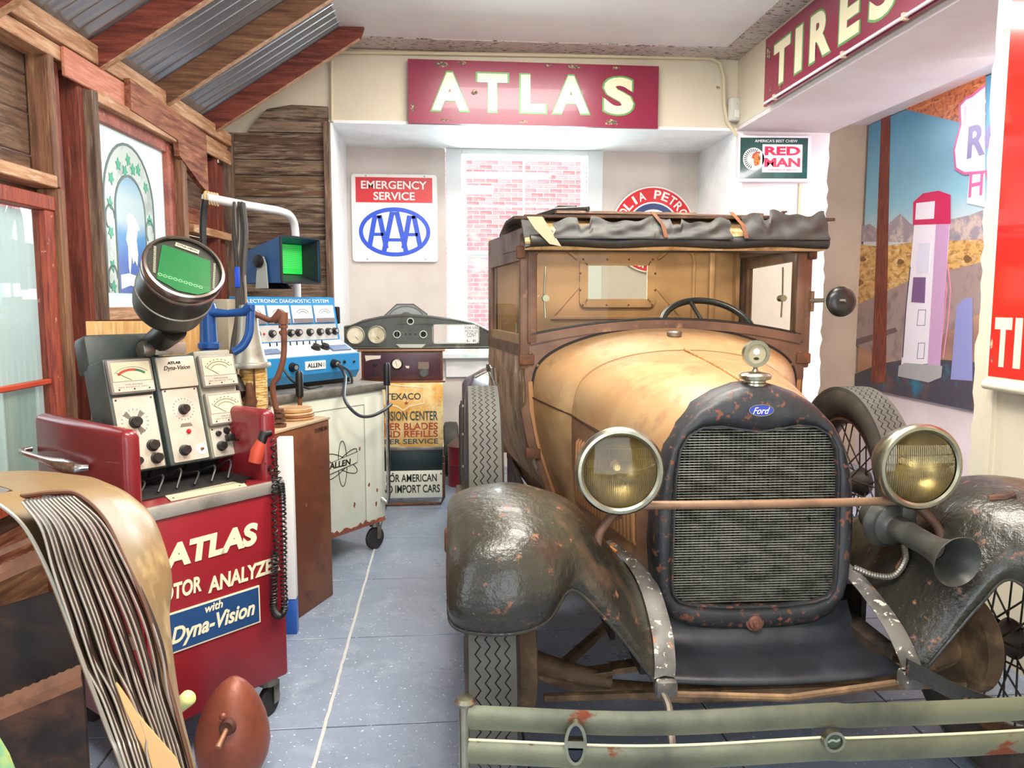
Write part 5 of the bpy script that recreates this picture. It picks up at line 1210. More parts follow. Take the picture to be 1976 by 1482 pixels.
T('with', RFs, cream, pb, .215, .462, ht=.026, wd=.062, z=.005, shear=.2, align='CENTER', off=.02); T('Dyna-Vision', RFs, cream, pb, .216, .385, wd=.29, ht=.066, z=.005, shear=.3, align='CENTER', off=.025)
for x, y, a in ((.05, .05, .3), (.44, .05, -.4), (.05, .50, 1), (.44, .50, .6)):
    o_ = RFm @ Vector((x, y, 0)); 
    cs = obj('caster', MB().lathe([(.0001, -.014), (.03, -.014), (.048, -.012), (.052, -.006), (.052, .006), (.048, .012), (.03, .014), (.0001, .014)], axisf(o_ + Vector((0, 0, .052)), (math.cos(a), math.sin(a), 0)), 28), blackr, ra)
    d_ = Vector((math.cos(a), math.sin(a), 0))
    obj('caster_fork', MB().strip([o_ + d_ * .020 + Vector((0, 0, .04)), o_ + d_ * .022 + Vector((0, 0, .118))], Vector((-d_.y, d_.x, 0)) * .03, d_ * .003).strip([o_ - d_ * .022 + Vector((0, 0, .04)), o_ - d_ * .024 + Vector((0, 0, .118))], Vector((-d_.y, d_.x, 0)) * .03, d_ * .003).cyl(o_ + Vector((0, 0, .112)), o_ + Vector((0, 0, .142)), .034), steel, cs)
# scale plate on the deck
DK = RFm @ Matrix.Translation((0, 0, .827))
sp_ = obj('scale_plate', MB().prism([(.11, .03), (.36, .012), (.41, .13), (.16, .20)], 0, .003, DK), M('cream_plate', '#cfc7a6', .4), ra, sharp=None, label='cream measuring plate with slider')
obj('slot_line', MB().stroke([(.14, .10), (.37, .07)], .006, .003, .0035, DK), faint, sp_, sharp=None)
for i in range(26): obj('tick', MB().box(0, .0015, 0, .010 if i % 5 else .016, .003, .0036, DK @ Matrix.Translation((.145 + i * .0085, .108 - i * .0011, 0))), ink, sp_, sharp=None)
obj('slider', MB().rbox(.365, .385, .05, .10, .003, .010, .002, DK), black, sp_)
for x, y in ((.13, .05), (.345, .03), (.19, .17), (.385, .12), (.25, .10)): screw(sp_, DK, x, y, .003)

# instrument bank (leans back)
up_ = (RFm.col[1].xyz * .09 + Vector((0, 0, .348))).normalized()
BKo = RFm @ Vector((0, .20, .90)); BK = signf(BKo, RFm.col[0].xyz, up_)
def case(name, x0, x1, h0, h1, dpt, mat, r=.008, z=0): return obj(name, MB().rbox(x0, x1, h0, h1, -dpt, z, r, BK), mat, ra)
p1 = case('gauge_panel', .052, .198, -.005, .36, .14, dgrey); props(p1, 'left panel with red-green scale and selector dial')
p2 = case('gauge_panel', .208, .352, -.005, .36, .12, dgrey); props(p2, 'middle panel with name plate and red lamp')
p3 = case('gauge_panel', .357, .497, -.005, .37, .13, M('olive_case', '#8f8d7c', .45)); props(p3, 'right panel with two meters')
obj('panel_face', MB().prism(rrect(.062, .19, .002, .235, .004), 0, .003, BK), face, p1, sharp=None)
obj('panel_face', MB().prism(rrect(.222, .344, .004, .245, .004), 0, .003, BK), face, p2, sharp=None)
obj('panel_face', MB().prism(rrect(.364, .490, .0, .10, .004), 0, .003, BK), face, p3, sharp=None)
def meter(par, x0, x1, y0, y1, lab, kind):
    m = obj('meter', MB().rbox(x0, x1, y0, y1, 0, .020, .006, BK), taupe, par, label=lab)
    h = y1 - y0; ys = y0 + h * .36
    obj('lower_plate', MB().prism(rrect(x0 + .006, x1 - .006, y0 + .006, ys - .002, .003), .020, .022, BK), face, m, sharp=None)
    obj('dial_paper', MB().prism([(x0 + .009, ys), (x1 - .009, ys), (x1 - .009, y1 - .010), (x0 + .009, y1 - .010)], .0195, .0212, BK), dialp, m, sharp=None)
    cx_ = (x0 + x1) / 2; r_ = (x1 - x0) * .36; cy_ = ys + .004
    if kind == 1:
        for a0, a1, mt in ((35, 75, M('scale_green', '#2f7a5c', .5)), (75, 150, M('scale_red', '#c8503a', .5))):
            obj('scale_band', MB().stroke([(cx_ + r_ * math.cos(R(a)), cy_ + r_ * .62 * math.sin(R(a))) for a in range(a0, a1 + 1, 5)], .007, .0212, .0222, BK), mt, m, sharp=None)
        for rr in (1.25,): obj('scale_arc', MB().stroke([(cx_ + r_ * rr * math.cos(R(a)), cy_ + r_ * .8 * math.sin(R(a))) for a in range(35, 150, 6)], .0012, .0212, .022, BK), faint, m, sharp=None)
    else:
        for rr in (1.0, .72): obj('scale_arc', MB().stroke([(cx_ + r_ * rr * math.cos(R(a)), cy_ + r_ * rr * .75 * math.sin(R(a)) + .006) for a in range(30, 151, 6)], .0022, .0212, .022, BK), M('scale_brown', '#8a6a50', .5), m, sharp=None)
        for a in range(30, 151, 15): obj('scale_mark', MB().prism(ell(.0022, .0028, 8, cx_ + r_ * 1.15 * math.cos(R(a)), cy_ + r_ * .9 * math.sin(R(a)) + .006), .0212, .022, BK), faint, m, sharp=None)
    obj('needle', MB().stroke([(cx_ - .004, ys + .002), (cx_ - r_ * .95, ys + h * .25)], .0012, .0215, .0225, BK), ink, m, sharp=None)
    obj('meter_glass', MB().box(x0 + .008, x1 - .008, ys - .001, y1 - .009, .0235, .0245, BK), glassmat('meter_glass', (248, 248, 244), .3), m, sharp=None)
    for i in range(2): T(('TUNE-UP RANGE', 'SET POINTS TEST')[i], BK, faint, m, cx_, ys - .014 - i * .008, wd=(x1 - x0) * (.4 + .3 * i), ht=.0042, z=.022, align='CENTER', ext=.0005)
    for i in range(3): screw(m, BK, x0 + .022 + i * (x1 - x0 - .044) / 2, y0 + .013, .022, .0026)
meter(p1, .056, .196, .242, .352, 'meter with red and green band', 1)
meter(p3, .361, .497, .237, .350, 'upper right meter', 2); meter(p3, .361, .497, .105, .218, 'lower right meter', 2)
np_ = obj('name_plate', MB().rbox(.216, .350, .248, .352, 0, .012, .004, BK), M('cream_metal', '#c8c1ad', .4, .15), p2, label='cream plate above the middle dial')
T('ATLAS', BK, ink, np_, .275, .327, wd=.045, ht=.009, z=.012, align='CENTER', off=.04); T('Dyna-Vision', BK, ink, np_, .283, .303, wd=.092, ht=.019, z=.012, align='CENTER', shear=.3, off=.01)
def dial(par, x, y, r_, lab=None):
    for rr in (1, .78): obj('dial_ring', MB().stroke(ell(r_ * rr, r_ * rr, 36, x, y), .0016, .003, .0038, BK, True), M('pale_ring', '#dedacb', .4), par, sharp=None)
    for i in range(20):
        a = 2 * PI * i / 20; obj('dial_mark', MB().stroke([(x + r_ * .8 * math.cos(a), y + r_ * .8 * math.sin(a)), (x + r_ * .96 * math.cos(a), y + r_ * .96 * math.sin(a))], .0016, .003, .0039, BK), faint, par, sharp=None)
dial(p1, .118, .152, .046); dial(p2, .284, .175, .040)
for a0, a1 in ((35, 60), (120, 145), (285, 315)): obj('dark_sector', MB().prism([(.118 + .020 * math.cos(R(a0)), .152 + .020 * math.sin(R(a0))), (.118 + .042 * math.cos(R(a0)), .152 + .042 * math.sin(R(a0))), (.118 + .042 * math.cos(R(a1)), .152 + .042 * math.sin(R(a1))), (.118 + .020 * math.cos(R(a1)), .152 + .020 * math.sin(R(a1)))], .003, .0042, BK), M('sector_grey', '#6d675e', .5), p1, sharp=None)
obj('dark_sector', MB().prism([(.268, .128), (.300, .128), (.306, .147 - .03), (.262, .147 - .03)], .003, .0042, BK), MATS['sector_grey'], p2, sharp=None)
knob(p1, BK, .118, .152, .016, .022, .003); knob(p2, BK, .284, .175, .0145, .022, .003)
knob(p1, BK, .160, .072, .016, .022, .003, ang=-.8); knob(p1, BK, .165, .030, .015, .022, .003, ang=-.8); knob(p1, BK, .105, .03, .012, .018, .003)
knob(p2, BK, .262, .040, .015, .022, .003, ang=-.8); obj('red_lamp', MB().lathe([(.008, 0), (.008, .004), (.005, .008), (.0001, .009)], shift(BK, .288, .100, .003), 16), M('lamp_red', '#c3201c', .25), p2)
obj('socket_disc', MB().prism(ell(.018, .018, 24, .322, .036), .003, .0045, BK), white, p2, sharp=None); obj('socket_stud', MB().lathe([(.005, 0), (.005, .008), (.0001, .009)], shift(BK, .322, .036, .0045), 12), M('brass', '#8a6c38', .35, .9), p2)
for x, y, r_ in ((.392, .078, .008), (.425, .084, .010)): knob(p3, BK, x, y, r_, .010, .003)
knob(p3, BK, .395, .034, .014, .02, .003, ang=-.8); knob(p3, BK, .455, .036, .012, .02, .003, ang=-.8)
plg = obj('cord_plug', MB().rbox(.413, .440, .046, .070, .003, .028, .004, BK), black, p3)
for par, pts in ((p1, ((.070, .226), (.182, .226))), (p2, ((.232, .250 - .01), (.335, .240))), (p3, ((.372, .094), (.482, .094)))):
    for x, y in pts: screw(par, BK, x, y, .003, .003)
# coiled cord and lead with red grip
def coil(pts, r_, turns, tr, name, lab):
    n = turns * 10; P = spl(pts, n + 1); out = []
    for i, p in enumerate(P):
        d = (P[min(i + 1, n)] - P[max(i - 1, 0)]).normalized(); x = d.cross(Vector((.3, .1, 1)) if abs(d.z) < .9 else Vector((1, 0, 0))).normalized(); y = d.cross(x)
        a = 2 * PI * i / 10; out.append(p + (x * math.cos(a) + y * math.sin(a)) * r_)
    return obj(name, MB().tube(out, tr, 5), black, ra, label=lab)
c1 = [BK @ Vector((.435, .052, .030)), BK @ Vector((.462, .030, .06)), RFm @ Vector((.455, .06, .90)), RFm @ Vector((.462, .01, .845)), RFm @ Vector((.44, -.02, .80)), RFm @ Vector((.435, -.022, .70)), RFm @ Vector((.44, -.022, .60)), RFm @ Vector((.43, -.024, .52))]
coil(c1, .008, 30, .0028, 'coiled_cord', 'loose upper part of the coiled cord')
c2 = [RFm @ Vector((.43, -.024, .60)), RFm @ Vector((.425, -.024, .50)), RFm @ Vector((.418, -.026, .42)), RFm @ Vector((.425, -.028, .385)), RFm @ Vector((.443, -.028, .375)), RFm @ Vector((.460, -.028, .395)), RFm @ Vector((.462, -.026, .50)), RFm @ Vector((.468, -.024, .62)), RFm @ Vector((.47, -.022, .75)), RFm @ Vector((.468, -.02, .82))]
coil(c2, .0095, 72, .0034, 'coiled_cord', 'tight hanging loop of the coiled cord')
c3 = [RFm @ Vector((.468, -.02, .82)), RFm @ Vector((.47, .01, .88)), RFm @ Vector((.475, .03, .95)), RFm @ Vector((.465, .05, .985))]
coil(c3, .008, 9, .003, 'coiled_cord', 'end of the cord at the red grip')
obj('test_grip', MB().tube([RFm @ Vector((.425, .06, .89)), RFm @ Vector((.435, .055, .93)), RFm @ Vector((.45, .05, .965))], [.022, .024, .016], 14), M('grip_red', '#b5432c', .5), ra, label='red grip of the timing lead')
obj('grip_head', MB().tube([RFm @ Vector((.447, .05, .955)), RFm @ Vector((.455, .045, .985)), RFm @ Vector((.475, .03, .99))], [.017, .019, .010], 14), black, ra)

# scope
sc_o = at(356, 516, Y=2.47); ax = (rt * .54 + upv * .50 - fw * .68).normalized()
SX = axisf(sc_o, ax, (0, 0, 1)) @ Matrix.Diagonal((.92, .92, .98, 1)); Rr = .128
scope = obj('scope_housing', MB().lathe([(.0001, -.250), (.06, -.248), (.10, -.235), (.118, -.21), (.124, -.18), (.126, -.12), (.1265, -.119), (.1265, -.112), (.126, -.111), (.127, -.02), (.127, 0)], SX, 56), M('scope_dark', '#33342f', .32, .35, [('#47473f', 6, .45, .7, (1, 1, 1), .42)], bump=.08), ra, label='dark drum-shaped scope head tilted up over the panels')
obj('bezel_ring', MB().lathe([(.126, -.022), (.132, -.016), (.132, .0), (.128, .006), (.120, .008), (.118, .002)], SX, 56), M('bezel_steel', '#8c8078', .25, .9), scope)
obj('bezel_ring', MB().lathe([(.1265, -.040), (.131, -.036), (.131, -.028), (.1265, -.026)], SX, 56), M('bezel_steel', '#8c8078', .25, .9), scope)
obj('band_seam', MB().lathe([(.1255, -.128), (.128, -.126), (.128, -.122), (.1255, -.120)], SX, 56), alum, scope)
obj('scope_mask', MB().lathe([(.0001, -.006), (.119, -.006), (.119, .0)], SX, 48), M('mask_black', '#201f1c', .4), scope)
# screen plane oriented with camera-up so it reads level
gx = (rt * .97 - upv * .10 + fw * .20); gx = (gx - ax * gx.dot(ax)).normalized(); SG = signf(sc_o + ax * -.004, gx, (ax.cross(gx)))
SG = Matrix(((gx.x, ax.cross(gx).x, ax.x, SG[0][3]), (gx.y, ax.cross(gx).y, ax.y, SG[1][3]), (gx.z, ax.cross(gx).z, ax.z, SG[2][3]), (0, 0, 0, 1))) @ Matrix.Diagonal((.95, .95, 1, 1))
scr = obj('screen', MB().prism([(-.082, .066), (.070, .066), (.094, -.060), (.06, -.088), (.0, -.098), (-.068, -.078)], 0, .001, SG), M('screen_green', '#1d7a45', .25, 0, [('#18683a', 4, .4, .7, (1, 1, 1))], emit=.03), scope, sharp=None)
for i in range(16): obj('trace_line', MB().stroke([(-.075 + i * .0005, .060 - i * .0066), (.075 + i * .0008, .060 - i * .0066)], .0009, .001, .0014, SG), M('trace_dark', '#0f5c34', .4), scr, sharp=None)
for i in range(9): obj('trace_wave', MB().stroke(ell(.006, .0045, 12, -.062 + i * .0155, -.058 + .0004 * i), .0014, .001, .0016, SG, True), M('trace_pale', '#a8d6b4', .4), scr, sharp=None)
for i in range(18):
    obj('scale_tick', MB().box(-.104 + i * .0012, -.096 + i * .0012, .045 - i * .006, .0475 - i * .006, 0, .001, SG), M('tick_white', '#c8c4b4', .5), scope, sharp=None)
    obj('scale_tick', MB().box(.082 + i * .0009, .089 + i * .0009, .060 - i * .006, .0625 - i * .006, 0, .001, SG), MATS['tick_white'], scope, sharp=None)
lbp = obj('name_label', MB().prism([(-.045, .078), (.030, .078), (.030, .094), (-.045, .094)], 0, .0012, SG), MATS['tick_white'], scope, sharp=None)
T('DYNA-VISION', SG, ink, lbp, -.0075, .083, wd=.064, ht=.008, z=.0012, align='CENTER', off=.03, ext=.0006)
obj('scope_glass', MB().lathe([(.0001, .006), (.117, .005)], SX, 48), MATS['meter_glass'], scope, solid=.001)
nk = BK @ Vector((.272, .37, -.03))
obj('scope_bracket', MB().rbox(-.05, .06, -.006, .035, -.03, .02, .005, signf(BK @ Vector((.275, .372, -.02)), RFm.col[0].xyz)), alum, ra)
obj('clamp_knob', MB().lathe([(.0001, -.03), (.026, -.028), (.03, -.02), (.03, .0), (.024, .012), (.012, .016), (.012, .05)], axisf(BK @ Vector((.215, .385, -.02)), RFm.col[0].xyz), 18), steel, ra)
obj('scope_neck', MB().tube([BK @ Vector((.26, .33, -.10)), BK @ Vector((.25, .40, -.09)), sc_o - ax * .16 - Vector((0, 0, .10))], [.05, .04, .045], 14), black, ra)
obj('rear_hood', MB().rbox(.05, .30, .33, .46, -.18, -.09, .02, BK), dgrey, ra)

# ---- second analyzer: white cart with blue console -------------------------------
AP = (-.8375, 3.7896); AFm = lf(AP, 38)
al_ = thing('diagnostic_cart', 'white steel cart with bright blue diagnostic console and hooded monitor on top', 'machine', (AP[0], AP[1], 0))
wht = M('cart_offwhite', '#dcdfce', .4, 0, [('#cdd0bc', 3, .45, .7, (1, 1, 1)), ('#8c4a30', 5, .70, .72, (1, 1, 1), .7)], bump=.08)
def ab(name, x0, x1, y0, y1, z0, z1, mat, r=.006, par=None, seg=2, **k): return obj(name, MB().rbox(x0, x1, y0, y1, z0, z1, r, AFm, seg), mat, par or al_, **k)
cbd = ab('cart_body', 0, .80, 0, .66, .17, .93, wht, .01)
ab('cart_top', -.01, .815, -.015, .67, .93, .972, M('worn_top', '#8f8a80', .4, .4, [('#5f5a52', 6, .48, .66, (1, 1, 1))]), .006)
AFs = signf(AFm @ Vector((0, 0, 0)), AFm.col[0].xyz)
ds = M('door_seam', '#8f9184', .6)
for q in (((.02, .86), (.64, .86)), ((.64, .86), (.64, .20)), ((.38, .20), (.38, .20))): obj('door_seam', MB().stroke(list(q), .004, -.001, .0012, AFs), ds, cbd, sharp=None)
ab('door_panel', .645, .797, -.004, .004, .19, .90, wht, .003, cbd)
rs = MB(); rnd = random.Random(9); pts = [(0, .165)]; x = 0
while x < .8: pts.append((x, .185 + rnd.uniform(-.006, .020))); x += .018
pts += [(.8, .165)]; obj('rust_skirt', rs.prism(pts, -.004, .0015, AFs), M('rust_brown', '#7a4230', .8, 0, [('#a3583a', 20, .5, .65, (1, 1, 1))]), cbd, sharp=None, label='rusted lower edge')
for x, z_ in ((.60, .62), (.665, .40), (.72, .28), (.73, .36), (.55, .31)): obj('rust_spot', MB().prism([(x + rnd.uniform(.004, .010) * math.cos(a), z_ + rnd.uniform(.006, .02) * math.sin(a)) for a in [i * PI / 4 for i in range(8)]], -.0005, .0013 + (.004 if x > .64 else 0), AFs), MATS['rust_brown'], cbd, sharp=None)
# atom emblem with the maker's name
ec = pp(AFs, 661, 895)
for a in (0, PI / 3, -PI / 3): obj('atom_orbit', MB().stroke([(ec[0] + .125 * math.sin(t_) * math.sin(a) + .032 * math.cos(t_) * math.cos(a), ec[1] + .125 * math.sin(t_) * math.cos(a) - .032 * math.cos(t_) * math.sin(a)) for t_ in [2 * PI * i / 40 for i in range(40)]], .004, 0, .0014, AFs, True), ink, cbd, sharp=None)
eb = obj('emblem_band', MB().prism([(ec[0] - .13, ec[1] - .045), (ec[0] + .11, ec[1] - .01), (ec[0] + .115, ec[1] + .05), (ec[0] - .125, ec[1] + .015)], .0005, .0022, AFs), wht, cbd, sharp=None)
T('ALLEN', AFs, ink, eb, ec[0] - .02, ec[1] - .014, wd=.16, ht=.034, z=.0022, align='CENTER', shear=.1, off=.03, ext=.001)
obj('band_edge', MB().stroke([(ec[0] - .13, ec[1] - .045), (ec[0] + .11, ec[1] - .01), (ec[0] + .115, ec[1] + .05), (ec[0] - .125, ec[1] + .015)], .003, .0022, .0032, AFs, True), ink, eb, sharp=None)
for x, y, a in ((.05, .05, .3), (.75, .04, -.75), (.05, .60, 1), (.75, .60, .6)):
    o_ = AFm @ Vector((x, y, 0)); d_ = Vector((math.cos(a), math.sin(a), 0))
    cs = obj('caster', MB().lathe([(.0001, -.016), (.035, -.016), (.058, -.014), (.065, -.007), (.065, .007), (.058, .014), (.035, .016), (.0001, .016)], axisf(o_ + Vector((0, 0, .065)), d_), 28), blackr, al_)
    obj('caster_fork', MB().cyl(o_ + Vector((0, 0, .135)), o_ + Vector((0, 0, .175)), .03).strip([o_ + d_ * .02 + Vector((0, 0, .06)), o_ + d_ * .022 + Vector((0, 0, .14))], Vector((-d_.y, d_.x, 0)) * .03, d_ * .003), steel, cs)
for u in (.765, .13):
    obj('push_handle', MB().tube([AFm @ Vector((u, -.005, .30)), AFm @ Vector((u, -.05, .28)), AFm @ Vector((u, -.06, .33)), AFm @ Vector((u, -.06, 1.06))], .011, 10), chrome if u > .5 else rusty, al_)
    obj('handle_grip', MB().tube([AFm @ Vector((u, -.06, .96)), AFm @ Vector((u, -.06, 1.075)), AFm @ Vector((u, -.06, 1.088))], [.019, .019, .012], 12), black, al_)
# console
cyan = M('console_blue', '#2f86be', .35); white2 = M('console_white', '#e2e4e4', .35)
sideprof = [(.12, 1.045), (.12, 1.137), (.27, 1.212), (.315, 1.452), (.36, 1.455), (.42, 1.2), (.42, 1.0), (.15, 1.0)]
PRm = Matrix(((0, 0, 1, 0), (1, 0, 0, 0), (0, 1, 0, 0), (0, 0, 0, 1)))
con = obj('console', MB().prism(sideprof, .06, .735, AFm @ PRm), cyan, al_, sharp=None, label='bright blue sloped console')
obj('console_foot', MB().rbox(.08, .72, .18, .42, .972, 1.04, .004, AFm), black, al_)
CF = signf(AFm @ Vector((0, .119, 1.045)), AFm.col[0].xyz)                       # front strip plane
dk_up = (AFm.col[1].xyz * .15 + Vector((0, 0, .075))).normalized(); CD = signf(AFm @ Vector((0, .12, 1.138)), AFm.col[0].xyz, dk_up)
pu = (AFm.col[1].xyz * .045 + Vector((0, 0, .24))).normalized(); CP = signf(AFm @ Vector((0, .2695, 1.212)), AFm.col[0].xyz, pu)
obj('desk_plate', MB().prism([(.07, .006), (.725, .006), (.725, .160), (.07, .160)], 0, .002, CD), white2, con, sharp=None)
obj('lower_panel', MB().prism([(.075, .004), (.718, .004), (.718, .092), (.075, .092)], 0, .002, CP), M('console_silver', '#c9c9c6', .4, .3), con, sharp=None)
T('ELECTRONIC DIAGNOSTIC SYSTEM', CP, white, con, .40, .213, wd=.58, ht=.020, z=.0005, align='CENTER', ext=.0012)
for i in range(4):
    x0 = .080 + i * .162
    g = obj('gauge', MB().rbox(x0, x0 + .146, .100, .198, 0, .010, .003, CP), white2, con)
    obj('gauge_foot', MB().prism([(x0 + .004, .102), (x0 + .142, .102), (x0 + .142, .125), (x0 + .004, .125)], .010, .012, CP), M('gauge_foot', '#7d7478', .4), g, sharp=None)
    for rr in (1, .7): obj('gauge_arc', MB().stroke([(x0 + .073 + .050 * rr * math.cos(R(a)), .135 + .042 * rr * math.sin(R(a))) for a in range(30, 151, 8)], .003, .010, .0112, CP), M('gauge_mark', '#6f6a70', .5), g, sharp=None)
lampk = M('knob_silver', '#b9b5ae', .3, .6)
for i, x in enumerate((.15, .25, .325, .375, .43, .51, .585, .65, .70)): knob(con, CP, x, .048, .017, .022, .002, black, .3, cap=lampk)
obj('red_pilot', MB().prism(ell(.006, .006, 10, .20, .048), .002, .006, CP), M('lamp_red', '#c3201c', .25), con)
for i in range(9): obj('toggle', MB().cyl(CD @ Vector((.20 + .045 * i, .125, .002)), CD @ Vector((.20 + .045 * i, .135, .018)), .004), black, con)
for x in (.47, .535): knob(con, CD, x, .075, .022, .024, .002, black, .3)
obj('desk_tray', MB().rbox(.56, .70, .03, .085, .002, .014, .003, CD), M('tray_blue', '#6d7f9c', .3), con); obj('desk_tray', MB().rbox(.09, .21, .04, .085, .002, .014, .003, CD), M('tray_blue', '#6d7f9c', .3), con)
obj('strip_label', MB().prism([(.33, .022), (.475, .022), (.475, .068), (.33, .068)], 0, .003, CF), white2, con, sharp=None)
T('ALLEN', CF, ink, con, .395, .034, wd=.10, ht=.023, z=.003, align='CENTER', off=.02)
obj('tiny_star', MB().stroke(ell(.006, .010, 10, .462, .045), .002, .003, .0038, CF, True), ink, con, sharp=None)
for x, r_ in ((.245, .02), (.535, .02)): knob(con, CF, x, .045, r_, .03, 0, black, .5, cap=lampk)
for x in (.17, .575, .615, .69): obj('jack', MB().lathe([(.009, 0), (.009, .006), (.004, .008), (.004, .002)], shift(CF, x, .05, 0), 12), chrome if x != .615 else black, con)
def cable(pts, r_=.006, name='cable', mat=black, par=al_, n=40, **k): return obj(name, MB().tube(spl(pts, n), r_, 8), mat, par, **k)
cable([CF @ Vector((.535, .045, .03)), CF @ Vector((.56, -.02, .06)), at(665, 770, Y=4.05), at(690, 800, Y=4.05), at(715, 803, Y=4.1), at(740, 792, Y=4.2), at(755, 780, Y=4.3)], .009, 'test_hose', M('hose_grey', '#34373c', .4), label='thick grey lead curving off the console')
cable([CF @ Vector((.535, .045, .03)), CF @ Vector((.60, .0, .05)), CF @ Vector((.63, -.07, .04)), CF @ Vector((.58, -.07, .02))], .007, 'test_lead', MATS['hose_grey'])
cable([CF @ Vector((.17, .05, .01)), CF @ Vector((.20, -.02, .05)), CF @ Vector((.30, -.068, .06)), CF @ Vector((.42, -.07, .03))], .006, 'test_lead')
# hooded monitor
mo_o = at(544, 545, Y=4.22); MOm = Matrix.Translation((mo_o.x, mo_o.y, mo_o.z)) @ lf((0, 0), 38 + 0)
def mv(x, y, z): return MOm @ Vector((x, y, z))
wM, hM = .27, .245
blue2 = M('monitor_blue', '#2f5a8c', .45, 0, [('#274c78', 4, .5, .7, (1, 1, 1))])
bx_ = [mv(0, 0, .0), mv(wM, 0, .0), mv(wM, 0, hM), mv(0, 0, hM)]; bk_ = [mv(.02, .40, .0), mv(wM - .02, .40, .0), mv(wM - .02, .40, hM - .09), mv(.02, .40, hM - .09)]
mon = obj('monitor', MB().add(bx_ + bk_, [(4, 5, 1, 0), (5, 6, 2, 1), (6, 7, 3, 2), (7, 4, 0, 3), (7, 6, 5, 4)]), blue2, al_, solid=.005, sharp=None, label='blue hooded monitor with green screen')
obj('hood_rim', MB().stroke(rrect(.0, wM, 0, hM, .012), .010, -.006, .006, signf(mv(0, 0, 0), MOm.col[0].xyz), True), M('hood_black', '#22262c', .45), mon, sharp=None)
inn = [mv(.004, .002, .004), mv(wM - .004, .002, .004), mv(wM - .004, .002, hM - .004), mv(.004, .002, hM - .004)]; inb = [mv(.03, .11, .05), mv(wM - .03, .11, .05), mv(wM - .03, .11, hM - .03), mv(.03, .11, hM - .03)]
obj('hood_lining', MB().add(inn + inb, [(0, 1, 5, 4), (1, 2, 6, 5), (2, 3, 7, 6), (3, 0, 4, 7)]), MATS['hood_black'], mon, sharp=None)
MSc = signf(mv(0, .108, 0), MOm.col[0].xyz)
ms_ = obj('screen', MB().prism([(.032, .052), (wM - .032, .052), (wM - .032, hM - .032), (.032, hM - .032)], 0, .002, MSc), M('screen_bright', '#22c04a', .3, emit=.3), mon, sharp=None)
for i in range(12): obj('trace_line', MB().box(.045, wM - .05, .085 + i * .010, .0865 + i * .010, .002, .003, MSc), M('trace_lite', '#8fe6a0', .4), ms_, sharp=None)
obj('monitor_bracket', MB().prism([(.10, -.03), (.20, -.03), (.18, .10), (.16, .14), (.13, .14), (.11, .10)], .0, .006, Matrix(MOm) @ Matrix(((0, 0, 1, -.012), (1, 0, 0, 0), (0, 1, 0, 0), (0, 0, 0, 1)))), M('bracket_grey', '#b9bab0', .4), mon, sharp=None)
obj('bracket_knob', MB().lathe([(.0001, .03), (.02, .03), (.034, .02), (.036, .008), (.030, 0), (.0001, 0)], axisf(mv(-.012, .155, .115), -MOm.col[0].xyz), 20), black, mon)
obj('monitor_foot', MB().tube([mv(.13, .2, -.03), mv(.13, .2, .0)], [.09, .06], 20), black, al_)
ab('rear_case', .0, .10, .30, .42, .972, 1.44, M('beige_case', '#c6bca4', .5), .006, label='beige case at the left of the console')
obj('side_clip', MB().rbox(.745, .775, .30, .34, 1.30, 1.40, .008, AFm), black, al_)

# boom with cables
bpth = [at(396, 381, Y=3.95), at(480, 397, Y=4.28), at(535, 406, Y=4.52), at(557, 414, Y=4.62), at(567, 430, Y=4.68), at(570, 450, Y=4.70), at(570, 600, Y=4.70)]
bpth[-1].z = .972; bpth[-1].x = bpth[-2].x; bpth[-1].y = bpth[-2].y
bm2 = obj('cable_boom', MB().tube(bpth[:3] + spl(bpth[2:6], 10)[1:] + [bpth[6]], .0225, 12), M('pipe_white', '#e6e3df', .35), al_, label='white pipe boom with hanging wires and rope wrap')
for i in range(5):
    p = bpth[0] + (bpth[1] - bpth[0]) * (.02 + i * .06); obj('rope_wrap', MB().tube([p + Vector((0, .028 * math.cos(t_), .028 * math.sin(t_))) + (bpth[1] - bpth[0]) * .0 for t_ in [2 * PI * j / 14 for j in range(14)]], .006, 6, closed=True), M('rope', '#c2a878', .8), bm2)
rnd = random.Random(11)
hv = [at(396, 385, Y=3.94), at(392, 420, Y=3.95), at(392, 470, Y=3.95), at(396, 560, Y=3.95)]
obj('thick_cable', MB().tube(spl(hv, 16), .017, 8), black, bm2, label='thick black cable at the pipe end')
for i in range(11):
    j = rnd.uniform(-10, 10); t_ = rnd.uniform(450, 470)
    pts = [at(t_, 390, Y=4.12), at(t_ + 2 + j * .5, 450, Y=4.05), at(462 + j, 520, Y=4.0), at(465 + j * 1.1, 600, Y=3.9), at(458 + j * 1.3, 660, Y=3.85), at(455 + j * 1.5, 705, Y=3.8)]
    obj('wire', MB().tube(spl(pts, 22), rnd.choice((.004, .005, .007)), 6), M('wire_grey', '#3b3733', .6) if i % 3 else M('wire_pale', '#7d776c', .6), bm2)
pts = [at(468, 392, Y=4.08), at(474, 450, Y=4.05), at(470, 520, Y=4.0), at(470, 600, Y=3.95)]
obj('thick_cable', MB().tube(spl(pts, 16), .015, 8), M('wire_grey', '#3b3733', .6), bm2, label='thick grey cable of the bundle')
obj('blue_tag', MB().rbox(-.012, .012, -.004, .004, -.05, .05, .002, Matrix.Translation(at(458, 535, Y=3.95))), blue, bm2)

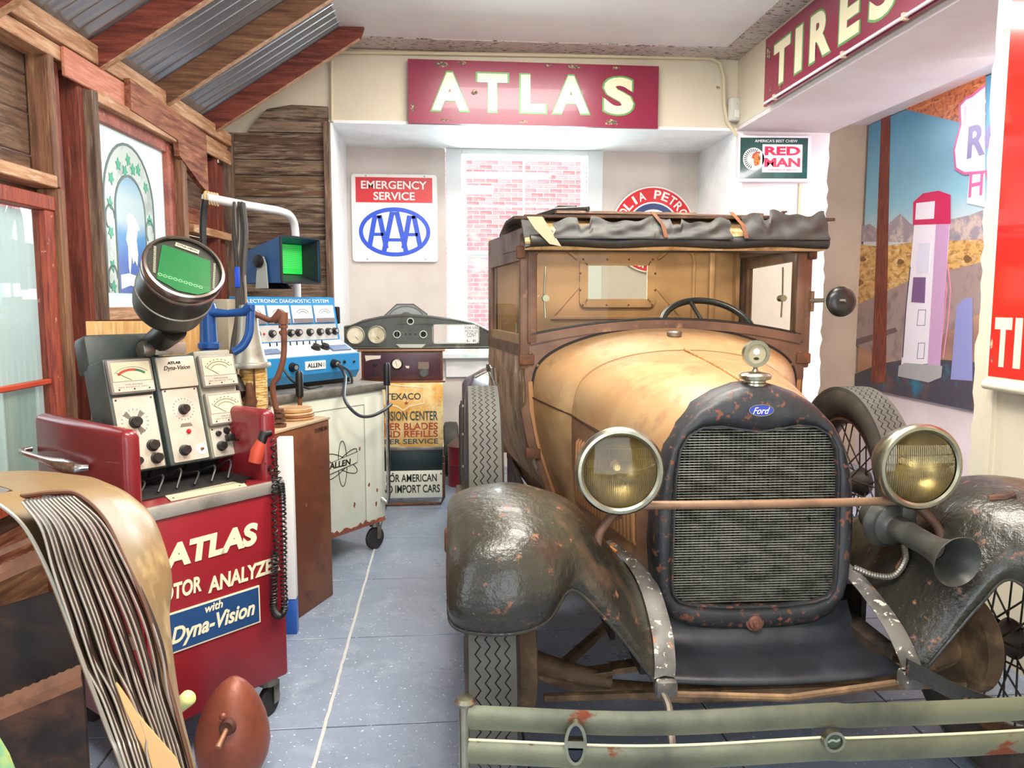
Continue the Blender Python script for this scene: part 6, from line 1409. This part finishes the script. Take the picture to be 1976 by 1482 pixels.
# ---- things between the two machines ---------------------------------------------
BP = (-.688, 3.3626); BFm = lf(BP, 22.5)
rustbox = M('brown_scratched_steel', '#6b3a24', .5, .2, [('#85502f', 4, .45, .65, (1, 1, 1)), ('#c09a70', 24, .68, .71, (1, 1, 1)), ('#3d2418', 6, .6, .75, (1, 1, 1))], bump=.15)
bx2 = thing('steel_cabinet', 'tall brown scratched steel box with small stencilled number, beside the red analyzer', 'cabinet', (BP[0], BP[1], 0))
obj('body', MB().rbox(-.14, .365, 0, .26, 0, .868, .004, BFm), rustbox, bx2)
obj('top_plate', MB().rbox(-.144, .37, -.004, .264, .868, .880, .002, BFm), M('buff_top', '#b59d7e', .5, 0, [('#8d7456', 5, .5, .7, (1, 1, 1))]), bx2)
T('D1950.54.1', signf(BFm @ Vector((0, -.001, 0)), BFm.col[0].xyz), ink, bx2, .355, .822, wd=.115, ht=.020, align='RIGHT', name='stencilled_number')
wc = thing('enamel_panel', 'narrow white panel with a blue foot between the red and brown cabinets', 'panel', (-.66, 3.27, 0))
obj('white_body', MB().rbox(-.70, -.640, 3.255, 3.305, .155, .858, .004), white, wc); obj('blue_foot', MB().rbox(-.70, -.640, 3.255, 3.305, 0, .153, .004), M('foot_blue', '#2456a8', .35), wc)
dcen = BFm @ Vector((.262, .125, .88)); cz = .88
for k, (r_, h, c) in enumerate(((.095, .012, '#b98a5c'), (.09, .010, '#8c5c3a'), (.092, .012, '#caa070'), (.080, .018, '#c79a6c'))):
    d_ = obj('round_lid', MB().lathe([(.0001, 0), (r_ * .96, 0), (r_, .003), (r_, h - .003), (r_ * .97, h), (r_ * .9, h - .001), (.0001, h - .001)], Matrix.Translation((dcen.x + .006 * (k % 2), dcen.y, cz)), 36), M('lid_%d' % k, c, .45, .2, [('#7a5236', 6, .55, .7, (1, 1, 1))]))
    props(d_, ('bottom', 'second from bottom', 'third from bottom', 'smaller topmost')[k] + ' tan round lid in the pile on the brown steel box', 'lid', 'round lids stacked on the brown box'); cz += h + .0005
# visible-glass oil pump
gp = thing('oil_pump', 'old hand pump with aluminium cone over ribbed yellow glass, on the brown box', 'pump', tuple(BFm @ Vector((.02, .36, .88))))
c0_ = BFm @ Vector((.0, .165, .881))
obj('pump_base', MB().lathe([(.0001, 0), (.066, 0), (.068, .02), (.064, .05), (.06, .09)], Matrix.Translation(c0_), 28), M('pump_cream', '#9a9270', .5, .2, [('#6e5a3c', 7, .5, .7, (1, 1, 1))]), gp)
obj('ribbed_glass', MB().lathe([(.055, .08), (.058, .10), (.058, .245), (.055, .26)], Matrix.Translation(c0_ + Vector((.015, 0, 0))), 18), M('amber_glass', '#b88a3c', .2, 0, [('#e6cf95', 18, .5, .6, (1, 1, 8))], bump=1.0, bsc=30, bstretch=(1, 1, 5)), gp, sharp=5)
for a in (0.4, 1.6, 2.8, 4.0, 5.2): obj('tie_rod', MB().cyl(c0_ + Vector((.068 * math.cos(a), .068 * math.sin(a), .06)), c0_ + Vector((.068 * math.cos(a), .068 * math.sin(a), .275)), .004), rusty, gp)
obj('pump_collar', MB().lathe([(.0001, .262), (.088, .262), (.09, .272), (.086, .282), (.06, .290)], Matrix.Translation(c0_), 28), M('pump_alu', '#a9a79b', .4, .5, [('#7c7a70', 9, .5, .7, (1, 1, 1))]), gp)
obj('pump_cone', MB().lathe([(.075, .285), (.066, .31), (.055, .36), (.046, .42), (.040, .48), (.034, .53), (.0001, .535)], Matrix.Translation(c0_), 28), MATS['pump_alu'], gp)
obj('valve_body', MB().tube([c0_ + Vector((-.06, -.06, .12)), c0_ + Vector((-.03, -.07, .17)), c0_ + Vector((-.05, -.06, .23))], [.025, .035, .02], 10), M('valve_dark', '#2e2620', .5, .4), gp)
obj('valve_body', MB().tube([c0_ + Vector((.0, -.07, .07)), c0_ + Vector((.02, -.075, .12)), c0_ + Vector((.01, -.07, .2))], [.022, .026, .012], 10), rusty, gp)
rpth = [c0_ + Vector((.02, -.02, .50)), at(520, 618, Y=3.42), at(546, 612, Y=3.41), at(548, 640, Y=3.405), at(547, 690, Y=3.405), at(537, 725, Y=3.405), at(526, 750, Y=3.405), BFm @ Vector((.03, .045, .90))]
rp = gp
obj('delivery_pipe', MB().tube([rpth[0], rpth[1], rpth[2]], .013, 10).tube(spl(rpth[2:], 24), .013, 10), M('pipe_rust', '#7a4c38', .6, .3, [('#5a3426', 9, .5, .7, (1, 1, 1))], bump=.3), rp, label='rusty bent pipe with elbow at the top')
obj('elbow', MB().tube([rpth[1] + Vector((.02, 0, 0)), rpth[2] - Vector((.015, 0, -.004)), rpth[2] + Vector((0, 0, .025))], [.018, .024, .022], 12).cyl(rpth[2] - Vector((0, 0, .03)), rpth[2] + Vector((0, 0, .02)), .022), M('pipe_rust', '#7a4c38'), rp)
for z_ in (.035, .06): obj('pipe_nut', MB().cyl(rpth[2] - Vector((0, 0, z_ + .012)), rpth[2] - Vector((0, 0, z_)), .021 - z_ * .03), MATS['pipe_rust'], rp)
for k in range(4): 
    b_ = Vector((rpth[-1].x, rpth[-1].y, .881 + k * .022)); obj('base_ring', MB().cyl(b_, b_ + Vector((0, 0, .014)), .030 - .003 * k), rusty, rp)
# blue stand
bs = thing('pump_stand', 'blue painted pipe stand with a curved arm behind the gauge panels', 'stand', (-.965, 3.13, 0))
bpt = M('gloss_blue_paint', '#1b4784', .28, 0, [('#143564', 5, .5, .7, (1, 1, 1))])
b0 = at(402, 640, Y=3.13)
obj('column', MB().lathe([(.11, 0), (.11, .02), (.05, .04), (.036, .08), (.036, 1.24), (.042, 1.245), (.042, 1.262), (.034, 1.268), (.030, 1.37), (.034, 1.40), (.028, 1.42), (.0001, 1.425)], Matrix.Translation((b0.x, b0.y, 0)), 24), bpt, bs)
obj('arm', MB().tube([at(402, 603, Y=3.12), at(440, 605, Y=3.12), at(470, 602, Y=3.12), at(484, 592, Y=3.12)], [.020, .014, .018, .024], 12), bpt, bs)
obj('lever', MB().tube(spl([at(484, 588, Y=3.12), at(483, 615, Y=3.12), at(480, 645, Y=3.11), at(468, 668, Y=3.10), at(450, 680, Y=3.09)], 16), .017, 10), bpt, bs)
# plywood sheet
pw_ = obj('plywood_sheet', MB().rbox(-1.485, -.99, 3.36, 3.375, 0.0, 1.345, .002), M('plywood', '#d9a866', .5, 0, [('#c08c4c', 2.4, .45, .62, (14, 1, 1)), ('#e6c088', 5, .5, .7, (14, 1, 1))], bump=.1), sharp=None)
props(pw_, 'upright yellow plywood sheet behind the scope, against the stud wall', 'board')

# ---- back of the room ---------------------------------------------------------------
# radio / test set
rc_ = thing('test_set', 'old wooden-cased instrument box with purple-brown panel, under the dashboard', 'instrument', (-.29, 5.47, .863))
wdm = M('case_walnut', '#6d3f2a', .4, 0, [('#4f2c1e', 5, .45, .7, (6, 1, 1))])
obj('case', MB().rbox(-.575, -.005, 5.455, 5.71, .876, 1.082, .005), wdm, rc_)
obj('lid_board', MB().rbox(-.60, .01, 5.44, 5.72, 1.082, 1.096, .004), M('case_edge', '#8f6a52', .4), rc_); obj('base_board', MB().rbox(-.60, .012, 5.435, 5.72, .863, .876, .004), MATS['case_walnut'], rc_)
obj('front_panel', MB().rbox(-.555, -.02, 5.447, 5.457, .888, 1.07, .002), M('plum_panel', '#3f2430', .35, 0, [('#4f3040', 5, .45, .7, (1, 1, 1))]), rc_)
PM_ = signf((0, 5.447, 0), (1, 0, 0))
vx, vz = pp(PM_, 766, 702)
obj('round_gauge', MB().lathe([(.042, 0), (.042, .010), (.034, .012), (.033, .008), (.0001, .008)], shift(PM_, vx, vz, 0), 28), black, rc_); obj('gauge_dial', MB().prism(ell(.032, .032, 24, vx, vz), .008, .0095, PM_), dialp, rc_, sharp=None)
obj('needle', MB().stroke([(vx, vz - .015), (vx - .008, vz + .018)], .002, .0095, .0105, PM_), ink, rc_, sharp=None)
tx, tz = pp(PM_, 818, 712); obj('dial_window', MB().prism([(tx - .04, tz + .0), (tx + .035, tz), (tx + .035, tz + .05), (tx - .04, tz + .05)], 0, .006, PM_), M('tarnished', '#7d6a5c', .4, .5), rc_, sharp=None)
knob(rc_, PM_, tx, tz - .025, .028, .03, 0, M('grey_knob', '#4a4d4c', .4), .4); 
for x, y in ((724, 703), (724, 722), (762, 722)): knob(rc_, PM_, *pp(PM_, x, y), .011, .012, 0, black)
obj('torn_label', MB().prism([pp(PM_, x, y) for x, y in ((704, 686), (735, 686), (734, 692), (716, 694), (706, 697))], 0, .001, PM_), M('paper', '#d8cfc0', .8), rc_, sharp=None)
obj('torn_label', MB().prism([pp(PM_, x, y) for x, y in ((782, 706), (790, 706), (789, 711), (784, 710))], 0, .001, PM_), M('paper', '#d8cfc0', .8), rc_, sharp=None)

# dashboard
dbm = M('dark_olive_metal', '#4f5049', .34, .3, [('#3a3c3b', 4, .45, .7, (1, 1, 1), .45), ('#8d8b70', 5, .58, .75, (1, 1, 1), .3)], bump=.2)
DM = signf((0, 5.50, 0), (1, 0, 0)); db = thing('dashboard', 'dark metal car dashboard with two round gauges and an open glovebox hole', 'dashboard', (-.19, 5.5, 1.1))
topc = [(672, 632), (700, 620), (740, 612), (785, 609), (830, 612), (880, 618), (915, 625), (945, 640)]
tp = [pp(DM, x, y) for x, y in topc]; zl = pp(DM, 800, 671)[1]
L_ = pp(DM, 662, 660); Rt = pp(DM, 945, 660)
# panels around the glove hole
gx0, gy1 = pp(DM, 835, 627); gx1, gy0 = pp(DM, 924, 662)
def topz(x):
    for a, b in zip(tp, tp[1:]):
        if a[0] <= x <= b[0]: return a[1] + (b[1] - a[1]) * (x - a[0]) / (b[0] - a[0])
    return tp[0][1] if x < tp[0][0] else tp[-1][1]
x0_ = tp[0][0] - .03; x1_ = tp[-1][0]
def colpoly(a, b, lo, n=8): return [(a, lo)] + [(a + (b - a) * i / n, topz(a + (b - a) * i / n)) for i in range(n + 1)] + [(b, lo)]
dbb = MB().prism(colpoly(x0_, gx0, zl), -.02, 0, DM).prism(colpoly(gx0, gx1, gy1), -.02, 0, DM).prism(colpoly(gx1, x1_, zl), -.02, 0, DM).prism([(gx0, zl), (gx1, zl), (gx1, gy0), (gx0, gy0)], -.02, 0, DM)
obj('dash_face', dbb, dbm, db, sharp=None)
n = 24; rows = [[DM @ Vector((x0_ + (x1_ - x0_) * i / n, topz(x0_ + (x1_ - x0_) * i / n) + dz, zz)) for dz, zz in ((-.004, .004), (.006, -.006), (.012, -.05), (.010, -.09))] for i in range(n + 1)]
obj('dash_top', MB().grid(rows), dbm, db, solid=.003); obj('lower_lip', MB().tube([DM @ Vector((x0_, zl, 0)), DM @ Vector((x1_, zl, 0))], .010, 8), dbm, db)
obj('glovebox_edge', MB().stroke(rrect(gx0, gx1, gy0, gy1, .02), .008, -.01, .005, DM, True), M('dash_edge', '#a8a898', .3, .4), db)
for cx_, cy_ in ((686, 647), (727, 646)):
    x, y = pp(DM, cx_, cy_); g = obj('round_gauge', MB().lathe([(.064, -.01), (.066, .004), (.060, .010), (.056, .006)], shift(DM, x, y, 0), 36), M('dash_edge', '#a8a898', .3, .4), db)
    obj('gauge_dial', MB().prism(ell(.057, .057, 30, x, y), -.004, .003, DM), M('aged_dial', '#b9b08c', .4, 0, [('#e6dfc4', 6, .45, .6, (1, 1, 1))]), g, sharp=None); obj('needle', MB().stroke([(x, y - .01), (x + .02, y - .03)], .003, .003, .004, DM), ink, g, sharp=None)
obj('gauge_surround', MB().stroke([pp(DM, *q) for q in ((673, 630), (742, 628), (747, 634), (747, 662), (738, 667), (673, 667))], .006, 0, .005, DM), dbm, db)
cpn = rrect(*[v for v in (pp(DM, 756, 0)[0], pp(DM, 829, 0)[0], pp(DM, 0, 668)[1], pp(DM, 0, 626)[1])], .015)
obj('centre_panel', MB().stroke(cpn, .006, 0, .006, DM, True), dbm, db)
for q, r_ in (((766, 645), .028), ((817, 645), .028), ((792, 620), .026)):
    x, y = pp(DM, *q); obj('switch_hole', MB().prism(ell(r_ * .8, r_ * .8, 24, x, y), 0, .002, DM), M('hole_black', '#14130f', .8), db, sharp=None); obj('hole_rim', MB().stroke(ell(r_ * .85, r_ * .85, 24, x, y), .007, 0, .007, DM, True), MATS['dash_edge'], db)
for q in ((783, 645), (792, 645), (801, 645)): obj('small_hole', MB().prism(ell(.005, .005, 10, *pp(DM, *q)), 0, .002, DM), MATS['hole_black'], db, sharp=None)
obj('ash_tray', MB().prism([pp(DM, *q) for q in ((764, 664), (822, 664), (814, 671), (772, 671))], 0, .012, DM), M('dash_edge', '#a8a898', .3, .4), db, sharp=None)
# octagonal plate behind
OM = signf((0, 5.64, 0), (1, 0, 0)); og = thing('gauge_plate', 'grey eight-sided gauge plate standing behind the dashboard', 'gauge panel', (-.2, 5.64, 1.1))
op = [pp(OM, *q) for q in ((740, 655), (742, 609), (766, 587), (798, 587), (824, 606), (828, 655))]
obj('plate', MB().prism(op, -.012, 0, OM), M('grey_plate', '#8f918e', .4, .3), og, sharp=None); obj('rim', MB().stroke(op, .008, 0, .005, OM), M('dark_rim', '#55564f', .4), og, sharp=None)
ox, oy = pp(OM, 784, 615)
obj('arc_line', MB().stroke(ell(.13, .10, 30, ox, oy - .01, 0, PI, True), .006, 0, .004, OM), MATS['dark_rim'], og, sharp=None); obj('centre_ring', MB().stroke(ell(.045, .045, 30, ox, oy), .006, 0, .006, OM, True), MATS['dark_rim'], og, sharp=None)
for i in range(8): obj('tick', MB().stroke([(ox + .012 * math.cos(i * .785), oy + .012 * math.sin(i * .785)), (ox + .034 * math.cos(i * .785), oy + .034 * math.sin(i * .785))], .006, 0, .004, OM), MATS['dark_rim'], og, sharp=None)
obj('plate_foot', MB().rbox(-.28, -.10, 5.645, 5.70, 1.096, 1.11, .003), MATS['dark_rim'], og)
# notice on the sill seen through the glovebox
nt_ = thing('paper_notice', 'small white printed notice seen through the glovebox hole', 'notice', tuple(at(908, 660, Y=6.45)))
NM = signf((0, 6.45, 0), (1, 0, 0)); na = pp(NM, 895, 665); nb = pp(NM, 925, 628)
obj('sheet', MB().prism([(na[0], .996), (nb[0], .996), (nb[0], nb[1]), (na[0], nb[1])], -.006, 0, NM), white, nt_, sharp=None)
for s_, yy in (('FOR USE', .88), ('MOTOR OIL', .70), ('CONT', .46), ('L E', .2)): T(s_, NM, M('notice_blue', '#4a5a78', .5), nt_, (na[0] + nb[0]) / 2, na[1] + (nb[1] - na[1]) * yy - .01, wd=(nb[0] - na[0]) * (.85 if len(s_) > 5 else .6), ht=.020 if yy != .46 else .034, align='CENTER')

# service cabinet
sv = thing('display_cabinet', 'rusty yellow service cabinet with faded lettering and a white lower sign', 'cabinet', (-.19, 5.36, 0))
yl = M('worn_yellow_enamel', '#e0a850', .45, 0, [('#f0d79a', 4, .45, .6, (1, 1, 1)), ('#c8783a', 7, .56, .66, (1, 1, 1)), ('#8c4a2a', 14, .68, .72, (1, 1, 2))], bump=.1)
SM_ = signf((0, 5.345, 0), (1, 0, 0))
def sq(x, y): return pp(SM_, x, y)
X0 = -.52; X1 = sq(855, 800)[0]
obj('upper_body', MB().rbox(X0, X1, 5.347, 5.62, sq(800, 864)[1], .862, .004), yl, sv)
obj('trim_rail', MB().rbox(X0, X1 + .003, 5.340, 5.62, sq(800, 869)[1], sq(800, 862)[1], .003), steel, sv)
obj('dark_drawer', MB().rbox(X0, X1 - .005, 5.35, 5.62, sq(800, 908)[1], sq(800, 869)[1], .003), M('drawer_dark', '#10262b', .4), sv)
ls = obj('lower_sign', MB().rbox(X0, X1 + .002, 5.335, 5.345, sq(800, 960)[1], sq(800, 908)[1], .003), M('lower_sign_white', '#e0e0cf', .4), sv, label='white lower sign with black lettering')
obj('lower_body', MB().rbox(X0, X1, 5.35, 5.62, .15, sq(800, 908)[1], .004), M('drawer_dark', '#10262b', .4), sv)
obj('loop_foot', MB().tube([(X1 - .0, 5.335, .30), (X1, 5.335, .06), (X1 - .02, 5.335, .015), (X0 + .02, 5.335, .015), (X0, 5.335, .06), (X0, 5.335, .3)], .010, 8).tube([(X1 - .0, 5.60, .30), (X1, 5.60, .06), (X1 - .02, 5.60, .015), (X0 + .02, 5.60, .015), (X0, 5.60, .06), (X0, 5.60, .3)], .010, 8), rusty, sv)
SL = signf((0, 5.335, 0), (1, 0, 0)); dkt = M('cabinet_ink', '#3f4a46', .5, 0, [('#9a8a5a', 14, .6, .7, (1, 1, 1))]); rdt = M('cabinet_red_ink', '#a8412c', .5, 0, [('#d89a5a', 16, .58, .68, (1, 1, 1))])
SF = signf((0, 5.347, 0), (1, 0, 0))
bq = pp(SF, 818, 765)
obj('badge_border', MB().stroke([pp(SF, *q) for q in ((742, 745), (752, 742), (818, 748), (818, 778), (790, 784), (778, 792), (766, 784), (742, 780))], .009, 0, .0015, SF, True), M('border_cream', '#efe2b4', .5), sv, sharp=None)
def line(s_, px1, py, wpx, hpx, mat, F_=SF, par=sv):
    a = pp(F_, px1, py); b = pp(F_, px1 - wpx, py - hpx); T(s_, F_, mat, par, a[0], a[1], wd=a[0] - b[0], ht=b[1] - a[1], align='RIGHT', off=.02)
line('TEXACO', 812, 771, 68, 12, dkt); obj('red_star', MB().prism([(pp(SF, 784, 776)[0] + (.018 if i % 2 == 0 else .008) * math.sin(i * PI / 5), pp(SF, 784, 778)[1] + (.018 if i % 2 == 0 else .008) * math.cos(i * PI / 5)) for i in range(10)], 0, .0015, SF), rdt, sv, sharp=None)
line('VISION CENTER', 845, 811, 105, 17, dkt); line('WIPER BLADES', 845, 829, 130, 12, rdt); line('AND REFILLS', 845, 843, 118, 11, rdt); line('WIPER SERVICE', 846, 856, 130, 8, dkt)
line('FOR AMERICAN', 843, 929, 98, 13, ink, SL, ls); line('AND IMPORT CARS', 849, 950, 122, 13, ink, SL, ls)
for x, y in ((851, 914), (758, 914)): screw(ls, SL, *pp(SL, x, y), 0, .006)
# red can and tyre behind
rcn = thing('oil_can', 'red metal can with a tapered top on the floor behind the pickup', 'can', (.20, 5.9, 0))
cc = at(893, 900, Y=5.95)
obj('can_body', MB().lathe([(.0001, 0), (.115, 0), (.118, .008), (.115, .016), (.115, .16), (.118, .168), (.115, .176), (.115, .30), (.119, .308), (.119, .316)], Matrix.Translation((cc.x, cc.y, 0)), 36), M('can_red', '#7e1f2a', .35, .1, [('#5f1a22', 4, .5, .7, (1, 1, 1))]), rcn)
obj('can_shoulder', MB().lathe([(.118, .315), (.05, .375), (.035, .38), (.035, .40), (.0001, .402)], Matrix.Translation((cc.x, cc.y, 0)), 36), M('can_top', '#6a5248', .5, .4), rcn)
tb2 = at(866, 900, Y=6.34)
tt = thing('loose_tyre', 'small black tyre standing against the back wall next to the red can', 'tyre', (tb2.x + .02, 6.34, .22)); 
obj('tyre_body', MB().lathe([(.12, -.05), (.18, -.062), (.215, -.05), (.22, 0), (.215, .05), (.18, .062), (.12, .05)], Matrix.Translation((tb2.x + .02, 6.34, .22)) @ Matrix.Rotation(PI / 2, 4, 'Y'), 40), rubd, tt); obj('tyre_rim', MB().lathe([(.12, -.04), (.05, -.02), (.05, .02), (.12, .04)], Matrix.Translation((tb2.x + .02, 6.34, .22)) @ Matrix.Rotation(PI / 2, 4, 'Y'), 30), rimm, tt)

# ---- foreground left: grille shell, lamp, tool ------------------------------------------
gs = thing('grille_shell', 'tan car grille shell with many thin curved vertical bars, nearest at lower left', 'car grille', (-.55, 1.5, 0))
shellp = M('tan_shell_paint', '#8a734f', .33, 0, [('#8c6c44', 2.6, .45, .7, (1, 1, 1), .42), ('#7fa070', 7, .68, .72, (1, 1, 1)), ('#c8ad7c', 5, .58, .76, (1, 1, 1), .28)], bump=.12)
def A3(pts): return [at(x, y, Y=Y_) for x, y, Y_ in pts]
def low(p): q = p.copy(); return q
inner_e = A3([(40, 958, 1.52), (105, 950, 1.56), (150, 955, 1.60), (200, 1000, 1.61), (240, 1080, 1.60), (277, 1160, 1.58), (303, 1240, 1.56), (333, 1350, 1.52), (368, 1482, 1.48), (430, 1750, 1.42)])
mid_e = A3([(20, 944, 1.60), (100, 938, 1.66), (180, 945, 1.70), (235, 990, 1.72), (285, 1070, 1.72), (305, 1140, 1.70), (318, 1220, 1.66), (340, 1350, 1.57), (372, 1482, 1.51), (436, 1750, 1.44)])
outer_e = A3([(-20, 930, 1.70), (90, 924, 1.78), (188, 935, 1.82), (262, 960, 1.85), (305, 1020, 1.85), (332, 1110, 1.82), (326, 1190, 1.76), (345, 1350, 1.62), (376, 1482, 1.54), (440, 1750, 1.46)])
back_e = [p + Vector((-.10, .14, -.01)) for p in outer_e]
rows = loft([back_e, outer_e, mid_e, inner_e], 60, 16)
for i, r_ in enumerate(rows):
    for j, p in enumerate(r_): p += Vector((0, 0, .010 * math.sin(i * .55) * max(0, 1 - abs(i - 22) / 12.) * (1 - j / 15.)))
obj('shell', MB().grid(rows), shellp, gs, solid=.002, sharp=70)
obj('shell_lip', MB().tube(spl(inner_e, 50), .0045, 6), M('lip_dark', '#5c3a26', .5), gs)
L3 = A3([(-30, 962, 1.42), (0, 975, 1.42), (48, 1018, 1.42), (92, 1100, 1.41), (132, 1200, 1.40), (172, 1310, 1.38), (214, 1420, 1.36), (238, 1482, 1.34), (330, 1750, 1.30)])
# left shell side
rows = loft([L3, [p + Vector((-.012, .02, .0)) for p in L3], [p + Vector((-.012, .12, -.015)) for p in L3]], 40, 6)
obj('shell_side', MB().grid(rows), shellp, gs, solid=.002, sharp=70)
obj('side_trim', MB().tube(spl(L3, 40), .0035, 6), M('bar_nickel', '#8f8a80', .35, .5), gs)
barm = M('bar_edge', '#a8a196', .35, .45, [('#857c70', 8, .5, .7, (1, 1, 1), .5)])
rnd = random.Random(21); NBAR = 14
for k in range(NBAR):
    t = k / (NBAR - 1); kk = rnd.uniform(-7, 7); k2 = rnd.uniform(-9, 9); jump = (10 if 4 < k < 9 else 0)
    P = []
    for (xa, ya, Ya), (xb, yb, Yb), kick in (((42, 968, 1.43), (140, 958, 1.585), 0), ((80, 1020, 1.42), (196, 1010, 1.60), kk * .2), ((104, 1100, 1.41), (236, 1085, 1.595), kk * .4), ((138, 1200, 1.40), (282, 1185, 1.575), kk * .6),
                                        ((160, 1270, 1.39), (305, 1262, 1.55), kk + jump * .3), ((190, 1340, 1.38), (326, 1340, 1.52), k2 + jump), ((222, 1420, 1.36), (350, 1425, 1.50), k2 * .5 + jump), ((243, 1482, 1.34), (365, 1482, 1.48), k2 * .4), ((335, 1750, 1.30), (428, 1750, 1.42), 0)):
        P.append(at(xa + (xb - xa) * t + kick, ya + (yb - ya) * t, Y=Ya + (Yb - Ya) * t))
    sp3 = spl(P, 44)
    obj('grille_bar', MB().strip(sp3, (-.003, .022, 0), (.002, .0006, 0)), M('bar_dark', '#33261f', .45, .2), gs, sharp=None)
    obj('bar_front_edge', MB().tube([p + Vector((.001, -.001, 0)) for p in sp3], .0023, 5), barm, gs)
obj('pale_inner_strip', MB().strip(A3([(178, 1280, 1.43), (205, 1330, 1.42), (240, 1400, 1.41), (285, 1470, 1.40), (340, 1600, 1.38)]), [Vector((w_, .01, 0)) for w_ in (.004, .018, .03, .045, .05)], (0, .004, 0)), M('bare_tan', '#c39a62', .5, 0, [('#8a6238', 12, .62, .7, (1, 1, 1))]), gs)
bracem = M('brown_brace', '#8a5a3a', .6, 0, [('#b58a5a', 6, .5, .7, (1, 1, 1)), ('#5a3424', 8, .5, .7, (1, 1, 1))], bump=.3)
for (xa, ya), (xb, yb), hh in (((-60, 1372), (158, 1282), .045), ((-60, 1118), (104, 1046), .032)):
    n = 26; top = [at(xa + (xb - xa) * i / n, ya + (yb - ya) * i / n, Y=1.62) for i in range(n + 1)]
    m_ = MB(); rows = [[p + Vector((0, 0, (.003 if i % 2 else 0) + .0)), p + Vector((0, -.004, -hh * .5)), p + Vector((0, .0, -hh))] for i, p in enumerate(top)]
    obj('notched_brace', m_.grid(rows), bracem, gs, solid=.004, sharp=None)
obj('cross_strut', MB().strip(A3([(-40, 1090, 1.56), (100, 1030, 1.6)]), (0, .02, 0), (0, 0, .012)), bracem, gs); obj('cross_strut', MB().strip(A3([(225, 1232, 1.66), (262, 1228, 1.66)]), (0, .02, 0), (0, 0, -.03)), bracem, gs)
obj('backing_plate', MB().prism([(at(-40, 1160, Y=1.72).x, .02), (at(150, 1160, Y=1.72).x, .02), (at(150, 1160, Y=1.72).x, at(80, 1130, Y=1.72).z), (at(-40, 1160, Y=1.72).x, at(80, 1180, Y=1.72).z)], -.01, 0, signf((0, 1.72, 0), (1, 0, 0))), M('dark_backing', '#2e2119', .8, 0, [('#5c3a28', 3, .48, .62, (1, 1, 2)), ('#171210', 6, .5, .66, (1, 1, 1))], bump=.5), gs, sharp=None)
obj('bottom_block', MB().rbox(-.95, -.33, 1.40, 1.70, 0, .10, .01), M('dark_backing', '#2e2822', .7), gs)
# green scrap
gsc = obj('painted_offcut', MB().prism([(0, 0), (.028, 0), (.018, .04), (.006, .07), (-.02, .08), (-.03, 0)], 0, .012, signf(at(-2, 1500, Y=1.30), (1, .2, 0))), M('mint_green', '#7fb07a', .5, 0, [('#c8c46a', 6, .5, .6, (1, 1, 1))]), sharp=None)
props(gsc, 'mint green painted scrap in the lower left corner', 'scrap')
# teardrop lamp
tl = thing('teardrop_lamp', 'rusty red teardrop headlamp shell standing point up on the floor', 'lamp shell', (-.62, 2.14, 0))
t0_ = at(448, 1500, Z=0); tr_m = M('rust_red_primer', '#8a4a36', .42, .15, [('#6b3526', 4, .45, .66, (1, 1, 1), .5), ('#a8644a', 8, .55, .72, (1, 1, 1), .38), ('#4a2a20', 20, .68, .74, (1, 1, 1))], bump=.35, bsc=30)
TLm = Matrix.Translation(t0_) @ Matrix.Rotation(R(3), 4, 'Y')
obj('shell', MB().lathe([(.0001, .0), (.055, .004), (.085, .03), (.103, .075), (.108, .115), (.104, .155), (.094, .195), (.078, .235), (.058, .27), (.036, .297), (.018, .312), (.0001, .318)], TLm @ Matrix.Scale(1.0, 4), 44), tr_m, tl)
sp4 = at(438, 1405, Y=t0_.y - .10); obj('mount_hole', MB().lathe([(.0001, .001), (.010, .001), (.018, .004), (.022, .0), (.024, -.01)], axisf(sp4, (-.1, -1, .1)), 20), M('hole_rust', '#4f2c20', .7), tl)
obj('mount_stud', MB().tube([sp4 + Vector((0, .02, 0)), sp4 + Vector((-.008, -.035, -.018)), sp4 + Vector((-.012, -.05, -.028))], [.007, .007, .009], 10), M('stud_tan', '#a8785a', .5, .3), tl)
sp5 = at(430, 1383, Y=t0_.y - .095); obj('bolt_head', MB().lathe([(.0001, .006), (.005, .006), (.008, .003), (.011, 0)], axisf(sp5, (0, -1, .2)), 12), tr_m, tl)
# yellow handle
yh = thing('hand_tool', 'tool with a pale yellow-green handle sticking out behind the grille shell', 'tool', tuple(at(300, 1420, Y=1.85)))
h0 = at(368, 1343, Y=1.80); h1 = at(300, 1400, Y=1.86)
obj('grip', MB().tube(spl([h0, h0 + (h1 - h0) * .12, h0 + (h1 - h0) * .6, h1], 10), [.006, .016, .019, .019, .018, .017, .017, .018, .020, .020], 14), M('yellow_handle', '#cfcf86', .4, 0, [('#9ab05a', 6, .55, .7, (1, 1, 1))]), yh)
obj('shank', MB().tube([h1, h1 + (h1 - h0) * .8, Vector((h1.x - .12, h1.y + .02, .012))], .008, 8), rusty, yh)
